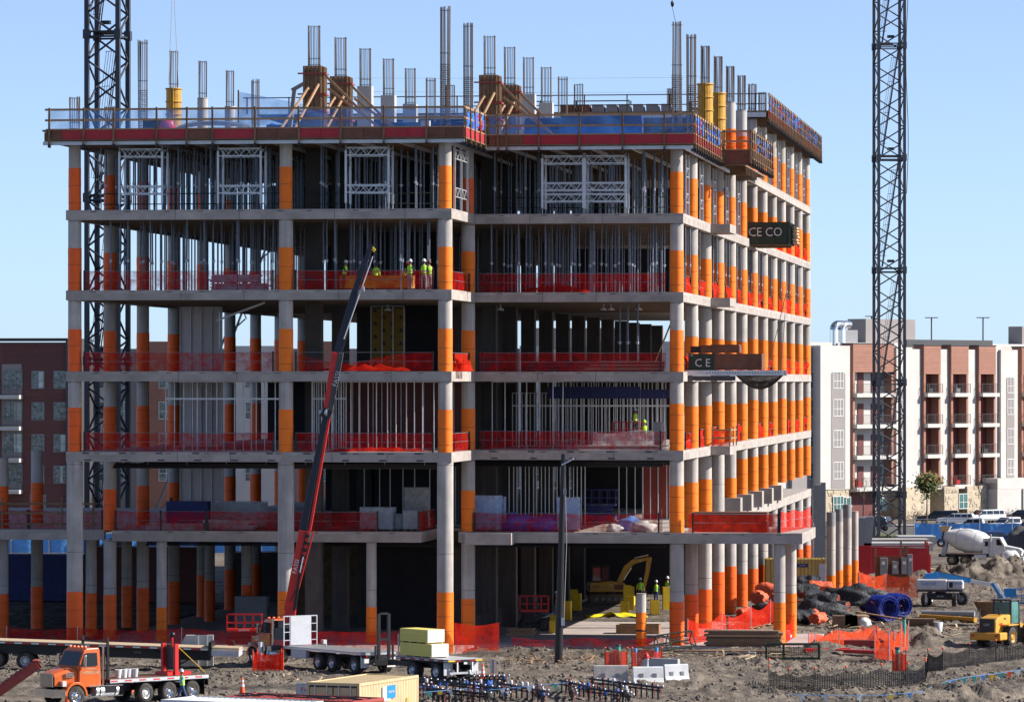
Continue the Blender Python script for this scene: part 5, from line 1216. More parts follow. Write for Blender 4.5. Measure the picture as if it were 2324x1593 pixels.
    g = MB(); g.box(xh+.061, xh+.085, -wg-.03, wg+.03, 1.58, 1.64); g.box(xh+.061, xh+.085, -wg-.03, -wg+.02, z0-.03, 1.575); g.box(xh+.061, xh+.085, wg-.02, wg+.03, z0-.03, 1.575); g.build('grille_frame', M['chrome'], t)
    b_ = MB(); b_.add([(xh-.35, -1.2, .45), (xh+.16, -.9, .45), (xh+.2, .0, .45), (xh+.16, .9, .45), (xh-.35, 1.2, .45), (xh-.35, -1.2, .86), (xh+.16, -.9, .86), (xh+.2, .0, .86), (xh+.16, .9, .86), (xh-.35, 1.2, .86), (xh-.4, 1.1, .45), (xh-.4, -1.1, .45), (xh-.4, 1.1, .86), (xh-.4, -1.1, .86)],
        [(0, 1, 6, 5), (1, 2, 7, 6), (2, 3, 8, 7), (3, 4, 9, 8), (4, 10, 12, 9), (0, 5, 13, 11), (5, 6, 7, 8, 9, 12, 13), (0, 11, 10, 4, 3, 2, 1), (10, 11, 13, 12)]); b_.build('bumper', M['chrome'], t)
    for k in range(5): bev(MB().box(xf-.72, xf-.58, -.7+.35*k-.08, -.7+.35*k+.08, 2.835, 2.92).build('roof_light', M['lamp'], t), .02)
def chassis(t, x0, x1, z=.75):
    for s in (-1, 1): MB().box(x0, x1, s*.45-.06, s*.45+.06, z-.15, z+.15).build('chassis_rail', M['black'], t)
def tape(t, x0, x1, y, z, h=.06, name='reflective_tape'):
    n = int((x1-x0)/.45); mr_ = MB(); mw = MB()
    for k in range(n):
        a = x0+(x1-x0)*k/n; q = (mr_ if k % 2 else mw); q.box(a, a+(x1-x0)/n*.92, min(y, y), y+math.copysign(.006, y), z, z+h)
    tag(mr_.build(name, M['red'], t), kind='stuff'); tag(mw.build(name, M['white'], t), kind='stuff')
# A: orange flatbed truck, bottom left
K = .87
tA = thing('flatbed_truck', 'orange flatbed truck with chrome grille and brown deck parked at the bottom left', 'truck', (-17.1, 217.9, -.03), R(180+41)); tA.scale = (K, K, .95)
cab_truck(tA, 4.4, 5.9, 7.25, 'truck', wheel_x=6.15); chassis(tA, -2.6, 7.0)
for s in (-1, 1): wheel(tA, 6.15, s*1.02, .52, .3, 'chrome', s, st=R(-8) if s else 0)
for x in (1.54, -.05, -1.63):
    for s in (-1, 1): wheel(tA, x, s*1.0, .51, .5, 'white' if x > 1 else 'chrome', s)
MB().box(-2.7, 4.0, -1.27, 1.27, 1.1, 1.2).build('deck_frame', M['black'], tA)
pk = MB().box(-2.7, 4.0, -.115, .115, 1.203, 1.24).mesh('deck_plank', M['brown_board'])
for k in range(10): inst('deck_plank', pk, tA, (0, -1.12+.249*k, 0))
for y in (1.275, -1.275): MB().box(-2.7, 4.0, y-.004 if y < 0 else y-.004, y+.004, 1.06, 1.24).build('deck_edge', M['alum'], tA)
tape(tA, -2.7, 4.0, 1.28, 1.12); MB().box(-2.75, -2.705, -1.2, 1.2, .7, 1.2).build('tail_board', M['black'], tA)
for s in (-1, 1): MB().bar((4.08, s*1.15, 1.24), (4.08, s*1.15, 3.35), .12).build('headboard_post', M['black'], tA)
for z in (1.7, 2.5, 3.1): MB().bar((4.08, -1.1, z), (4.08, 1.1, z), .08).build('headboard_rail', M['black'], tA)
for k in range(6): MB().bar((4.08, -.9+.36*k, 1.25), (4.08, -.9+.36*k, 2.5), .05).build('headboard_bar', M['black'], tA)
MB().box(3.5, 4.2, -1.2, 1.2, .6, 1.09).build('tool_box', M['black'], tA)
for s in (-1, 1): MB().box(-2.4, -2.38, s*1.0-.3, s*1.0+.3, .25, .95).build('mudflap', M['black'], tA)
text('MATERIALS INC.', .2, M['wood_pale'], tA, (5.1, 1.04, 1.62), (R(90), 0, R(180)), sx=.8); text('CUSTOM', .14, M['wood_pale'], tA, (5.1, 1.04, 1.8), (R(90), 0, R(180)), sx=.9)
# things on its deck
def onA(x, y, z): return tA.matrix_basis @ Vector((x, y, z))
bpy.context.view_layer.update()
for k, (x, y, m, lb) in enumerate(((2.9, .5, 'white', 'white bucket on the orange truck deck, leftmost of the four'), (2.55, .55, 'cwhite', 'white bucket second from the left on the orange truck deck'), (2.1, .3, 'lgrey', 'pale bucket third from the left on the orange truck deck'), (1.7, .4, 'lgrey', 'pale bucket rightmost of the four on the orange truck deck'))):
    p = onA(x, y, 1.25); mb = MB(); mb.lathe([(.13, 0), (.17, .38), (.175, .4), (.16, .4), (.13, .34), (.001, .34)], n=16); solo('bucket', mb, M[m], lb, 'bucket', p)
tF = thing('forklift_mast', 'red forklift mast with black load backrest lying upright on the orange truck deck', 'forklift mast', onA(-.9, .1, 1.25), R(221)); 
for y in (-.5, .5): MB().box(-.1, .1, y-.08, y+.08, 0, 1.5).build('mast_channel', M['red'], tF)
MB().box(-.16, -.11, -.42, .42, .35, 1.45).build('backrest', M['dgrey'], tF); MB().box(-.9, .5, -.5, .5, .0, .16).build('carriage', M['red'], tF); MB().bar((-.1, .45, 1.4), (-1.7, .6, .05), .05, .02).build('strap', M['yellow'], tF)
MB().tube((0, .2, 1.3), (0, .2, 1.85), .05, 8).build('ram', M['red'], tF); MB().lathe([(.05, 1.8), (.14, 1.85), (.14, 2.0), (.05, 2.05)], c=(0, .2, 0), n=10).build('beacon', M['black'], tF)
# B: crane truck
tB = thing('crane_truck', 'brown cab crane truck with dark flat deck and tall red folding crane before the building', 'truck', (-8.65, 240.15, -.02), R(125)); tB.scale = (K, K, K)
cab_truck(tB, 7.15, 8.65, 10.1, 'truck', wheel_x=9.15); chassis(tB, -3.4, 9.8)
for s in (-1, 1): wheel(tB, 9.15, s*1.02, .52, .3, 'chrome', s)
for x in (1.57, 0, -2.5):
    for s in (-1, 1): wheel(tB, x, s*1.0, .51, .5, 'alum', s)
MB().box(-3.35, 5.4, -1.27, 1.27, 1.12, 1.24).build('deck_frame', M['alum'], tB)
pk = MB().box(-3.33, 5.38, -.11, .11, 1.243, 1.27).mesh('deck_plank', M['mgrey'])
for k in range(10): inst('deck_plank', pk, tB, (0, -1.13+.251*k, 0))
MB().box(-3.36, -3.353, -1.2, 1.2, .95, 1.1).build('tail_board', M['black'], tB)
for s in (-1, 1):
    MB().box(-3.3, -3.28, s*.95-.3, s*.95+.3, .35, 1.05).build('mudflap', M['white'], tB); MB().box(-3.37, -3.362, s*.95-.14, s*.95+.14, 1.0, 1.06).build('tail_light', M['red_lens'], tB)
    MB().box(2.9, 4.6, s*1.1-.12, s*1.1+.12, .6, 1.1).build('tool_box', M['lgrey'], tB)
g = MB()
for y in (-1.2, -.75, .75, 1.2): g.bar((5.45, y, 1.27), (5.45, y, 3.1), .06)
for z in (1.6, 2.1, 2.6, 3.07):
    for s in (-1, 1): g.bar((5.45, s*.75, z), (5.45, s*1.2, z), .05)
g.bar((5.45, -1.2, 3.08), (5.45, 1.2, 3.08), .06); g.build('rack_frame', M['alum'], tB); MB().box(5.40, 5.415, -.72, .72, 1.3, 3.05).build('rack_panel', M['lgrey'], tB)
MB().box(5.7, 6.9, -1.0, 1.0, 1.0, 1.6).build('crane_base', M['red'], tB); MB().box(5.9, 6.9, .3, 1.0, 1.6, 2.3).build('hydraulic_tank', M['dgrey'], tB)
MB().box(6.95, 7.13, -.95, .95, 1.0, 2.75).build('cab_guard', M['black'], tB); MB().box(6.1, 6.6, -2.3, 2.3, .95, 1.25).build('outrigger_beam', M['dgrey'], tB)
for s in (-1, 1): MB().box(6.2, 6.5, s*2.3-.12, s*2.3+.12, .3, 1.5).build('outrigger_leg', M['lgrey'], tB); MB().tube((6.35, s*2.3, .03), (6.35, s*2.3, .3), .06, 10).build('outrigger_jack', M['chrome'], tB); MB().lathe([(.3, .0), (.3, .05), (.08, .1)], c=(6.35, s*2.3, .02), n=14).build('outrigger_pad', M['alum'], tB)
text('MATERIALS INC.', .17, M['yellow'], tB, (7.85, 1.04, 1.45), (R(90), 0, R(180)), sx=.8); text('CUSTOM', .14, M['yellow'], tB, (7.85, 1.04, 1.65), (R(90), 0, R(180)), sx=.9)
# boom, in world coordinates relative to the truck frame
bpy.context.view_layer.update(); inv = tB.matrix_basis.inverted(); YB = 244.4
def bp(vx, vy, dy=0.0): return inv @ W(vx, vy, YB+dy)
def seg(name, a, b_, w0, w1, m, dep=.5, dy=0.0, par=None):   # tapered box between two picture points, at the boom's plane
    A = W(*a, YB+dy); Bq = W(*b_, YB+dy); d = (Bq-A).normalized(); n = Vector((d.z, 0, -d.x)); vs = []
    for P, w in ((A, w0), (Bq, w1)):
        for sx, sy in ((-1, -1), (1, -1), (1, 1), (-1, 1)): vs.append(inv @ (P+n*sx*w/2+Vector((0, sy*dep/2, 0))))
    mb = MB(); mb.add(vs, [(0, 1, 2, 3), (4, 5, 6, 7), (0, 1, 5, 4), (1, 2, 6, 5), (2, 3, 7, 6), (3, 0, 4, 7)]); return bev(mb.build(name, M[m], par or tB), .03)
seg('crane_column', (656, 1412), (661, 1372), .62, .55, 'red', .7); seg('main_boom', (657, 1385), (690, 1204), .60, .54, 'red', .5)
seg('boom_extension', (688, 1206), (741, 945), .46, .40, 'navy', .38); seg('boom_extension', (703, 1204), (747, 948), .15, .15, 'red', .44, -.02)
seg('lift_ram', (668, 1384), (681, 1300), .16, .16, 'black', .18, -.38); seg('ram_rod', (681, 1300), (689, 1262), .08, .08, 'chrome', .1, -.38)
for k in range(16):
    f = k/16; seg('side_plate', (676+24*f, 1330-126*f), (677.5+24*f, 1323-126*f), .2, .2, 'red' if k % 2 else 'black', .1, -.32)
seg('side_rail', (678, 1335), (712, 1204), .07, .07, 'red', .1, -.4)
seg('knuckle', (736, 948), (746, 928), .6, .5, 'black', .6); MB().lathe([(.001, -.36), (.24, -.36), (.24, .36), (.001, .36)], c=bp(738, 936), ax='x', n=16).build('pivot', M['alum'], tB)
seg('jib_base', (742, 934), (764, 800), .42, .5, 'red', .42); seg('jib_plate', (750, 930), (774, 800), .28, .30, 'dgrey', .46, -.02)
for k in range(6): f = k/6; seg('jib_plate_tread', (757+20*f, 918-112*f), (760+20*f, 904-112*f), .05, .05, 'black', .5, -.03)
seg('jib_extension', (765, 808), (805, 664), .46, .38, 'navy', .34); seg('jib_extension', (803, 670), (826, 600), .34, .30, 'navy', .28); seg('jib_extension', (825, 603), (843, 556), .27, .24, 'navy', .22)
seg('jib_rail', (780, 770), (846, 582), .06, .06, 'lgrey', .08, -.2); seg('jib_tip', (843, 562), (851, 570), .2, .18, 'yellow', .2); seg('hook', (824, 650), (826, 662), .14, .1, 'alum', .1, -.2)
mb = MB(); mb.path([bp(676, 1290, -.3), bp(692, 1220, -.35), bp(704, 1150, -.3), bp(724, 1040, -.3), bp(744, 950, -.3)], .03, 5); mb.path([bp(657, 1365, -.4), bp(668, 1345, -.5), bp(682, 1322, -.4), bp(680, 1290, -.4)], .03, 5); mb.build('hose', M['black'], tB)
for (a, b_) in (((712, 930), (724, 950)),): pass
for (tx_, v, y, sz, col_) in (('FASSI', 672, 1285, .34, 'white'), ('FASSI', 764, 860, .36, 'lgrey')):
    tt = text(tx_, sz, M[col_], None, W(v, y, YB-.42), (R(90), 0, 0)); tt.rotation_euler = (Matrix.Rotation(R(78 if v < 700 else 76), 4, Vector((0, -1, 0))) @ Matrix.Rotation(R(90), 4, 'X')).to_euler()
    mw_ = Matrix.LocRotScale(tt.location, tt.rotation_euler, None); tt.parent = tB; tt.matrix_basis = inv @ mw_
# forklift mast carried behind the deck
for s in (-1, 1): MB().box(-3.98, -3.82, s*.36-.08, s*.36+.08, .5, 3.6).build('mast_channel', M['black'], tB)
for z in (.9, 2.0, 3.55): MB().box(-3.97, -3.83, -.28, .28, z, z+.12).build('mast_crossbar', M['black'], tB)
MB().box(-4.2, -3.5, -.8, .8, .55, .85).build('hitch_frame', M['black'], tB); MB().tube((-4.1, -.9, .6), (-4.1, .9, .6), .1, 8).build('axle_tube', M['black'], tB)
for s in (-1, 1): MB().bar((-3.95, s*.62, .6), (-3.95, s*.62, 1.7), .1).build('fork', M['black'], tB)
# E: trailer with yellow board stacks
tE = thing('flatbed_trailer', 'short black flatbed trailer with rear lights seen from behind beside the crane truck', 'trailer', (-3.11, 233.2, -.03), R(128)); tE.scale = (K, K, K)
MB().box(-1.35, 3.8, -1.27, 1.27, 1.08, 1.22).build('deck_frame', M['black'], tE)
pk = MB().box(-1.33, 3.78, -.11, .11, 1.222, 1.25).mesh('deck_plank', M['lgrey'])
for k in range(10): inst('deck_plank', pk, tE, (0, -1.13+.251*k, 0))
chassis(tE, -1.3, 5.6)
for x in (0, 2.35):
    for s in (-1, 1):
        wheel(tE, x, s*1.05, .5, .26, 'alum', s); wheel(tE, x, s*.74, .5, .26, 'alum', s)
for s in (-1, 1):
    MB().box(-.95, -.9, s*.95-.32, s*.95+.32, .3, 1.05).build('mudflap', M['lgrey'], tE); MB().box(-1.364, -1.352, s*1.0-.25, s*1.0+.25, 1.12, 1.2).build('tail_plate', M['yellow'], tE)
    for k in range(3): MB().tube((-1.37, s*.5-.1+.12*k, 1.15), (-1.352, s*.5-.1+.12*k, 1.15), .045, 10).build('tail_light', M['red_lens'], tE)
    MB().bar((-1.3, s*.55, .45), (-1.3, s*.55, 1.08), .08).build('bumper_post', M['white'], tE)
MB().box(-1.38, -1.28, -1.15, 1.15, .38, .5).build('bumper_bar', M['alum'], tE); tape(tE, -1.35, 3.8, 1.275, 1.12)
MB().box(-1.38, -1.353, -.12, .12, .95, 1.07).build('number_plate', M['white'], tE)
for k in range(3): MB().bar((3.75, -1.1, 1.3+.55*k), (3.75, 1.1, 1.3+.55*k), .05).build('front_rail', M['alum'], tE)
for s in (-1, 1): MB().bar((3.75, s*1.1, 1.25), (3.75, s*1.1, 2.55), .06).build('front_post', M['alum'], tE)
bpy.context.view_layer.update()
for k, (x0, x1, z0, lb) in enumerate(((.35, 3.5, 1.33, 'lower stack of yellow edged white boards on the short trailer'), (.75, 3.5, 2.16, 'upper stack of yellow edged white boards on the short trailer'))):
    t = thing('board_stack', lb, 'board stack', tE.matrix_basis @ Vector((x0, -.05, z0)), R(128)); t.scale = (K, K, K)
    for i in range(11):
        d = rnd.uniform(-.015, .015); b_ = MB(); b_.box(d, x1-x0+d, .0, 1.24, .068*i, .068*i+.062, 0); b_.box(d-.004, d+.006, .0, 1.24, .068*i+.003, .068*i+.062, 1); b_.build('board', [M['yboard'], M['wboard']], t)
    for i in range(4): MB().box(.15+.8*i, .25+.8*i, 0, 1.22, -.08, -.003).build('spacer', M['wood_pale'], t)
# C: long trailer behind the orange truck
tC = thing('flatbed_trailer', 'long dark flatbed trailer with timber deck and striped tape behind the orange truck', 'trailer', (XatY(62, 242), 242, 0), 0, rot=(0, R(1.9), R(-2))); s42 = 42.6
Lc = (545-62)/s42
MB().box(-6, (481-62)/s42, -1.05, 1.05, 1.3, 1.42).build('deck_frame', M['ggreen'], tC)
pk = MB().box(-6, (481-62)/s42, -.09, .09, 1.422, 1.47).mesh('deck_plank', M['wood_pale'])
for k in range(11): inst('deck_plank', pk, tC, (0, -.97+.194*k, 0))
MB().box(-6, (478-62)/s42, -.4, .4, .75, 1.29).build('frame_beam', M['black'], tC); tape(tC, -6, (478-62)/s42, -1.055, 1.33, .07)
for x in (-1.6, 0):
    for s in (-1, 1): wheel(tC, x, s*.85, .46, .4, 'lgrey', s)
for x in (7.5, 8.2): MB().bar((x, -.8, .1), (x, -.8, 1.3), .13).build('landing_leg', M['black'], tC)
for a, c in ((6.6, 8.2), (9.4, 8.2)): MB().bar((a, -.8, 1.25), (c, -.8, .5), .08).build('leg_brace', M['black'], tC)
MB().box((481-62)/s42, (546-62)/s42, -1.1, 1.0, 1.05, 1.35).build('tail_frame', M['lgrey'], tC)
for k in range(4): MB().box((485-62)/s42, (546-62)/s42, -1.0+.5*k, -.6+.5*k, 1.36, 1.5).build('tail_board', M['wood_pale'], tC)
MB().box((481-62)/s42-.1, (484-62)/s42, -1.12, 1.0, .95, 1.75).build('end_plate', M['black'], tC)
text('5090', .2, M['mgrey'], tC, (5.9, -.45, 1.05), (R(90), 0, 0)); text('F954902', .14, M['lgrey'], tC, ((524-62)/s42, -1.11, 1.18), (R(90), 0, 0))
for k, (v, wd, lb) in enumerate(((418, 1.5, 'left'), (440, 1.4, 'middle'), (462, 1.0, 'right'))):
    Y = 243.5; z0 = .0; mb = MB(); zt = CH-(1441-HY)/FL*Y
    mb.prism([(0, 0), (wd, 0), (wd, zt), (wd*.55, zt)] if k < 2 else [(0, 0), (wd, 0), (wd, zt), (0, zt)], 0, .5, 'xz'); mb.box(wd*.2, wd*.5, -.02, -.003, .3, .7)
    solo('concrete_block', mb, M['conc_white'], 'pale wedge shaped precast concrete block behind the long trailer, %s of three' % lb, 'concrete block', (XatY(v, Y)-.5*wd, Y+.0+k*.1, 0))
# containers
def container(label, N, dl, L_, m, H=2.59, w=2.44, doors=False):
    """N near corner (x,y); dl unit vector along the length; width goes to the left of dl"""
    an = math.atan2(dl[1], dl[0]); t = thing('shipping_container', label, 'container', (N[0], N[1], 0), an)
    p = []; n = int(L_/.28)
    for y in (0, w):
        mb = MB(); vs = []
        for k in range(n*4+1):
            x = .12+(L_-.24)*k/(n*4); q = (0, 0, .035, .035)[k % 4]; yy = y+(q if y == 0 else -q); vs += [(x, yy, .15), (x, yy, H-.12)]
        mb.add(vs, [(2*k, 2*k+2, 2*k+3, 2*k+1) for k in range(n*4)]); mb.build('side_panel', M[m], t, recalc=False)
    mb = MB(); vs = []; nr = int(L_/.26)
    for k in range(nr*4+1):
        x = .1+(L_-.2)*k/(nr*4); q = (0, 0, .025, .025)[k % 4]; vs += [(x, .07, H-.03-q), (x, w-.07, H-.03-q)]
    mb.add(vs, [(2*k, 2*k+2, 2*k+3, 2*k+1) for k in range(nr*4)]); mb.build('roof_panel', M[m], t, recalc=False)
    for x in (0, L_-.12):
        for y in (-.01, w-.11): MB().box(x, x+.12, y, y+.12, 0, H).build('corner_post', M[m], t)
    for y in (-.015, w-.055): MB().box(.121, L_-.121, y, y+.07, H-.12, H-.0).build('top_rail', M[m], t); MB().box(.121, L_-.121, y, y+.07, 0, .15).build('bottom_rail', M[m], t)
    for x in (-.005, L_-.115): MB().box(x, x+.12, .111, w-.112, H-.12, H-.002).build('end_rail', M[m], t)
    if doors:
        for k in range(2):
            y0 = .12+(w-.24)*k/2; d = MB().box(.02, .07, y0+.02, y0+(w-.24)/2-.02, .15, H-.2).build('door', M[m], t)
            for f in (.25, .75): MB().tube((-.02, y0+(w-.24)/2*f, .1), (-.02, y0+(w-.24)/2*f, H-.12), .022, 8).build('lock_rod', M['alum'], d)
            for z in (.5, 1.2): MB().box(-.0, .018, y0+.15, y0+.95, z, z+.05).build('door_rib', M[m], d)
        MB().box(.0, .021, .13, w-.13, H-.198, H-.125).build('door_seal', M['black'], t); MB().box(.0, .02, w/2-.02, w/2+.02, .15, H-.21).build('door_seal', M['black'], t)
    else: MB().box(.02, .06, .12, w-.12, .15, H-.125).build('end_panel', M[m], t)
    MB().box(L_-.06, L_-.02, .12, w-.12, .15, H-.125).build('end_panel', M[m], t)
    return t
dl = Vector((.39, .921)).normalized()
# width must run to the left of the length vector: (-.92,.39)
cT_ = container('tan shipping container with locked doors and a blue and white sticker in the foreground', (XatY(815.3, 190.3), 190.3), dl, 6.06, 'tan', doors=True)
text('SKYU 303906', .19, M['dgrey'], cT_, (-.008, .64, 2.0), (R(90), 0, R(-90)), sx=.8); text('22G1', .19, M['dgrey'], cT_, (-.008, .52, 1.72), (R(90), 0, R(-90)), sx=.8)
st = MB().box(2.3, 3.1, -.03, -.022, 1.7, 2.3).build('sticker', M['white'], cT_); MB().box(2.72, 3.6, -.034, -.031, 1.78, 2.33).build('sticker', M['genie'], cT_); text('800.426.7600', .13, M['white'], cT_, (3.16, -.04, 2.05), (R(90), 0, 0), sx=.8)
text('AR', .3, M['yellow'], cT_, (4.9, -.035, 1.6), (R(90), 0, 0), sx=.8)
c2 = container('rusty red shipping container roof with black cables lying across it in the foreground', ((857-CX)/FL*181.8, 181.8), Vector((-.88, .48)).normalized(), 6.06, 'cred')
c2.location = (-6.28, 179.7, 0); c2.rotation_euler = (0, 0, math.atan2(.48, -.88)); 
for ch in c2.children: ch.scale = (1, -1, 1); 
mbc = MB()
for q in range(4):
    P = [(.1+5.8*i/22, -(.7+1.0*noise.noise(Vector((i*.22, q*3.1, 0)))+.25*q), 2.60+.10*abs(noise.noise(Vector((i*.8, q, 5))))) for i in range(23)]; mbc.path(P, .028, 5)
solo('cable', mbc, M['black'], 'tangled black cables draped along the red container roof', 'cable', c2.location, c2.rotation_euler[2])
c3 = container('white shipping container roof at the bottom edge in front of the red one', (-12.8, 182.9), Vector((.88, -.48)).normalized(), 6.06, 'cwhite')
for ch in c3.children: ch.scale = (1, -1, 1)
# mustard container, red plywood wall
gm = W(1738, 1268, 300); Ym = (CH)*FL/(1352-HY); cm = container('mustard yellow storage container behind the right side columns', (XatY(1738, Ym), Ym), Vector((1, -.02)).normalized(), (1873-1738)/FL*Ym, 'mustard', H=CH-(1268-HY)/FL*Ym)
MB().box(2.2, 3.0, -.03, -.02, 2.05, 2.3).build('sticker', M['carb'], cm); text('6.455.7600', .12, M['white'], cm, (2.6, -.04, 2.18), (R(90), 0, 0), sx=.8)
MB().box((1863-1738)/FL*Ym*.96, (1873-1738)/FL*Ym, -.05, -.02, .1, 2.3).build('door_panel', M['lgrey'], cm)
Yr = 352
tw = thing('plywood_wall', 'bright red painted plywood enclosure in front of the crane mast', 'wall', (XatY(1945, Yr), Yr, 0)); z1 = CH-(1240-HY)/FL*Yr; Wd = (2107-1945)/FL*Yr
for k in range(5): MB().box(Wd*k/5+.004, Wd*(k+1)/5-.004, 0, .05, 0, z1-.03*k).build('plywood_panel', M['redwall'], tw)
for k in range(3): MB().add([(Wd+.0, .0+1.2*k, 0), (Wd, 1.19+1.2*k, 0), (Wd+.02, 1.19+1.2*k, z1+.35), (Wd+.02, 1.2*k, z1+.35*(.4+.3*k)), (Wd+.05, 1.2*k, 0), (Wd+.05, 1.19+1.2*k, 0), (Wd+.07, 1.19+1.2*k, z1+.35), (Wd+.07, 1.2*k, z1+.1)], [(0, 1, 2, 3), (4, 5, 6, 7), (0, 4, 7, 3), (3, 7, 6, 2), (1, 5, 6, 2)]).build('plywood_panel', M['redwall'], tw)
MB().box(-.05, Wd+.05, -.05, .06, z1+.003, z1+.08).build('cap', M['redwall'], tw)
for k, (v0, v1) in enumerate(((2108, 2123),)): MB().box((v0-1945)/FL*Yr, (v1-1945)/FL*Yr, 3.9, 3.95, 0, z1-.75).build('plywood_panel', M['redwall'], tw)
# ---------------------------------------------------------------- mixer, lifts, loader, excavator, cars
def strip(par, pts, hw, m, name): return par
gm = G(2178, 1280); KM = .78
tM = thing('concrete_mixer', 'white concrete mixer truck with a big tilted drum standing behind the red wall', 'truck', (gm.x, gm.y, 0), R(-14)); tM.scale = (KM,)*3
for x in (-.7, .72):
    for s in (-1, 1): wheel(tM, x, s*1.0, .53, .5, 'wood_pale', s)
for s in (-1, 1): wheel(tM, 5.5, s*1.02, .53, .3, 'wood_pale', s)
chassis(tM, -2.2, 6.6, .95)
ax_ = MB(); prof = [(.45, -2.6), (.62, -2.3), (.75, -1.9), (1.15, -.9), (1.3, .0), (1.32, .9), (1.22, 1.7), (.9, 2.35), (.5, 2.6), (.01, 2.62)]
ax_.lathe(prof, ax='x', n=32); dr = ax_.build('drum', M['white'], tM, (.8, 0, 2.55)); dr.rotation_euler = (0, R(12), 0)
for x in (-.95, .95): o = MB().lathe([(1.32 if x > 0 else 1.15, x-.02), (1.345 if x > 0 else 1.17, x), (1.32 if x > 0 else 1.15, x+.02)], ax='x', n=32).build('drum_band', M['lgrey'], dr)
text('BROTHERS', .34, M['dgrey'], dr, (.1, -.62, 1.17), (R(28), R(4), 0), sx=.9)
MB().lathe([(.44, -2.62), (.60, -2.62), (.3, -2.2)], ax='x', n=24).build('drum_mouth', M['black'], dr)
hp = MB(); hp.add([(-2.1, -.7, 4.1), (-2.1, .7, 4.1), (-.9, .55, 4.05), (-.9, -.55, 4.05), (-1.9, -.3, 3.3), (-1.9, .3, 3.3), (-1.4, .3, 3.2), (-1.4, -.3, 3.2)], [(0, 1, 5, 4), (1, 2, 6, 5), (2, 3, 7, 6), (3, 0, 4, 7)]); hp.build('hopper', M['wood_pale'], tM, recalc=False)
for s in (-1, 1): MB().bar((-1.7, s*.6, .95), (-1.35, s*.55, 3.3), .14, .45).build('rear_stand', M['lgrey'], tM)
MB().bar((-1.9, 0, 3.1), (-2.9, 0, 1.9), .5, .08).build('chute', M['white'], tM); MB().lathe([(.25, -.2), (.45, -.2), (.45, .2), (.25, .2)], c=(-1.9, -.7, 2.3), ax='y', n=16).build('hose_reel', M['dgrey'], tM)
hull([(3.3, .9), (4.9, .9), (4.95, 2.1), (4.5, 2.9), (3.4, 2.95), (3.3, 2.8)], lambda x, z: 1.05).build('cab', M['white'], tM)
hull([(4.95, .95), (6.7, 1.0), (6.8, 1.5), (6.5, 1.75), (4.96, 2.05)], lambda x, z: .95 if x < 5.5 else .75).build('bonnet', M['white'], tM)
MB().prism([(4.1, 2.1), (4.75, 2.1), (4.4, 2.75), (4.1, 2.75)], -1.07, -1.052, 'xz').build('side_window', M['glass'], tM); MB().box(3.28, 3.297, -.8, .8, 2.1, 2.7).build('rear_window', M['glass'], tM)
hull([(2.6, 1.2), (3.28, 1.2), (3.28, 2.85), (2.6, 2.8)], lambda x, z: 1.0).build('sleeper', M['white'], tM); MB().box(2.65, 3.2, -1.02, -1.003, 2.0, 2.5).build('side_window', M['glass'], tM)
MB().tube((3.5, -1.15, 1), (3.5, -1.15, 3.3), .08, 10).build('exhaust', M['alum'], tM); MB().tube((1.7, -.95, .85), (3.0, -.95, .85), .28, 14).build('fuel_tank', M['white'], tM)
MB().box(4.9, 6.1, -1.12, -.85, 1.15, 1.3).build('fender', M['white'], tM); MB().box(6.72, 6.95, -1.1, 1.1, .5, .85).build('bumper', M['alum'], tM)
MB().box(-1.5, 2.6, -1.15, -1.0, 1.15, 1.3).build('running_board', M['wood_pale'], tM); text('NTX', .25, M['red'], tM, (5.2, -.98, 1.5), (R(90), 0, 0))
def pickup(label, g, rz, col, k=.85, suv=False, name='pickup_truck'):
    t = thing(name, label, 'pickup truck' if not suv else 'car', (g.x, g.y, g.z), rz); t.scale = (k,)*3
    prof_ = [(-2.8, .55), (2.75, .55), (2.85, 1.0), (2.7, 1.18), (1.45, 1.28), (1.4, 1.27), (-2.85, 1.27)]
    bev(hull(prof_, lambda x, z: 1.0).build('body', M[col], t), .08, 3)
    gh = [(1.35, 1.275), (.55, 1.88), (-.95 if not suv else -2.5, 1.92), (-1.15 if not suv else -2.8, 1.275)]
    bev(hull(gh, lambda x, z: .94-.18*(z-1.27)).build('cabin', M[col], t), .05, 2)
    MB().add([(1.33, -.8, 1.33), (1.33, .8, 1.33), (.66, .72, 1.83), (.66, -.72, 1.83)], [(0, 1, 2, 3)]).build('windscreen', M['glass'], t, recalc=False)
    for s in (-1, 1):
        xs_ = [(1.05, .15), (.05, -.85)]+([(-.95, -1.8), (-1.9, -2.5)] if suv else [])
        for a, b_ in xs_: MB().add([(a, s*.935, 1.35), (b_, s*.935, 1.35), (b_, s*.86, 1.78), (a-.35 if a > 1 else a, s*.86, 1.78)], [(0, 1, 2, 3)]).build('side_window', M['glass'], t, loc=(0, s*.012, 0), recalc=False)
        for x in (1.85, -1.75): wheel(t, x, s*.88, .4, .26, 'chrome', s)
        MB().box(2.8, 2.88, s*.75-.16, s*.75+.16, .95, 1.15).build('headlight', M['glass'], t); bev(MB().box(.95, 1.15, s*1.08-.1, s*1.08+.1, 1.3, 1.48).build('mirror', M['black'], t), .03)
        MB().box(-2.9, -2.85, s*.9-.06, s*.9+.06, .95, 1.2).build('tail_light', M['red_lens'], t)
    MB().box(2.83, 2.9, -.58, .58, .72, 1.12).build('grille', M['black'], t); MB().box(2.82, 2.97, -.98, .98, .45, .66).build('bumper', M['dgrey'], t)
    if not suv: MB().box(-2.75, -1.2, -.85, .85, 1.271, 1.285).build('bed_liner', M['black'], t)
    return t
def Gz(v, y, z=0): return G(v, y, z)
pickup('white pickup truck with black grille at the right edge beyond the mixer', Gz(2290, 1212), R(-148), 'carw', .9)
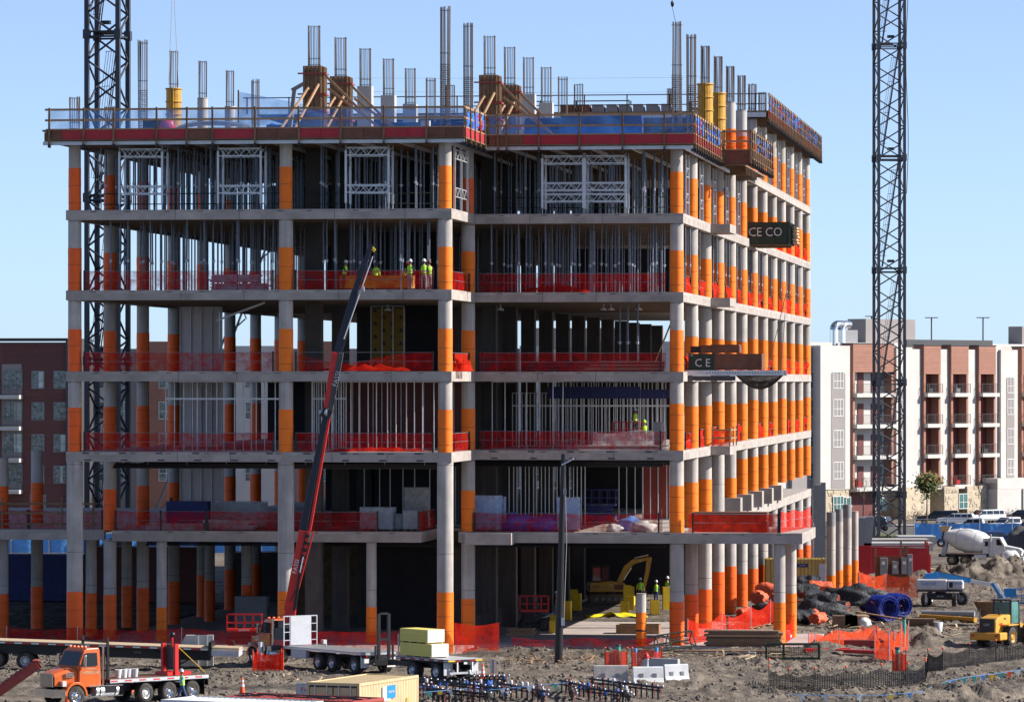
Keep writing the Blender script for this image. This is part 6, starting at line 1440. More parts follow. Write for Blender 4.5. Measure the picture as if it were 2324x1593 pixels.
pickup('white crew cab pickup truck parked behind the blue fence panel', Gz(2212, 1211), R(168), 'carw', .84)
pickup('white roof rack sport utility vehicle beyond the blue fence', Gz(2232, 1190), R(-152), 'carw', .84, True, 'parked_car')
pickup('white car with dark windows left of the white utility vehicle', Gz(2170, 1193), R(165), 'carw', .7, True, 'parked_car')
pickup('dark car parked beside the crane mast near the lawn', Gz(1975, 1204), R(150), 'cark', .78, True, 'parked_car')
pickup('grey dark vehicle partly hidden behind the left end of the blue fence', Gz(2130, 1190), R(172), 'cark', .8, True, 'parked_car')
pickup('dark car at the right picture edge by the shrubs', Gz(2318, 1186), R(170), 'cark', .75, True, 'parked_car')
tN = pickup('navy blue truck with a long bonnet between the mixer and the white pickup', Gz(2262, 1243), R(10), 'carb', .8)
# boom lift
gL = G(2135, 1372); KL = .84
tl = thing('boom_lift', 'grey and blue boom lift lettered Genie with its arm folded down to the right', 'boom lift', (gL.x, gL.y, 0), R(-8)); tl.scale = (KL,)*3
for (x, y, st_) in ((-1.25, -1.0, 0), (1.15, -.9, .2), (-.9, 1.1, 0), (1.7, 1.05, -.5)):
    wheel(tl, x, y, .5, .38, 'lgrey', -1, st=R(90)*0+st_+(1.35 if x < 1.6 else .1), lugs=True)
bev(MB().box(-1.3, 1.5, -.75, .85, .45, .95).build('chassis', M['black'], tl), .06)
MB().tube((0, 0, .95), (0, 0, 1.25), .45, 20).build('turntable', M['black'], tl)
bev(MB().box(-1.95, .55, -.95, -.15, 1.25, 2.1).build('cowl', M['lgrey'], tl), .12, 3); bev(MB().box(.56, 1.85, -.95, -.1, 1.3, 2.05).build('cowl', M['lgrey'], tl), .12, 3)
bev(MB().box(-1.95, 1.85, .35, 1.1, 1.25, 2.0).build('cowl', M['lgrey'], tl), .12, 3); MB().box(-1.9, 1.8, -.9, 1.05, 1.1, 1.245).build('counterweight', M['dgrey'], tl)
MB().box(.72, 1.02, -.962, -.951, 1.45, 1.9).build('engine_hatch', M['black'], tl)
for k in range(9): MB().box(-1.8+.24*k, -1.7+.24*k, -.962, -.951, 1.26, 1.31).build('warning_stripe', M['yellow'], tl)
text('Genie', .52, M['genie'], tl, (-.95, -.96, 1.78), (R(90), 0, 0)); text('Genie', .36, M['genie'], tl, (1.4, -.96, 1.82), (R(90), 0, 0)); text('S-60 XC', .16, M['white'], tl, (0, -.76, .72), (R(90), 0, 0))
bev(MB().box(-1.3, -.2, -.12, .3, 1.95, 2.55).build('boom_pivot', M['genie'], tl), .05); 
e0, e1 = Vector((-.6, .1, 2.5)), Vector((4.25, .1, 1.65))
MB().bar(e0, e0.lerp(e1, .62), .34, .38).build('boom', M['genie'], tl); MB().bar(e0.lerp(e1, .3), e1, .26, .3).build('boom_extension', M['white'], tl); MB().bar(e0.lerp(e1, .1)+Vector((0, 0, .23)), e0.lerp(e1, .95)+Vector((0, 0, .2)), .08, .06).build('cable_track', M['dgrey'], tl)
MB().bar(e1+Vector((-.1, 0, .15)), e1+Vector((.75, 0, -1.25)), .3, .24).build('jib', M['genie'], tl); MB().tube(e1+Vector((.3, -.2, .1)), e1+Vector((.95, -.2, -1.1)), .05, 8).build('jib_ram', M['chrome'], tl)
bk = Vector((5.3, .4, .15)); mb = MB()
for z in (.05, .6, 1.15):
    for a, b_ in (((0, 0), (2.3, 0)), ((2.3, 0), (2.3, .9)), ((2.3, .9), (0, .9)), ((0, .9), (0, 0))): mb.bar(bk+Vector((*a, z)), bk+Vector((*b_, z)), .045)
for p in ((0, 0), (.7, 0), (1.5, 0), (2.3, 0), (2.3, .9), (0, .9), (1.2, .9)): mb.bar(bk+Vector((*p, 0)), bk+Vector((*p, 1.15)), .045)
mb.build('basket', M['genie'], tl); MB().box(5.3, 7.6, .4, 1.3, .1, .16).build('basket_floor', M['dgrey'], tl); MB().box(5.1, 6.1, .1, .38, .65, 1.35).build('control_box', M['genie'], tl)
# wheel loader
tw_ = thing('wheel_loader', 'yellow wheel loader seen from behind with a black cab at the right edge', 'wheel loader', (28.0, 262.4, -.05), R(60)); tw_.scale = (.87,)*3
for x in (0, 2.9):
    for s in (-1, 1): wheel(tw_, x, s*.95, .68, .5, 'cat', s, lugs=True)
bev(hull([(-1.55, .95), (.9, .95), (.9, 2.1), (-.2, 2.12), (-1.3, 1.95), (-1.5, 1.7)], lambda x, z: .62).build('engine_cover', M['cat'], tw_), .1, 3)
MB().box(-1.62, -1.5, -.52, .52, 1.0, 1.9).build('rear_grille', M['black'], tw_); sl2 = MB().box(-1.65, -1.622, -.48, .48, 0, .03).mesh('grille_slat', M['dgrey'])
for k in range(9): inst('grille_slat', sl2, tw_, (0, 0, 1.06+.09*k))
bev(MB().box(-1.95, -.75, -1.12, 1.12, .5, 1.0).build('counterweight', M['cat'], tw_), .08)
for s in (-1, 1):
    MB().box(-1.965, -1.952, s*.85-.12, s*.85+.12, .75, .87).build('tail_light', M['red_lens'], tw_); MB().box(-.75, .85, s*.66, s*1.2, 1.42, 1.5).build('fender', M['cat'], tw_)
    MB().bar((.9, s*.6, 1.0), (.9, s*.6, 3.0), .12).build('cab_post', M['black'], tw_); MB().bar((2.3, s*.6, 1.0), (2.1, s*.6, 3.0), .12).build('cab_post', M['black'], tw_); MB().box(1.0, 2.1, s*.62, s*.64, 1.5, 2.9).build('cab_window', M['glass_g'], tw_)
    MB().bar((2.4, s*.35, 1.5), (4.3, s*.35, .9), .2, .3).build('lift_arm', M['cat'], tw_)
MB().box(.95, 2.25, -.58, .58, 1.0, 1.5).build('cab_base', M['black'], tw_); bev(MB().box(.75, 2.35, -.75, .75, 2.98, 3.1).build('cab_roof', M['dgrey'], tw_), .05); MB().box(.9, .92, -.5, .5, 1.6, 2.9).build('cab_window', M['glass_g'], tw_)
MB().box(1.2, 2.4, -.5, .5, .6, 1.0).build('chassis', M['cat'], tw_)
mb = MB(); mb.prism([(4.2, .1), (5.3, .1), (5.35, .2), (4.4, .3), (4.3, 1.2), (4.15, 1.2)], -1.25, 1.25, 'xz'); mb.build('bucket', M['mgrey'], tw_)
MB().tube((-.3, -.3, 2.1), (-.3, -.3, 2.6), .06, 8).build('exhaust', M['black'], tw_); text('CAT', .22, M['lgrey'], tw_, (-1.66, .0, 1.5), (R(90), 0, R(-90))); MB().box(-1.0, -.45, -.64, -.625, 1.45, 1.6).build('sticker', M['red'], tw_); text('910', .2, M['black'], tw_, (-.1, -.632, 1.85), (R(90), 0, 0))
gh_ = G(2275, 1415); tb = thing('concrete_bucket', 'muddy grey hopper bucket standing behind the yellow loader', 'hopper', (gh_.x-.9, gh_.y, -.3), 0); tb.scale = (.8,)*3
MB().lathe([(.5, .9), (1.15, 2.1), (1.2, 2.15), (1.1, 2.15), (.45, .95)], n=20).build('shell', M['wood_d'], tb)
for a in range(4): MB().bar((.9*math.cos(a*1.57+.7), .9*math.sin(a*1.57+.7), 0), (.9*math.cos(a*1.57+.7), .9*math.sin(a*1.57+.7), 1.6), .08).build('leg', M['mgrey'], tb)
MB().bar((-1, 0, 2.1), (-.1, 0, 2.7), .06).build('bail', M['mgrey'], tb); MB().bar((1, 0, 2.1), (-.1, 0, 2.7), .06).build('bail', M['mgrey'], tb)
# excavator
gE = G(1383, 1366); te = thing('mini_excavator', 'yellow compact excavator lettered CAT working in the shade inside the right ground bay', 'excavator', (gE.x, gE.y, 0), R(4)); te.scale = (.87,)*3
for s in (-1, 1):
    mb = MB(); pts = [(-1.35+.33*math.cos(a), .35+.33*math.sin(a)) for a in [math.pi/2+math.pi*i/6 for i in range(7)]]+[(1.2+.33*math.cos(a), .35+.33*math.sin(a)) for a in [-math.pi/2+math.pi*i/6 for i in range(7)]]
    mb.prism(pts, s*.65, s*1.05, 'xz'); tr = mb.build('track', M['wood_d'], te)
    for k in range(5): MB().tube((-1.1+.5*k, s*.66-s*.04, .3), (-1.1+.5*k, s*1.07, .3), .15, 12).build('roller', M['mgrey'], tr)
    for k in range(14): MB().box(-1.5+.2*k, -1.42+.2*k, s*.63, s*1.07, .675, .72).build('track_shoe', M['wood_d'], tr)
MB().tube((0, 0, .6), (0, 0, .85), .5, 20).build('turntable', M['black'], te)
bev(hull([(-1.7, .85), (1.35, .85), (1.3, 1.15), (1.15, 1.55), (-.1, 1.72), (-1.65, 1.6)], lambda x, z: 1.05).build('body', M['cat'], te), .08, 3)
MB().box(.3, 1.1, -1.062, -1.052, 1.05, 1.45).build('vent', M['brown_board'], te); MB().box(-1.75, -1.705, -.9, .9, .95, 1.4).build('rear_vent', M['black'], te)
for p in ((-1.45, -.95), (-.15, -.95), (-1.45, .1), (-.15, .1)): MB().bar((p[0], p[1], 1.6), (p[0]+.05, p[1], 2.85), .09).build('cab_post', M['black'], te)
bev(MB().box(-1.5, -.05, -1.0, .15, 2.85, 2.95).build('cab_roof', M['black'], te), .03); MB().box(-1.4, -.8, -.96, -.95, 1.75, 2.8).build('cab_window', M['glass'], te); MB().box(-.7, -.2, -.96, -.95, 1.75, 2.8).build('cab_window', M['door'], te); MB().box(-1.4, -.2, .1, .12, 1.65, 2.8).build('cab_window', M['glass'], te)
bm1 = [(.9, 1.3), (1.5, 2.6), (2.0, 3.05), (3.1, 3.35), (3.15, 3.55), (1.85, 3.4), (1.2, 2.9), (.55, 1.6)]
MB().prism(bm1, -.14, .14, 'xz').build('boom', M['cat'], te); MB().prism([(3.0, 3.6), (3.4, 3.55), (3.15, 2.2), (2.8, .9), (2.6, .9), (2.85, 2.4)], -.11, .11, 'xz').build('dipper_arm', M['cat'], te)
MB().tube((1.1, 0, 1.75), (1.75, 0, 2.75), .07, 8).build('ram', M['chrome'], te); MB().tube((2.0, 0, 3.5), (3.1, 0, 3.75), .06, 8).build('ram', M['chrome'], te); MB().prism([(2.55, .9), (2.95, .9), (3.0, .4), (2.6, .1), (2.2, .35)], -.3, .3, 'xz').build('bucket', M['dgrey'], te)
text('CAT', .3, M['black'], te, (-1.1, -1.065, 1.25), (R(90), 0, 0)); text('CAT', .18, M['white'], te, (2.45, -.15, 3.3), (R(90), 0, 0)); text('306', .16, M['white'], te, (.05, -1.065, 1.42), (R(90), 0, 0))
# scissor lifts
def scissor(label, loc, rz, Wd, hd, hr, col='red', pm='red', k=1, sc2='black', wr=.25, txt=None):
    t = thing('scissor_lift', label, 'scissor lift', loc, rz); t.scale = (k,)*3
    bev(MB().box(-Wd/2, Wd/2, -.55, .55, .2, .6).build('base', M[sc2], t), .04)
    for x in (-Wd/2+.3, Wd/2-.3):
        for s in (-1, 1): wheel(t, x, s*.62, wr, .2, 'dgrey', s)
    n = 3
    for q in range(n):
        z0, z1 = .6+(hd-.6)*q/n, .6+(hd-.6)*(q+1)/n
        for s in (-1, 1): MB().bar((-Wd*.4, s*.4, z0), (Wd*.4, s*.4, z1), .06, .1).build('scissor_arm', M[sc2], t); MB().bar((-Wd*.4, s*.34, z1), (Wd*.4, s*.34, z0), .06, .1).build('scissor_arm', M[sc2], t)
    MB().box(-Wd/2, Wd/2, -.6, .6, hd, hd+.16).build('platform', M[pm], t)
    mb = MB()
    for z in (.55, 1.1):
        for s in (-1, 1): mb.bar((-Wd/2, s*.57, hd+z), (Wd/2, s*.57, hd+z), .05); mb.bar((s*Wd/2, -.57, hd+z), (s*Wd/2, .57, hd+z), .05)
    for i in range(5):
        for s in (-1, 1): mb.bar((-Wd/2+Wd*i/4, s*.57, hd+.16), (-Wd/2+Wd*i/4, s*.57, hd+1.1), .05)
    mb.build('guardrail', M[col], t)
    if txt: text(txt[0], .18, M[txt[1]], t, (0, -.61, hd+.08), (R(90), 0, 0))
    return t
g_ = G(1212, 1431); scissor('red rough terrain scissor lift on the pad left of the black pole', (g_.x, g_.y, 0), R(3), 2.0, 1.35, 1, k=.87, wr=.42)
scissor('red scissor lift marked SKYJACK in the shade behind the crane truck', (XatY(555, 262), 262, 0), 0, 2.3, 1.0, 1, k=.87, txt=('SKYJACK', 'white'))
g_ = B(uAt(1422, 6), 6, LV[3]); scissor('red scissor lift with a worker on the third floor right bay', tuple(g_+Vector((0, 0, .004))), -TH, 1.9, .75, 1, k=.85, txt=('Micro19', 'white'), sc2='door')
g_ = B(uAt(1362, 16), 16, LV[2]); scissor('dark blue scissor lift lettered Genie GS-1930 on the second floor', tuple(g_+Vector((0, 0, .004))), -TH, 2.2, 1.2, 1, 'navyboard', 'navyboard', k=.9, sc2='navyboard', txt=('Genie GS-1930', 'mgrey'))
# ---------------------------------------------------------------- people
def person(label, loc, rz, pose='stand', shirt='shirt', pants='pants', vest='hivis', hat='white', k=.9, lean=0.0, arms=None, name='person', hide_legs=False):
    t = thing(name, label, 'person', tuple(loc), rz); t.scale = (k, k, k)
    V_ = Vector; st = {'stand': (0.0, 0.0), 'walk': (.30, -.28)}[pose]
    J = {}; J['pel'] = V_((0, 0, .96)); J['sp'] = V_((0, -.02-lean*.3, 1.15)); J['ch'] = V_((0, -.02-lean, 1.36)); J['nk'] = V_((0, -.03-lean*1.1, 1.52)); J['hd'] = V_((0, -.05-lean*1.3, 1.66))
    edges = []; verts = [J['pel'], J['sp'], J['ch'], J['nk'], J['hd'], J['hd']+V_((0, -.01, .07))]; rad = [.145, .135, .165, .06, .085, .08]; tags = ['pants', 'shirt', 'shirt', 'skin', 'skin', 'skin']
    edges = [(0, 1), (1, 2), (2, 3), (3, 4), (4, 5)]
    def add(p, par, r, tg): verts.append(V_(p)); rad.append(r); tags.append(tg); edges.append((par, len(verts)-1)); return len(verts)-1
    hands = []
    for i, s in enumerate((-1, 1)):
        sw = st[i]
        a = add((s*.10, 0, .90), 0, .10, 'pants'); a = add((s*.105, -sw*.55-.02, .50), a, .075, 'pants'); a = add((s*.11, -sw*.9+(.10 if sw < 0 else 0), .10+(.05 if sw < 0 else 0)), a, .052, 'pants')
        a = add((s*.12, -sw*.9-.12+(.10 if sw < 0 else 0), .045+(.04 if sw < 0 else 0)), a, .045, 'boot')
        ar = (arms or {}).get(s, 'down'); b_ = add((s*.19, -lean, 1.42), 2, .062, 'shirt')
        el, wr = {'down': ((s*.26, -lean+.03-st[1-i]*.2, 1.14), (s*.27, -lean-.06-st[1-i]*.45, .90)), 'fwd': ((s*.25, -lean-.12, 1.18), (s*.17, -lean-.38, 1.20)), 'hip': ((s*.36, -lean+.05, 1.20), (s*.20, -lean-.05, 1.02)), 'up': ((s*.34, -lean-.15, 1.45), (s*.25, -lean-.35, 1.65))}[ar]
        b_ = add(el, b_, .048, 'shirt'); b_ = add(wr, b_, .034, 'skin'); d = (V_(wr)-V_(el)).normalized(); hands.append((V_(wr), d, s)); add(V_(wr)+d*.06, b_, .032, 'skin')
    me = bpy.data.meshes.new('tmp'); me.from_pydata(verts, edges, []); o = bpy.data.objects.new('tmp', me); link(o)
    m = o.modifiers.new('s', 'SKIN'); 
    for v, r in zip(me.skin_vertices[0].data, rad): v.radius = (r, r*.82 if r > .12 else r)
    me.skin_vertices[0].data[0].use_root = True
    o.modifiers.new('b', 'SUBSURF').levels = 1; bpy.context.view_layer.update()
    m2 = bpy.data.meshes.new_from_object(o.evaluated_get(bpy.context.evaluated_depsgraph_get())); bpy.data.objects.remove(o)
    b = bmesh.new(); b.from_mesh(m2)
    # fingers rooted in the palm
    for (w_, d, s) in hands:
        sd_ = d.orthogonal().normalized(); 
        for q in range(5):
            off = sd_*((q-1.5)*.018) if q < 4 else sd_*(-.035); p = w_+d*(.08 if q < 4 else .04)+off; ln = (.07, .08, .075, .06, .05)[q]; dd = (d+(V_((0, -.3, 0)) if q < 4 else sd_*-.8)).normalized()
            e1 = p+dd*ln; n_ = dd.orthogonal().normalized()*.008; n2 = dd.cross(n_)
            vs = [b.verts.new(p+n_), b.verts.new(p+n2), b.verts.new(p-n_), b.verts.new(p-n2), b.verts.new(e1)]
            for i in range(4): b.faces.new((vs[i], vs[(i+1) % 4], vs[4]))
    b.to_mesh(m2); b.free(); names_ = ['skin', 'shirt', 'pants', 'boot']; m2.materials.clear()
    for q in names_: m2.materials.append(M[{'skin': 'skin', 'shirt': shirt, 'pants': pants, 'boot': 'boot'}[q]])
    for p in m2.polygons:
        c = p.center; j = min(range(len(verts)), key=lambda i: (verts[i]-c).length-rad[i]*.6); tg = tags[j]
        if tg == 'pants' and c.z > .99: tg = 'shirt'
        if tg == 'shirt' and c.z > 1.50 and abs(c.x) < .09: tg = 'skin'
        p.material_index = names_.index(tg); p.use_smooth = True
    inst('body', m2, t)
    h = J['hd']+V_((0, 0, .04)); f = MB()
    f.lathe([(.135, 0), (.14, .02), (.118, .05), (.112, .10), (.085, .15), (.03, .175), (.001, .178)], c=h+V_((0, 0, .03)), n=16); f.sheet(lambda s, q: (h.x+.11*(2*s-1), h.y-.09-.10*q*(1-(2*s-1)**2), h.z+.035-.015*q), 8, 2); f.build('hard_hat', M[hat], t, recalc=False)
    fa = MB(); fa.blob(h+V_((0, -.088, -.055)), (.014, .02, .022), 1, 6, 4, 0); fa.build('nose', M['skin'], t); 
    for s in (-1, 1): MB().blob(h+V_((s*.033, -.078, -.03)), (.011, .008, .007), 1, 6, 4, 0).build('eye', M['black'], t); MB().blob(h+V_((s*.088, 0, -.04)), (.012, .02, .03), 1, 6, 4, 0).build('ear', M['skin'], t)
    MB().box(-.022, .022, h.y-.088, h.y-.078, h.z-.098, h.z-.09).build('mouth', M['door'], t); MB().blob(h+V_((0, .03, -.03)), (.088, .07, .085), 2, 10, 6, .05).build('hair', M['black'], t)
    if vest:
        vb = MB(); secs = [(1.50, .13, .10, -.03-lean*1.0), (1.44, .195, .125, -.02-lean), (1.32, .20, .145, -.02-lean*.9), (1.15, .175, .135, -.015-lean*.4), (1.0, .175, .14, 0)]; n = 16; vs = []
        for (z, rx, ry, cy) in secs:
            for i in range(n): a = 2*math.pi*i/n; vs.append((rx*math.cos(a), cy+ry*math.sin(a), z))
        vb.add(vs, [(k_*n+i, k_*n+(i+1) % n, (k_+1)*n+(i+1) % n, (k_+1)*n+i) for k_ in range(4) for i in range(n)], 0, True)
        v = vb.build('safety_vest', M[vest], t)
        sb = MB(); sb.lathe([(1, -.025), (1, .025)], n=16); so_ = sb.build('reflective_stripe', M['lgrey'], v, (0, -.015-lean*.4, 1.13)); so_.scale = (.183, .143, 1)
        for s in (-1, 1): MB().bar((s*.09, -.145-lean*.9, 1.12), (s*.08, -.115-lean, 1.47), .035, .008).build('reflective_stripe', M['orange'], v)
    return t
def on5(v, w): return B(uAt(v, w), w, LV[5]+.003)
person('worker in dark shirt and yellow vest left of the crane boom, fifth floor', on5(781, -8.0), R(70), arms={1: 'fwd', -1: 'fwd'}, pants='dgrey', k=.9, lean=.06)
person('worker in bright yellow jacket half hidden right behind the crane boom tip', on5(852, -7.2), R(160), shirt='hivis', k=.86, hat='dgrey', lean=.12)
person('worker in yellow vest and pale trousers left of the pair on the fifth floor', on5(930, -8.2), R(150), arms={-1: 'fwd'}, k=.92)
person('worker stooping over the orange edged boards beside the cart on the fifth floor', on5(916, -7.3), R(110), shirt='hivis', hat='red', k=.84, lean=.22, arms={1: 'fwd'})
person('worker with white hard hat turned away at the right of the fifth floor group', on5(962, -8.1), R(175), k=.93, arms={1: 'hip'})
person('worker with maroon hood and yellow vest, rightmost of the fifth floor group', on5(974, -7.5), R(190), shirt='door', hat='door', k=.9)
g_ = B(uAt(1441, 6), 6, LV[3]+.85); person('worker in dark shirt standing in the red scissor lift on the third floor', g_, R(40), k=.82, pants='shirt', hat='white')
person('worker in yellow vest standing beside the scissor lift on the third floor', B(uAt(1462, 6.5), 6.5, LV[3]+.003), R(10), k=.9, hat='hivis')
g_ = G(1453, 1366, .0); person('worker in bright yellow jacket seen from behind beside the excavator bucket', (g_.x, g_.y, 0), R(178), shirt='hivis', pants='dgrey', k=.9)
g_ = G(1489, 1370); person('worker with backpack and yellow vest between the yellow column guards', (g_.x, g_.y, 0), R(175), pants='jeans', k=.87)
g_ = G(1514, 1364); tp = person('worker in orange striped vest and jeans just left of the corner column', (g_.x, g_.y, 0), R(150), pants='jeans', vest='hivis', k=.92)
g_ = G(1260, 1398); person('worker in white hat and red vest standing behind the black pole', (g_.x, g_.y, 0), R(90), pants='pants', vest='red', k=.87)
gw = tA.matrix_basis @ Vector((-1.2, 3.1, 0)); gq = G(414, 1596); person('worker in blue hoodie and yellow vest walking beside the orange truck wheels', (gq.x, gq.y, .02), R(-75), 'walk', shirt='bluesh', pants='jeans', k=.86, hat='lgrey', arms={1: 'fwd'})
g_ = B(uAt(388, 8), 8, LV[2]+.003); person('worker in orange vest in deep shade on the second floor left bay', g_, R(20), k=.9, vest='orange', hat='dgrey', pants='dgrey')
t = BT('hand_cart', 'small tubular hand cart beside the workers on the fifth floor', 'cart', uAt(908, -7.9), -7.9, LV[5]); mb = MB()
for x in (0, .45): mb.bar((x, 0, .15), (x+.12, 0, 1.25), .03)
for z in (.3, .7, 1.2): mb.bar((.02+z*.1, 0, z), (.45+z*.1, 0, z), .03)
mb.build('frame', M['steel'], t)
for x in (0, .4): MB().lathe([(.001, -.03), (.12, -.03), (.12, .03), (.001, .03)], c=(x, 0, .125), ax='y', n=12).build('wheel', M['rubber'], t)
# ---------------------------------------------------------------- site furniture
Yp = 246.8; t = thing('light_pole', 'tall black leaning site light pole standing in the mud before the right bay', 'light pole', (XatY(1267, Yp), Yp, -.3)); zt = CH-(1030-HY)/FL*Yp+.3; dx = (1279-1267)/FL*Yp
MB().tube((0, 0, 0), (dx, 0, zt), .24, 10, r2=.13).build('pole', M['black'], t); MB().bar((dx-.1, 0, zt-.6), (dx+.55, -.05, zt-.25), .3, .08).build('lamp_head', M['lgrey'], t); MB().box(dx*.9-.0, dx*.9+.2, -.35, -.15, zt-2.2, zt-1.9).build('junction_box', M['mgrey'], t); MB().path([(dx*.97+.1, -.15, zt-2), (dx*.6+.28, -.2, zt*.6), (dx*.3+.25, -.22, zt*.3), (.3, -.25, 2.6)], .02, 4).build('cable', M['mgrey'], t); MB().box(.15, .35, -.3, -.1, 2.3, 2.7).build('junction_box', M['lgrey'], t)
def cone(v, y, label, hs=.9, tip=0):
    g = G(v, y); t = thing('traffic_cone', label, 'traffic cone', (g.x, g.y, .0), rot=(R(tip), 0, 0)); mb = MB()
    mb.lathe([(.15, .04), (.035, hs*.97), (.001, hs)], n=16); mb.build('body', M['cone'], t); MB().box(-.2, .2, -.2, .2, 0, .04).build('base', M['black'], t)
    for a, b_ in ((.45, .6), (.7, .82)): MB().lathe([(.15-.115*a+.006, hs*a), (.15-.115*b_+.006, hs*b_)], n=16).build('reflective_band', M['white'], t)
cone(153, 1601, 'orange cone with white bands at the front bumper of the orange truck', .95); cone(550, 1575, 'orange cone standing in the mud left of the fire lane sign', .85); cone(1096, 1545, 'orange cone at the rear right of the short trailer', .9)
tq = G(298, 1588); cone(298, 1573, 'dusty orange cone in the shade under the orange truck deck', .8)
def barrier(label, v, y, L_, rz, m, H=.95, k=1.0):
    g = G(v, y); t = thing('concrete_barrier', label, 'barrier', (g.x, g.y, -.05), rz); mb = MB()
    pr = [(-.30, 0), (-.30, .1), (-.18, .32), (-.10, H-.03), (-.07, H), (.07, H), (.10, H-.03), (.18, .32), (.30, .1), (.30, 0)]
    o = MB().prism([(y_, z) for y_, z in pr], -L_/2, L_/2, 'yz').build('body', M[m], t); bev(o, .02)
    for s in (-.22, .22): MB().box(L_*s-.09, L_*s+.09, -.19, -.10, .35, .55).build('slot', M['mgrey'], t)
    return t
barrier('grey concrete barrier in shade with two slots, leftmost of the group on the mud', 1386, 1549, 1.75, R(2), 'conc', .95)
barrier('white weathered plastic barrier with two slots in the middle of the group', 1470, 1549, 1.55, R(9), 'white', .88); barrier('pale barrier turned toward the right, rightmost of the group', 1533, 1545, 1.35, R(24), 'cwhite', .92); barrier('pale barrier lying behind the hydrant between the white barriers', 1500, 1531, 2.2, R(-34), 'conc_white', .92)
g = G(1389, 1512); solo('concrete_stub', MB().prism([(-.2, 0), (.2, 0), (.15, .75), (-.1, .75)], 0, .3, 'xz'), M['conc_white'], 'small pale concrete stub behind the grey barrier', 'concrete block', (g.x, g.y, 0))
def standpipe(v, y, h, r, m, label, cap=None, kz='yes'):
    g = G(v, y); t = thing('standpipe', label, 'pipe', (g.x, g.y, 0)); MB().tube((0, 0, 0), (0, 0, h), r, 12).build('pipe', M[m], t)
    if cap: MB().tube((0, 0, h), (0, 0, h+.12), r*1.2, 12).build('cap', M[cap], t)
    return g
standpipe(1403, 1515, 1.15, .12, 'pvc_g', 'green standpipe with dark cap inside the left red mesh wrap', 'dgrey'); standpipe(1442, 1513, 1.0, .10, 'pvc_b', 'blue standpipe left of the red hydrant'); standpipe(1490, 1511, 1.0, .10, 'pvc_b', 'blue standpipe right of the red hydrant')
standpipe(2052, 1465, 1.55, .10, 'pvc_g', 'green standpipe with dark cap at the end of the orange netting', 'dgrey'); standpipe(2037, 1520, 1.1, .12, 'pvc_g', 'green standpipe wrapped in red net behind the black fence', 'dgrey')
def wrapnet(v0, v1, y, h, label, m='orange_net', n=3):
    a, b_ = G(v0, y), G(v1, y); wd = (b_.x-a.x); t = thing('mesh_wrap', label, 'mesh fence', (a.x, a.y, 0)); mb = MB()
    def f(s, q): an = math.pi*s; return (wd*.5-wd*.5*math.cos(an), -.5*math.sin(an)+.06*math.sin(s*17), .05+h*q*(1-.15*abs(math.sin(s*math.pi*2))))
    mb.lattice(f, 26, 9, .014); mb.sheet(f, 20, 4, 1); mb.build('mesh', [M['red'], M[m]], t, recalc=False)
    for x in (0, wd): MB().bar((x, 0, 0), (x, 0, h+.1), .05).build('stake', M['black'], t); MB().lathe([(.06, h+.1), (.07, h+.15), (.001, h+.16)], c=(x, 0, 0), n=8).build('stake_cap', M['cone'], t)
wrapnet(1373, 1423, 1517, 1.0, 'red mesh wrapped round the green standpipe left of the barriers'); wrapnet(1434, 1502, 1515, .95, 'wide red mesh wrapped round the hydrant and blue pipes'); wrapnet(2026, 2056, 1523, 1.0, 'red mesh wrapped round the pipe behind the black fence')
a = G(574, 1523); t = thing('mesh_wrap', 'bright red mesh barrier box beside the crane truck outrigger', 'mesh fence', (a.x, a.y, 0)); q_ = (643-574)/FL*a.y
for p in ((0, 0), (q_, 0), (q_*.9, 1.2), (q_*.1, 1.2)): MB().tube((*p, 0), (*p, 1.15), .03, 6).build('stake', M['cone'], t)
for (p, r_) in (((0, 0), (q_, 0)), ((q_, 0), (q_*.9, 1.2)), ((0, 0), (q_*.1, 1.2)), ((q_*.1, 1.2), (q_*.9, 1.2))): MB().sheet(lambda s, v, p=p, r_=r_: (p[0]+(r_[0]-p[0])*s, p[1]+(r_[1]-p[1])*s+.04*math.sin(s*14), .03+v*(1.0-.22*math.sin(math.pi*s))), 12, 4).build('mesh', M['red_net_dense'], t, recalc=False)
g = G(1467, 1535); t = thing('fire_hydrant', 'grey fire hydrant with red top among the barriers', 'hydrant', (g.x, g.y-.1, 0)); MB().lathe([(.15, 0), (.12, .1), (.11, .85), (.15, .9), (.15, .95)], n=14).build('barrel', M['lgrey'], t); MB().lathe([(.14, .95), (.15, 1.05), (.10, 1.17), (.03, 1.22), (.03, 1.3), (.001, 1.3)], n=14).build('bonnet', M['red'], t)
for s in (-1, 1): MB().tube((0, 0, .95), (s*.24, 0, .95), .06, 8).build('nozzle', M['red'], t)
# signs
Ys = 197; t = thing('sign', 'white Fire Lane sign with red letters partly behind the tan container', 'sign', (XatY(694, Ys), Ys, 0)); z1 = CH-(1549-HY)/FL*Ys
MB().box(-.43, .43, -.02, .02, z1-.8, z1).build('board', M['white'], t); MB().bar((0, .04, 0), (0, .04, z1), .08).build('post', M['wood'], t); text('Fire', .27, M['red'], t, (.0, -.026, z1-.28), (R(90), 0, 0)); text('Lane', .27, M['red'], t, (.0, -.026, z1-.58), (R(90), 0, 0)); text('Site Commercial', .07, M['dgrey'], t, (-.12, -.026, z1-.07), (R(90), 0, 0))
for q in (-.425, .415): MB().box(q, q+.012, -.026, -.0205, z1-.79, z1-.01).build('border', M['red'], t)
g = G(1119, 1552); t = thing('sign', 'back of a small white sign on a wooden stake right of the trailer cone', 'sign', (g.x, g.y, 0)); MB().bar((0, 0, 0), (.02, 0, 1.25), .07).build('post', M['wood'], t); MB().box(-.14, .18, .04, .06, .55, 1.25).build('board', M['lgrey'], t)
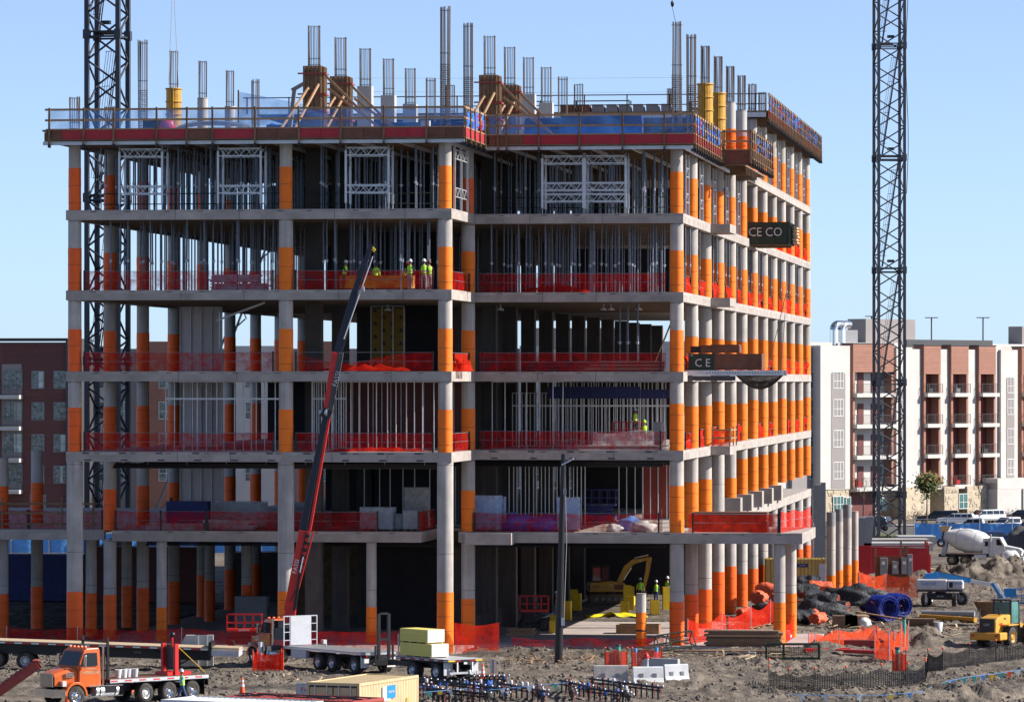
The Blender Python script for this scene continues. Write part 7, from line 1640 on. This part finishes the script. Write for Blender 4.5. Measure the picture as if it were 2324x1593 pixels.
# short and tall free-standing columns
t = thing('concrete_column', 'short free-standing concrete column with orange wrap in front of the right bay', 'column', (XatY(1455, 262), 262, 0)); zt = CH-(1346-HY)/FL*262
inst('shaft', col_mesh(.29, zt), t); inst('orange_wrap', wrap_mesh(.29, CH-(1389-HY)/FL*262), t); MB().lathe([(.31, .85), (.325, .87), (.325, .92), (.31, .94)], n=20).build('band', M['black'], t)
for k, (v, yt, yb, yo, cap) in enumerate(((1886, 1162, 1340, 1305, 1193), (1904, 1155, 1336, 1293, 1183), (1923, 1145, 1352, 1281, 1174), (1940, 1160, 1342, 1271, None))):
    g = G(v, yb); Y = g.y; t = thing('concrete_column', 'tall free-standing column with orange base right of the building, %s of the four' % ('leftmost', 'second', 'third', 'rightmost')[k], 'column', (g.x, Y, 0), 0)
    zt, zo = CH-(yt-HY)/FL*Y, CH-(yo-HY)/FL*Y; r = (.33, .30, .30, .26)[k]
    inst('shaft', col_mesh(r, zt), t); inst('orange_wrap', wrap_mesh(r, zo), t)
    if cap: zc = CH-(cap-HY)/FL*Y; MB().tube((0, 0, zc), (0, 0, zt+.01), r+.012, 24).build('cap_band', M['mgrey'], t)
for k, (v0, v1, yt) in enumerate(((1838, 1846, 1110), (1849, 1863, 1100), (1864, 1874, 1095))):
    Y = 372+k*4; solo('tilt_panel', MB().box(0, (v1-v0)/FL*Y, 0, .9, 0, CH-(yt-HY)/FL*Y), M['mgrey'], 'tall grey precast wall panel at the far right end of the building, %s of three' % ('left', 'middle', 'right')[k], 'wall panel', (XatY(v0, Y), Y, 0))
# yellow column guards in the right bay
for k, (v, yb, h) in enumerate(((1302, 1372, 1.1), (1430, 1366, 1.15), (1431, 1383, .95), (1418, 1391, .85), (1486, 1393, .95), (1513, 1383, 1.6), (1310, 1385, 1.2), (1259, 1419, .7), (1258, 1436, .8), (1287, 1407, 1.3), (1424, 1375, 1.5))):
    g = G(v, yb); t = thing('column_guard', 'yellow box guard on the ground in the right bay, %s of eleven from the left' % ('fourth', 'eighth', 'ninth', 'sixth', 'tenth', 'eleventh', 'fifth', 'second', 'first', 'third', 'seventh')[k], 'column guard', (g.x, g.y, 0), R(rnd.uniform(-12, 8)))
    for s in (-1, 1): MB().box(s*.25-.02, s*.25+.02, -.27, .27, 0, h*.95).build('side_board', M['yellow'], t); MB().box(-.228, .228, s*.25-.02, s*.25+.02, 0, h*.95).build('face_board', M['yellow'], t)
g = G(1400, 1399); solo('yellow_sheet', MB().sheet(lambda s, q: (4*(s-.5), 2.2*(q-.5), .03+.42*max(0, noise.noise(Vector((s*4, q*3, 4)))+.25)*math.sin(math.pi*s)), 24, 10), M['yfabric'], 'crumpled bright yellow sheet on the floor of the right ground bay', 'sheet', (g.x, g.y, 0))
t = BT('formwork_box', 'plywood trench form box beside the short column', 'formwork', uAt(1402, 12.0), 11.0, .005)
for p in ((0, 2.6, 0, .06), (0, 2.6, 1.4, 1.46)): MB().box(p[0], p[1], p[2], p[3], 0, .55).build('panel', M['ply'], t)
for x in (0, 1.3, 2.54): MB().box(x, x+.06, .065, 1.395, 0, .55).build('panel', M['ply'], t)
# lumber, panels and debris near the right front corner
board_stack('stack of weathered grey planks on the pad right of the corner column', 0, 0, 0, 4.3, 1.1, 8, .11, ('wood_d', 'wood_d', 'wood'), base=G(1690, 1466)+Vector((0, 0, .0)), wob=.18)
board_stack('low stack of pink netted tubes behind the weathered planks', 0, 0, 0, 4.6, 1.2, 4, .13, 'cwhite', base=G(1705, 1450), wob=.1)
board_stack('thin grey planks lying in the mud before the corner column', 0, 0, 0, 6.5, .8, 2, .07, ('mgrey', 'wood_d'), base=G(1580, 1481), wob=.3)
board_stack('loose pale planks on the mud near the wire cage', 0, 0, 0, 5.0, .8, 2, .05, ('wood_pale', 'wood_d'), base=G(1700, 1479), wob=.4)
board_stack('small stack of light timbers left of the middle ground columns', 0, 0, 0, 1.6, .8, 5, .08, 'wood', base=G(1182, 1441), wob=.15)
board_stack('pile of brown timbers behind the green standpipe', 0, 0, 0, 1.9, .9, 8, .10, 'wood_d', base=G(2090, 1434), wob=.2)
for k, (v, y) in enumerate(((1620, 1483), (1740, 1497))):
    g = G(v, y); t = thing('wire_cage', ('bent dark green frame gate lying near the corner column', 'dark green wire mesh crate lying on the mud in front of the planks')[k], 'cage', (g.x, g.y, 0), 0); w_, h_ = (2.1, 1.1) if k == 0 else (2.9, .85)
    if k == 0: g_off = 0
    mb = MB()
    for z in (.05, h_): mb.bar((0, 0, z), (w_, 0, z), .06); mb.bar((0, .9, z), (w_, .9, z), .06)
    for x in (0, w_*.33, w_): mb.bar((x, 0, 0), (x, 0, h_), .06); mb.bar((x, .9, 0), (x, .9, h_), .06); mb.bar((x, 0, h_), (x, .9, h_), .05)
    mb.build('frame', M['ggreen'], t)
    if k: ml = MB(); ml.lattice(lambda s, q: (w_*s, 0.01, .05+h_*q), 30, 9, .008); ml.build('mesh', M['ggreen'], t, recalc=False)
    else:
        t.location = G(1490+110, 1482)-Vector((2.5, 0, -.1)); t.rotation_euler = (R(-38), R(-7), R(12)); MB().bar((0, 0, .1), (2.1, 0, 1.1), .05).bar((0, 0, 1.1), (2.1, 0, .1), .05).build('brace', M['ggreen'], t)
def scatter(label, poly, n, m, cat='debris', name='timber_scraps', lr=(.3, 1.4), seed=0):
    rr = random.Random(seed); mb = MB(); c0 = Vector((sum(p.x for p in poly)/len(poly), sum(p.y for p in poly)/len(poly), 0))
    for k in range(n):
        a, b_, c = rr.random(), rr.random(), 0; p = poly[0].lerp(poly[1], a).lerp(poly[3].lerp(poly[2], a), b_); an = rr.uniform(0, 3.1); l = rr.uniform(*lr)*.5; d = Vector((math.cos(an)*l, math.sin(an)*l, rr.uniform(-.08, .12)))
        mb.bar(p-c0-d+Vector((0, 0, .12)), p-c0+d+Vector((0, 0, .14)), rr.uniform(.05, .12), .04, mi=rr.randrange(2))
    return tag(mb.build(name, [M[m], M['wood_d']], None, tuple(c0)), label, cat, None, 'stuff')
scatter('scattered broken timbers under the red net right of the corner column', [G(1650, 1448), G(1760, 1448), G(1760, 1418), G(1650, 1418)], 90, 'wood', seed=3)
scatter('mixed debris and boards strewn on the spoil bank right of the red wall', [G(2110, 1312), G(2300, 1312), G(2300, 1288), G(2110, 1288)], 90, 'wood_pale', seed=9)
scatter('scraps of timber and litter along the wheel tracks before the crane truck', [G(560, 1550), G(900, 1550), G(900, 1535), G(560, 1535)], 30, 'wood_pale', seed=14, lr=(.15, .7))
scatter('scraps and stakes strewn over the mud around the black pole', [G(1120, 1512), G(1360, 1512), G(1360, 1490), G(1120, 1490)], 45, 'wood', seed=15, lr=(.15, .9))
scatter('scraps and offcuts strewn on the mud near the blue pipe coils', [G(1880, 1445), G(2180, 1445), G(2180, 1412), G(1880, 1412)], 70, 'wood_pale', seed=16, lr=(.15, 1.0))
scatter('bits of wood and wire lying over the front mud', [G(1480, 1500), G(1830, 1500), G(1830, 1484), G(1480, 1484)], 40, 'wood_pale', seed=4)
# low orange nets over the ground at the right
def groundnet(label, pts, h, m='orange_net', sag=.3): return gnet(pts, label, h, m, sag)
groundnet('orange mesh barrier sagging across the mud right of the jutting slab', [G(1850, 1475), G(1905, 1468), G(1990, 1455), G(2030, 1468), G(2052, 1460)], 1.0)
groundnet('tall peaked orange mesh panel beside the green standpipe', [G(1985, 1492), G(2018, 1500), G(2046, 1478), G(2062, 1472)], 1.6, 'orange_net', .45)
groundnet('long red mesh fence in front of the spoil heaps by the grey columns', [G(1950, 1352), G(2010, 1356), G(2085, 1356)], 1.7, 'orange_net', .15)
groundnet('red mesh fence under the free-standing columns', [G(1745, 1360), G(1830, 1365), G(1905, 1368), G(1930, 1358)], 1.2, 'orange_net', .25)
groundnet('red mesh scrap near the red wall corner', [G(1945, 1318), G(1975, 1330)], .9, 'orange_net', .2)
groundnet('low slumped orange net spread over rubble right of the twin columns', [G(1835, 1462), G(1900, 1452), G(1960, 1447), G(2020, 1450)], .7, 'orange_net', .4)
board_stack('reddish boards lying under the orange netting right of the jutting slab', 0, 0, 0, 3.4, .6, 3, .12, 'cred', base=G(1930, 1466), wob=.5)
for k, (v, y, rz_) in enumerate(((1885, 1478, 20), (1955, 1482, -28))):
    board_stack('loose red planks on the mud by the orange netting, %s pair' % ('left', 'right')[k], 0, 0, 0, 2.6, .4, 2, .1, 'red', base=G(v, y), wob=.3, rz=R(rz_))
# tarps and blanket rolls
def roll(label, v, y, r, L_, m, rz, z=0, m2=None):
    g = G(v, y); t = thing('blanket_roll', label, 'blanket roll', (g.x, g.y, z), rz); mb = MB(); n = 20; vs = []
    for j in range(9):
        for i in range(n):
            a = 2*math.pi*i/n; rr = r*(1+.38*noise.fractal(Vector((math.cos(a)*1.3, math.sin(a)*1.3, j*.5+v)), .8, 2.1, 3))*(1 if 0 < j < 8 else .88); vs.append((L_*(j/8-.5), rr*math.cos(a), r+rr*math.sin(a)*.85-r*.1))
    mb.add(vs, [(j*n+i, j*n+(i+1) % n, (j+1)*n+(i+1) % n, (j+1)*n+i) for j in range(8) for i in range(n)], 0, True); mb.add(vs, [tuple(range(n)), tuple(range(8*n, 9*n))], 1); o = mb.build('roll', [M[m], M[m2 or m]], t)
    sp = MB()
    for s in (-1, 1): sp.path([(s*(L_/2+.01), (r*.85*(1-i/40))*math.cos(i*.5), r*.9+(r*.8*(1-i/40))*math.sin(i*.5)) for i in range(40)], .02, 3)
    sp.build('fold', M['black' if m != 'tarp_k' else 'tarp_o'], t)
rl = [(1700, 1405, .42, 1.5, 'tarp_o', 30, 0), (1722, 1398, .5, 1.6, 'tarp_o', 80, .75), (1752, 1404, .55, 1.8, 'tarp_k', 15, 0), (1765, 1400, .42, 1.4, 'tarp_o', 70, .8), (1712, 1414, .4, 1.3, 'tarp_o', 10, 0), (1742, 1392, .45, 1.5, 'tarp_o', -20, 1.2),
      (1812, 1402, .5, 1.7, 'tarp_k', 100, .4), (1826, 1396, .6, 1.8, 'tarp_k', 10, 1.0), (1848, 1400, .6, 1.9, 'tarp_k', 30, .7), (1870, 1403, .62, 1.9, 'tarp_k', -15, .5), (1862, 1395, .4, 1.5, 'tarp_o', 5, 1.5), (1882, 1408, .5, 1.5, 'tarp_k', 60, 0), (1842, 1412, .42, 1.3, 'tarp_o', 75, .1), (1858, 1416, .4, 1.2, 'tarp_o', 60, .0), (1822, 1414, .5, 1.6, 'tarp_k', 20, 0), (1898, 1404, .5, 1.6, 'tarp_k', -30, .3), (1835, 1387, .55, 1.6, 'tarp_k', 0, 1.4)]
pos_ = ['leftmost', 'second from the left', 'third', 'fourth', 'fifth', 'sixth', 'seventh', 'eighth', 'ninth', 'tenth', 'eleventh', 'twelfth', 'thirteenth', 'fourteenth', 'fifteenth', 'sixteenth', 'last']
for side, sel in (('left', [r for r in rl if r[0] < 1790]), ('right', [r for r in rl if r[0] >= 1790])):
    for k, r in enumerate(sorted(sel, key=lambda q: q[0])):
        roll('%s blanket roll in the pile %s of the twin columns, %s' % ('orange' if r[4] == 'tarp_o' else 'black', side, pos_[k]), r[0], r[1], r[2], r[3], r[4], R(r[5]), r[6])
for k, (v, y, sx, sz, m, lb) in enumerate(((1765, 1408, 1.6, .7, 'tarp_k', 'black tarp heap under the orange rolls left of the twin columns'), (1850, 1410, 2.2, .8, 'tarp_k', 'black tarp heap under the black rolls right of the twin columns'), (1945, 1400, 1.9, .8, 'tarp_k', 'grey black tarp heap on timber crates left of the blue pipe coils'))):
    g = G(v, y); mb = MB().blob((0, 0, sz*.55), (sx, 1.1, sz), k+30, 26, 14, .32, 2.4, flat=.0); solo('tarp_heap', mb, M[m], lb, 'tarp heap', (g.x, g.y+.4, .75 if k == 2 else 0))
for k, (v, m) in enumerate(((1925, 'wood_d'), (1952, 'wood'))):
    g = G(v, 1424); boxm = MB().box(-.9, .6, -.5, .5, 0, .72); solo('crate', boxm, M[m], ('dark', 'pale')[k]+' timber crate under the grey black tarp heap', 'crate', (g.x, g.y+.8, 0))
g = G(1962, 1424); solo('sack', MB().blob((0, 0, .28), (.4, .3, .34), 5, 14, 9, .4, 2.6, flat=0), M['white'], 'white sack in front of the pale timber crate', 'sack', (g.x, g.y, 0))
def coil(label, v, y, r, L_, rz, n=16):
    g = G(v, y); t = thing('pipe_coil', label, 'pipe coil', (g.x, g.y, r), rz); mb = MB()
    for layer, (rr, nn) in enumerate(((r-.05, n), (r-.14, n), (r-.23, n))):
        for k in range(nn):
            c = (L_*(k/(nn-1)-.5)); q = rr+rnd.uniform(-.06, .05); P = [(c+rnd.uniform(-.02, .02), q*math.cos(2*math.pi*i/24), q*math.sin(2*math.pi*i/24)) for i in range(24)]; mb.path(P+[P[0]], .032, 5)
    tag(mb.build('pipe', M['bluepipe'], t, recalc=False), kind='stuff')
    for k in range(5): a = k*1.3; x_ = L_*(.4-.2*k); MB().bar((x_-.15, r*1.02*math.cos(a), r*1.02*math.sin(a)), (x_+.25, r*1.02*math.cos(a+.2), r*1.02*math.sin(a+.2)), .06, .03).build('tie_tape', M['tarp_o'], t)
coil('large bright blue pipe coil in front of the other coils', 2003, 1410, .85, 1.5, R(-60)); coil('blue pipe coil behind and right of the largest one', 2035, 1400, .78, 1.4, R(-55)); coil('smaller blue pipe coil behind the grey black tarp heap', 1978, 1390, .72, 1.2, R(-60))
# pipes on the ground right
for k, (v0, y0, v1, y1, r, m, lb) in enumerate(((2090, 1404, 2214, 1412, .16, 'cat', 'long mustard pipe lying on the mud right of the blue coils'), (2092, 1398, 2212, 1400, .2, 'mgrey', 'long grey beam lying behind the mustard pipe'))):
    a, b_ = G(v0, y0), G(v1, y1); solo('long_pipe', MB().tube((0, 0, r), (b_.x-a.x, b_.y-a.y, r), r, 12), M[m], lb, 'pipe', (a.x, a.y, 0))
a, b_ = W(1945, 1388, 288), G(2180, 1430); solo('plank', MB().bar((0, 0, 0), (b_.x-a.x, b_.y-a.y, b_.z-a.z+.1), .16, .07), M['wood'], 'very long thin plank propped from the tarp heap down to the mud', 'plank', tuple(a))
g = G(2070, 1420); 
# electrical boxes and posts by the red wall
Ye = 330; t = thing('electrical_panel', 'brown plywood backboard with grey electrical boxes in front of the red wall', 'electrical panel', (XatY(1990, Ye), Ye, 0)); S = Ye/FL
MB().box(0, (2064-1990)*S, .05, .12, .3, CH-(1262-HY)*S).build('backboard', M['brown_board'], t)
for k, (v0, v1, y0, y1) in enumerate(((1997, 2014, 1265, 1304), (2024, 2038, 1273, 1302), (2045, 2058, 1264, 1302), (2059, 2070, 1257, 1305))):
    p = bev(MB().box((v0-1990)*S, (v1-1990)*S, -.3, .04, CH-(y1-HY)*S, CH-(y0-HY)*S).build('junction_box', M['mgrey'], t), .02); MB().box((v0-1990)*S+.1, (v0-1990)*S+.32, -.31, -.301, CH-(y0-HY)*S-.5, CH-(y0-HY)*S-.28).build('label', M['white'], t)
for v, yt in ((1986, 1245), (2043, 1228), (2052, 1240), (2057, 1240)): MB().box((v-1990)*S, (v-1990)*S+.14, .13, .25, 0, CH-(yt-HY)*S).build('post', M['wood_d'], t)
# blue fence with panels
Yf = 425; t = thing('fence', 'chain link fence with bright blue privacy cloth in front of the parked cars', 'fence', (XatY(2075, Yf), Yf, 0)); S = Yf/FL; z0, z1 = CH-(1222-HY)*S, CH-(1178-HY)*S
for k in range(9): x = 3.05*k; MB().tube((x, 0, 0), (x, 0, z1+.2), .05, 6).build('post', M['steel'], t)
for k in range(8): x = 3.05*k; MB().sheet(lambda s, q, x=x: (x+.05+2.95*s, .03+.06*math.sin(s*9+k), z0*.3+(z1-.35-z0*.3)*q*(1-.04*math.sin(s*3))), 10, 4).build('cloth', M['blue_tarp_l'], t)
for z in (z1, z0*.4): MB().tube((0, 0, z), (24.5, 0, z), .03, 6).build('rail', M['steel'], t)
Yf = 405; t = thing('fence', 'blue cloth site fence glimpsed behind the ground floor at the far left', 'fence', (XatY(-60, Yf), Yf, 0), 0)
for k in range(12): MB().sheet(lambda s, q, k=k: (3.4*k+3.3*s, .1*math.sin(s*9+k), 1.7*q), 6, 3).build('cloth', M['blue_tarp_l'], t)
for k in range(13): MB().tube((3.4*k-.03, 0, 0), (3.4*k-.03, 0, 1.9), .05, 6).build('post', M['steel'], t)
# precast slabs piled behind the red wall
for k, (v0, v1, y, m) in enumerate(((1925, 2118, 1232, 'conc_white'), (1960, 2110, 1224, 'conc_slab'), (2040, 2125, 1217, 'conc_white'))):
    Y = 405+5*k; zt = CH-(y-HY)/FL*Y; solo('precast_slab', MB().box(0, (v1-v0)/FL*Y, 0, 4, zt-.7, zt).box(.5, 1.2, .5, 3.5, -.1, zt-.703).box((v1-v0)/FL*Y-1.5, (v1-v0)/FL*Y-.8, .5, 3.5, -.1, zt-.703), M[m], ('lowest long pale precast slab stacked behind the red wall', 'grey precast slab above the longest pale one behind the red wall', 'short pale precast slab at the right behind the red wall')[k], 'precast slab', (XatY(v0, Y), Y, 0))
for k, v in enumerate((1875, 1893)): solo('precast_panel', MB().prism([(0, 0), (.9, 0), (1.25, 3.2), (.2, 3.2)], 0, 1.6, 'xz'), M['mgrey'], 'leaning grey precast panel left of the crane mast, %s one' % ('left', 'right')[k], 'precast panel', (XatY(v+60, 402+k*3), 402+k*3, 0))
g = G(2318, 1268); solo('gravel_pile', MB().blob((0, 0, 0), (4.2, 4, 3.3), 12, 48, 30, .14, 4.5, flat=-.3), M['gravel'], 'dark gravel pile rising at the right edge behind the mixer', 'gravel pile', (g.x+3.6, g.y+12, -.4))
g = G(2290, 1287); solo('bulk_bag', MB().blob((0, 0, .6), (.95, .7, .8), 9, 16, 12, .2, 2, flat=0), M['white'], 'white bulk bag lying in front of the mixer cab', 'bag', (g.x, g.y, 0))
# added dark boxes standing in for shade behind the left ground floor
for k, (u, w, L_, H, m, lb) in enumerate(((-55, 47, 9, 3.2, 'navyboard', 'dark blue box added to deepen the shade at the far left'), (-45, 46, 8, 3.8, 'door', 'dark red box added to deepen the shade at the left'), (-36, 48, 8.5, 3.4, 'dgrey', 'dark grey box added as shade behind the left ground columns'), (-29, 30, 6, 4.6, 'wood_d', 'tall brown box added to darken the space under the left bays'), (-28.5, 45, 9, 5.2, 'dgrey', 'tall dark grey box added as shade behind the left ground columns'))):
    t = BT('shade_block', lb, 'container', u, w, .003); MB().box(0, L_, 0, 2.4, 0, H).build('body', M[m], t); MB().box(.5, L_-.5, -.05, -.003, .3, H-.4).build('door', M[m], t)
boxy('job_box', 'grey job box on the ground floor beside the small front column', 'job box', uAt(572/1.0, 14), 14, 1, 2, 1, 2.0, 'mgrey')
# stairs, bottom left
g = G(30, 1588); t = thing('steel_stairs', 'red steel stair flight lying at the bottom left corner', 'stairs', (XatY(-25, 221), 221, 0), 0); p0, p1 = Vector((0, 0, -.2)), Vector((2.35, 0, 1.45))
for y in (0, 1.1): MB().bar(p0+Vector((0, y, 0)), p1+Vector((0, y, 0)), .06, .42).build('stringer', M['cred'], t)
for k in range(11): q = p0.lerp(p1, (k+.5)/11); MB().box(q.x-.14, q.x+.14, -.06, 1.16, q.z+.26, q.z+.3).build('tread', M['cred'], t); MB().box(q.x-.14, q.x-.11, -.055, 1.155, q.z+.12, q.z+.257).build('riser', M['cred'], t)
# black silt fence at the lower right
def sfence(label, pts, h, ph):
    P = [Vector(p) for p in pts]; base = P[0].copy(); t = thing('silt_fence', label, 'mesh fence', tuple(base)); N = len(P)-1
    def f(s, q):
        k = min(int(s*N), N-1); fr = s*N-k; p = P[k].lerp(P[k+1], fr)-base; sg = 1-.22*math.sin(math.pi*fr)
        return (p.x, p.y+.12*math.sin(s*9+ph)*q+.05*noise.noise(Vector((p.x*2, q*2, 1))), ground_h(p.x+base.x, p.y+base.y)*.5+h*q*sg)
    Ln = sum((b_-a).length for a, b_ in zip(P[:-1], P[1:])); mb = MB(); mb.lattice(f, int(Ln*5), 9, .016); tag(mb.build('mesh', M['black'], t, recalc=False), kind='stuff')
    MB().sheet(f, int(Ln*3), 5).build('mesh_cloth', netm, t, recalc=False)
    for p in P: MB().tube(p-base+Vector((0, 0, -.2)), p-base+Vector((0, 0, h+.15)), .02, 5).build('stake', M['rebar'], t); MB().lathe([(.05, h+.12), (.07, h+.17), (.05, h+.2), (.001, h+.2)], c=p-base, n=8).build('stake_cap', M['cone'], t)
netm = netmat('silt_cloth', (.012, .012, .014), .22, .3, 2, .2)
sfence('black mesh fence curving across the lower right mud, near stretch', [G(1745, 1540), G(1745, 1556), G(1790, 1563), G(1850, 1562), G(1920, 1558), G(2000, 1552), G(2060, 1550), G(2100, 1543)], .85, 0)
sfence('black mesh fence rising to the right edge before the yellow loader, far stretch', [G(2100, 1543), G(2106, 1520), G(2140, 1518), G(2200, 1506), G(2260, 1498), G(2340, 1488)], .95, 2)
def bunting(label, pts, seed):
    rr = random.Random(seed); P = [Vector(p) for p in pts]; base = P[0].copy(); t = thing('flag_line', label, 'flag line', tuple(base)); mb = MB(); mb.path([p-base for p in P], .012, 4); mb.build('rope', M['pvc_b'], t)
    for a, b_ in zip(P[:-1], P[1:]):
        n = int((b_-a).length/1.1)
        for k in range(n): q = a.lerp(b_, (k+.5)/max(n, 1))-base; MB().add([q+Vector((-.14, 0, 0)), q+Vector((.14, 0, 0)), q+Vector((.04, -.03, -.36))], [(0, 1, 2)]).build('flag', M[rr.choice(('white', 'pvc_b', 'yellow', 'cone', 'pvc_g', 'white'))], t, recalc=False)
bunting('line of small coloured flags running in front of the black mesh fence', [G(1790, 1575, .5), G(1900, 1578, .45), G(2000, 1577, .45), G(2085, 1570, .5), G(2150, 1545, .5)], 2)
bunting('second line of coloured flags rising toward the right edge', [G(2150, 1545, .5), G(2200, 1535, .6), G(2260, 1528, .5), G(2340, 1515, .5)], 3)
bunting('line of coloured flags over the pipe stakes left of the barriers', [G(960, 1570, .7), G(1060, 1562, .6), G(1110, 1565, .6), G(1290, 1548, .9)], 5)
g = G(2160, 1566); solo('bucket', MB().lathe([(.14, 0), (.19, .42), (.17, .42), (.13, .38)], n=14), M['lgrey'], 'white bucket below the flag line at the lower right', 'bucket', (g.x, g.y, 0)); g = G(2130, 1437); solo('bucket', MB().lathe([(.2, 0), (.27, .7), (.25, .7), (.18, .6)], n=14), M['lgrey'], 'grey bucket on the mud right of the green standpipe', 'bucket', (g.x, g.y, 0))
a, b_ = G(1870, 1588), G(1985, 1589); solo('plank', MB().bar((0, 0, .08), (b_.x-a.x, b_.y-a.y, .06), .14, .08), M['wood'], 'pale plank half buried in the mud at the bottom right', 'plank', (a.x, a.y, 0))
# underground pipe stub field at the bottom centre
rr = random.Random(11)
def rack(label, v0, y0, v1, y1, n, seed, h=.62):
    r2 = random.Random(seed); a, b_ = G(v0, y0), G(v1, y1); t = thing('pipe_rack', label, 'pipe stubs', (a.x, a.y, 0)); d = Vector((b_.x-a.x, b_.y-a.y, 0))
    MB().tube((0, 0, h), (d.x, d.y, h-.05), .055, 8).build('header_pipe', M['black'], t); MB().tube((0, .5, h-.2), (d.x, d.y+.45, h-.22), .045, 8).build('header_pipe', M['black'], t)
    for k in range(n):
        p = d*((k+.5)/n); hh = h+r2.uniform(-.15, .22); MB().tube(p+Vector((0, 0, 0)), p+Vector((0, 0, hh)), .05, 6).build('stub_pipe', M[r2.choice(('black', 'black', 'dgrey'))], t)
        if r2.random() < .3: MB().lathe([(.075, 0), (.08, .02), (.08, .16), (.06, .2), (.001, .2)], c=p+Vector((0, 0, hh-.1)), n=8).build('cap', M[r2.choice(('cap_b', 'cap_b', 'lgrey', 'black'))], t)
        MB().lathe([(.062, -.05), (.066, -.05), (.066, .05), (.062, .05)], c=p+Vector((.22, 0, h)), ax='x', n=8).build('clamp', M['steel'], t)
        if r2.random() < .5: MB().tube(p+Vector((.1, -.1, 0)), p+Vector((.1, -.1, hh+.15)), .014, 4).build('rebar_stake', M['cred'], t)
    return t
for k, (v0, y0, v1, y1, n, lb) in enumerate(((945, 1566, 1130, 1588, 12, 'black pipe run with blue capped stubs just right of the tan container'), (1060, 1562, 1150, 1560, 8, 'black pipe run at the top of the stub field with blue tape'), (985, 1592, 1110, 1602, 9, 'nearest left black pipe run at the bottom edge'), (1130, 1578, 1240, 1596, 9, 'black pipe run in the middle of the stub field'),
      (1270, 1572, 1340, 1586, 7, 'short black pipe run right of the bare mud gap'), (1338, 1568, 1500, 1587, 13, 'longest black pipe run ending in blue caps at the right'), (1330, 1590, 1420, 1600, 7, 'nearest right black pipe run at the bottom edge'), (945, 1580, 1010, 1596, 6, 'black pipe run partly behind the tan container'))):
    rack(lb, v0, y0, v1, y1, n, k+1)
for k, (v, y) in enumerate(((1080, 1578), (1108, 1572))):
    g = G(v, y); solo('blue_wrap', MB().blob((0, 0, .32), (.18+.05*k, .13, .28), k*3, 12, 9, .6, 2.6, flat=0), M['cap_b'], 'blue plastic wrapped pipe end in the stub field, %s from the left' % NTH[k], 'wrapped pipe', (g.x, g.y, 0))
for k, (v0, y0, v1, y1) in enumerate(((955, 1560, 1000, 1600), (1040, 1562, 1075, 1600), (1120, 1565, 1150, 1598), (1215, 1575, 1235, 1602), (1290, 1568, 1300, 1600), (1400, 1578, 1430, 1602))):
    rack('cross run of black pipe through the stub field, %s from the left' % NTH[k], v0, y0, v1, y1, 5, 50+k, .5)
t = thing('mesh_sheet', 'loose black mesh laid over the stub field by the tan container', 'mesh', tuple(G(940, 1560))); mb = MB(); mb.lattice(lambda s, q: (4.6*s, -2.5*q, .35+.25*noise.noise(Vector((s*5, q*3, 2)))), 60, 22, .010); tag(mb.build('mesh', M['black'], t, recalc=False), kind='stuff')
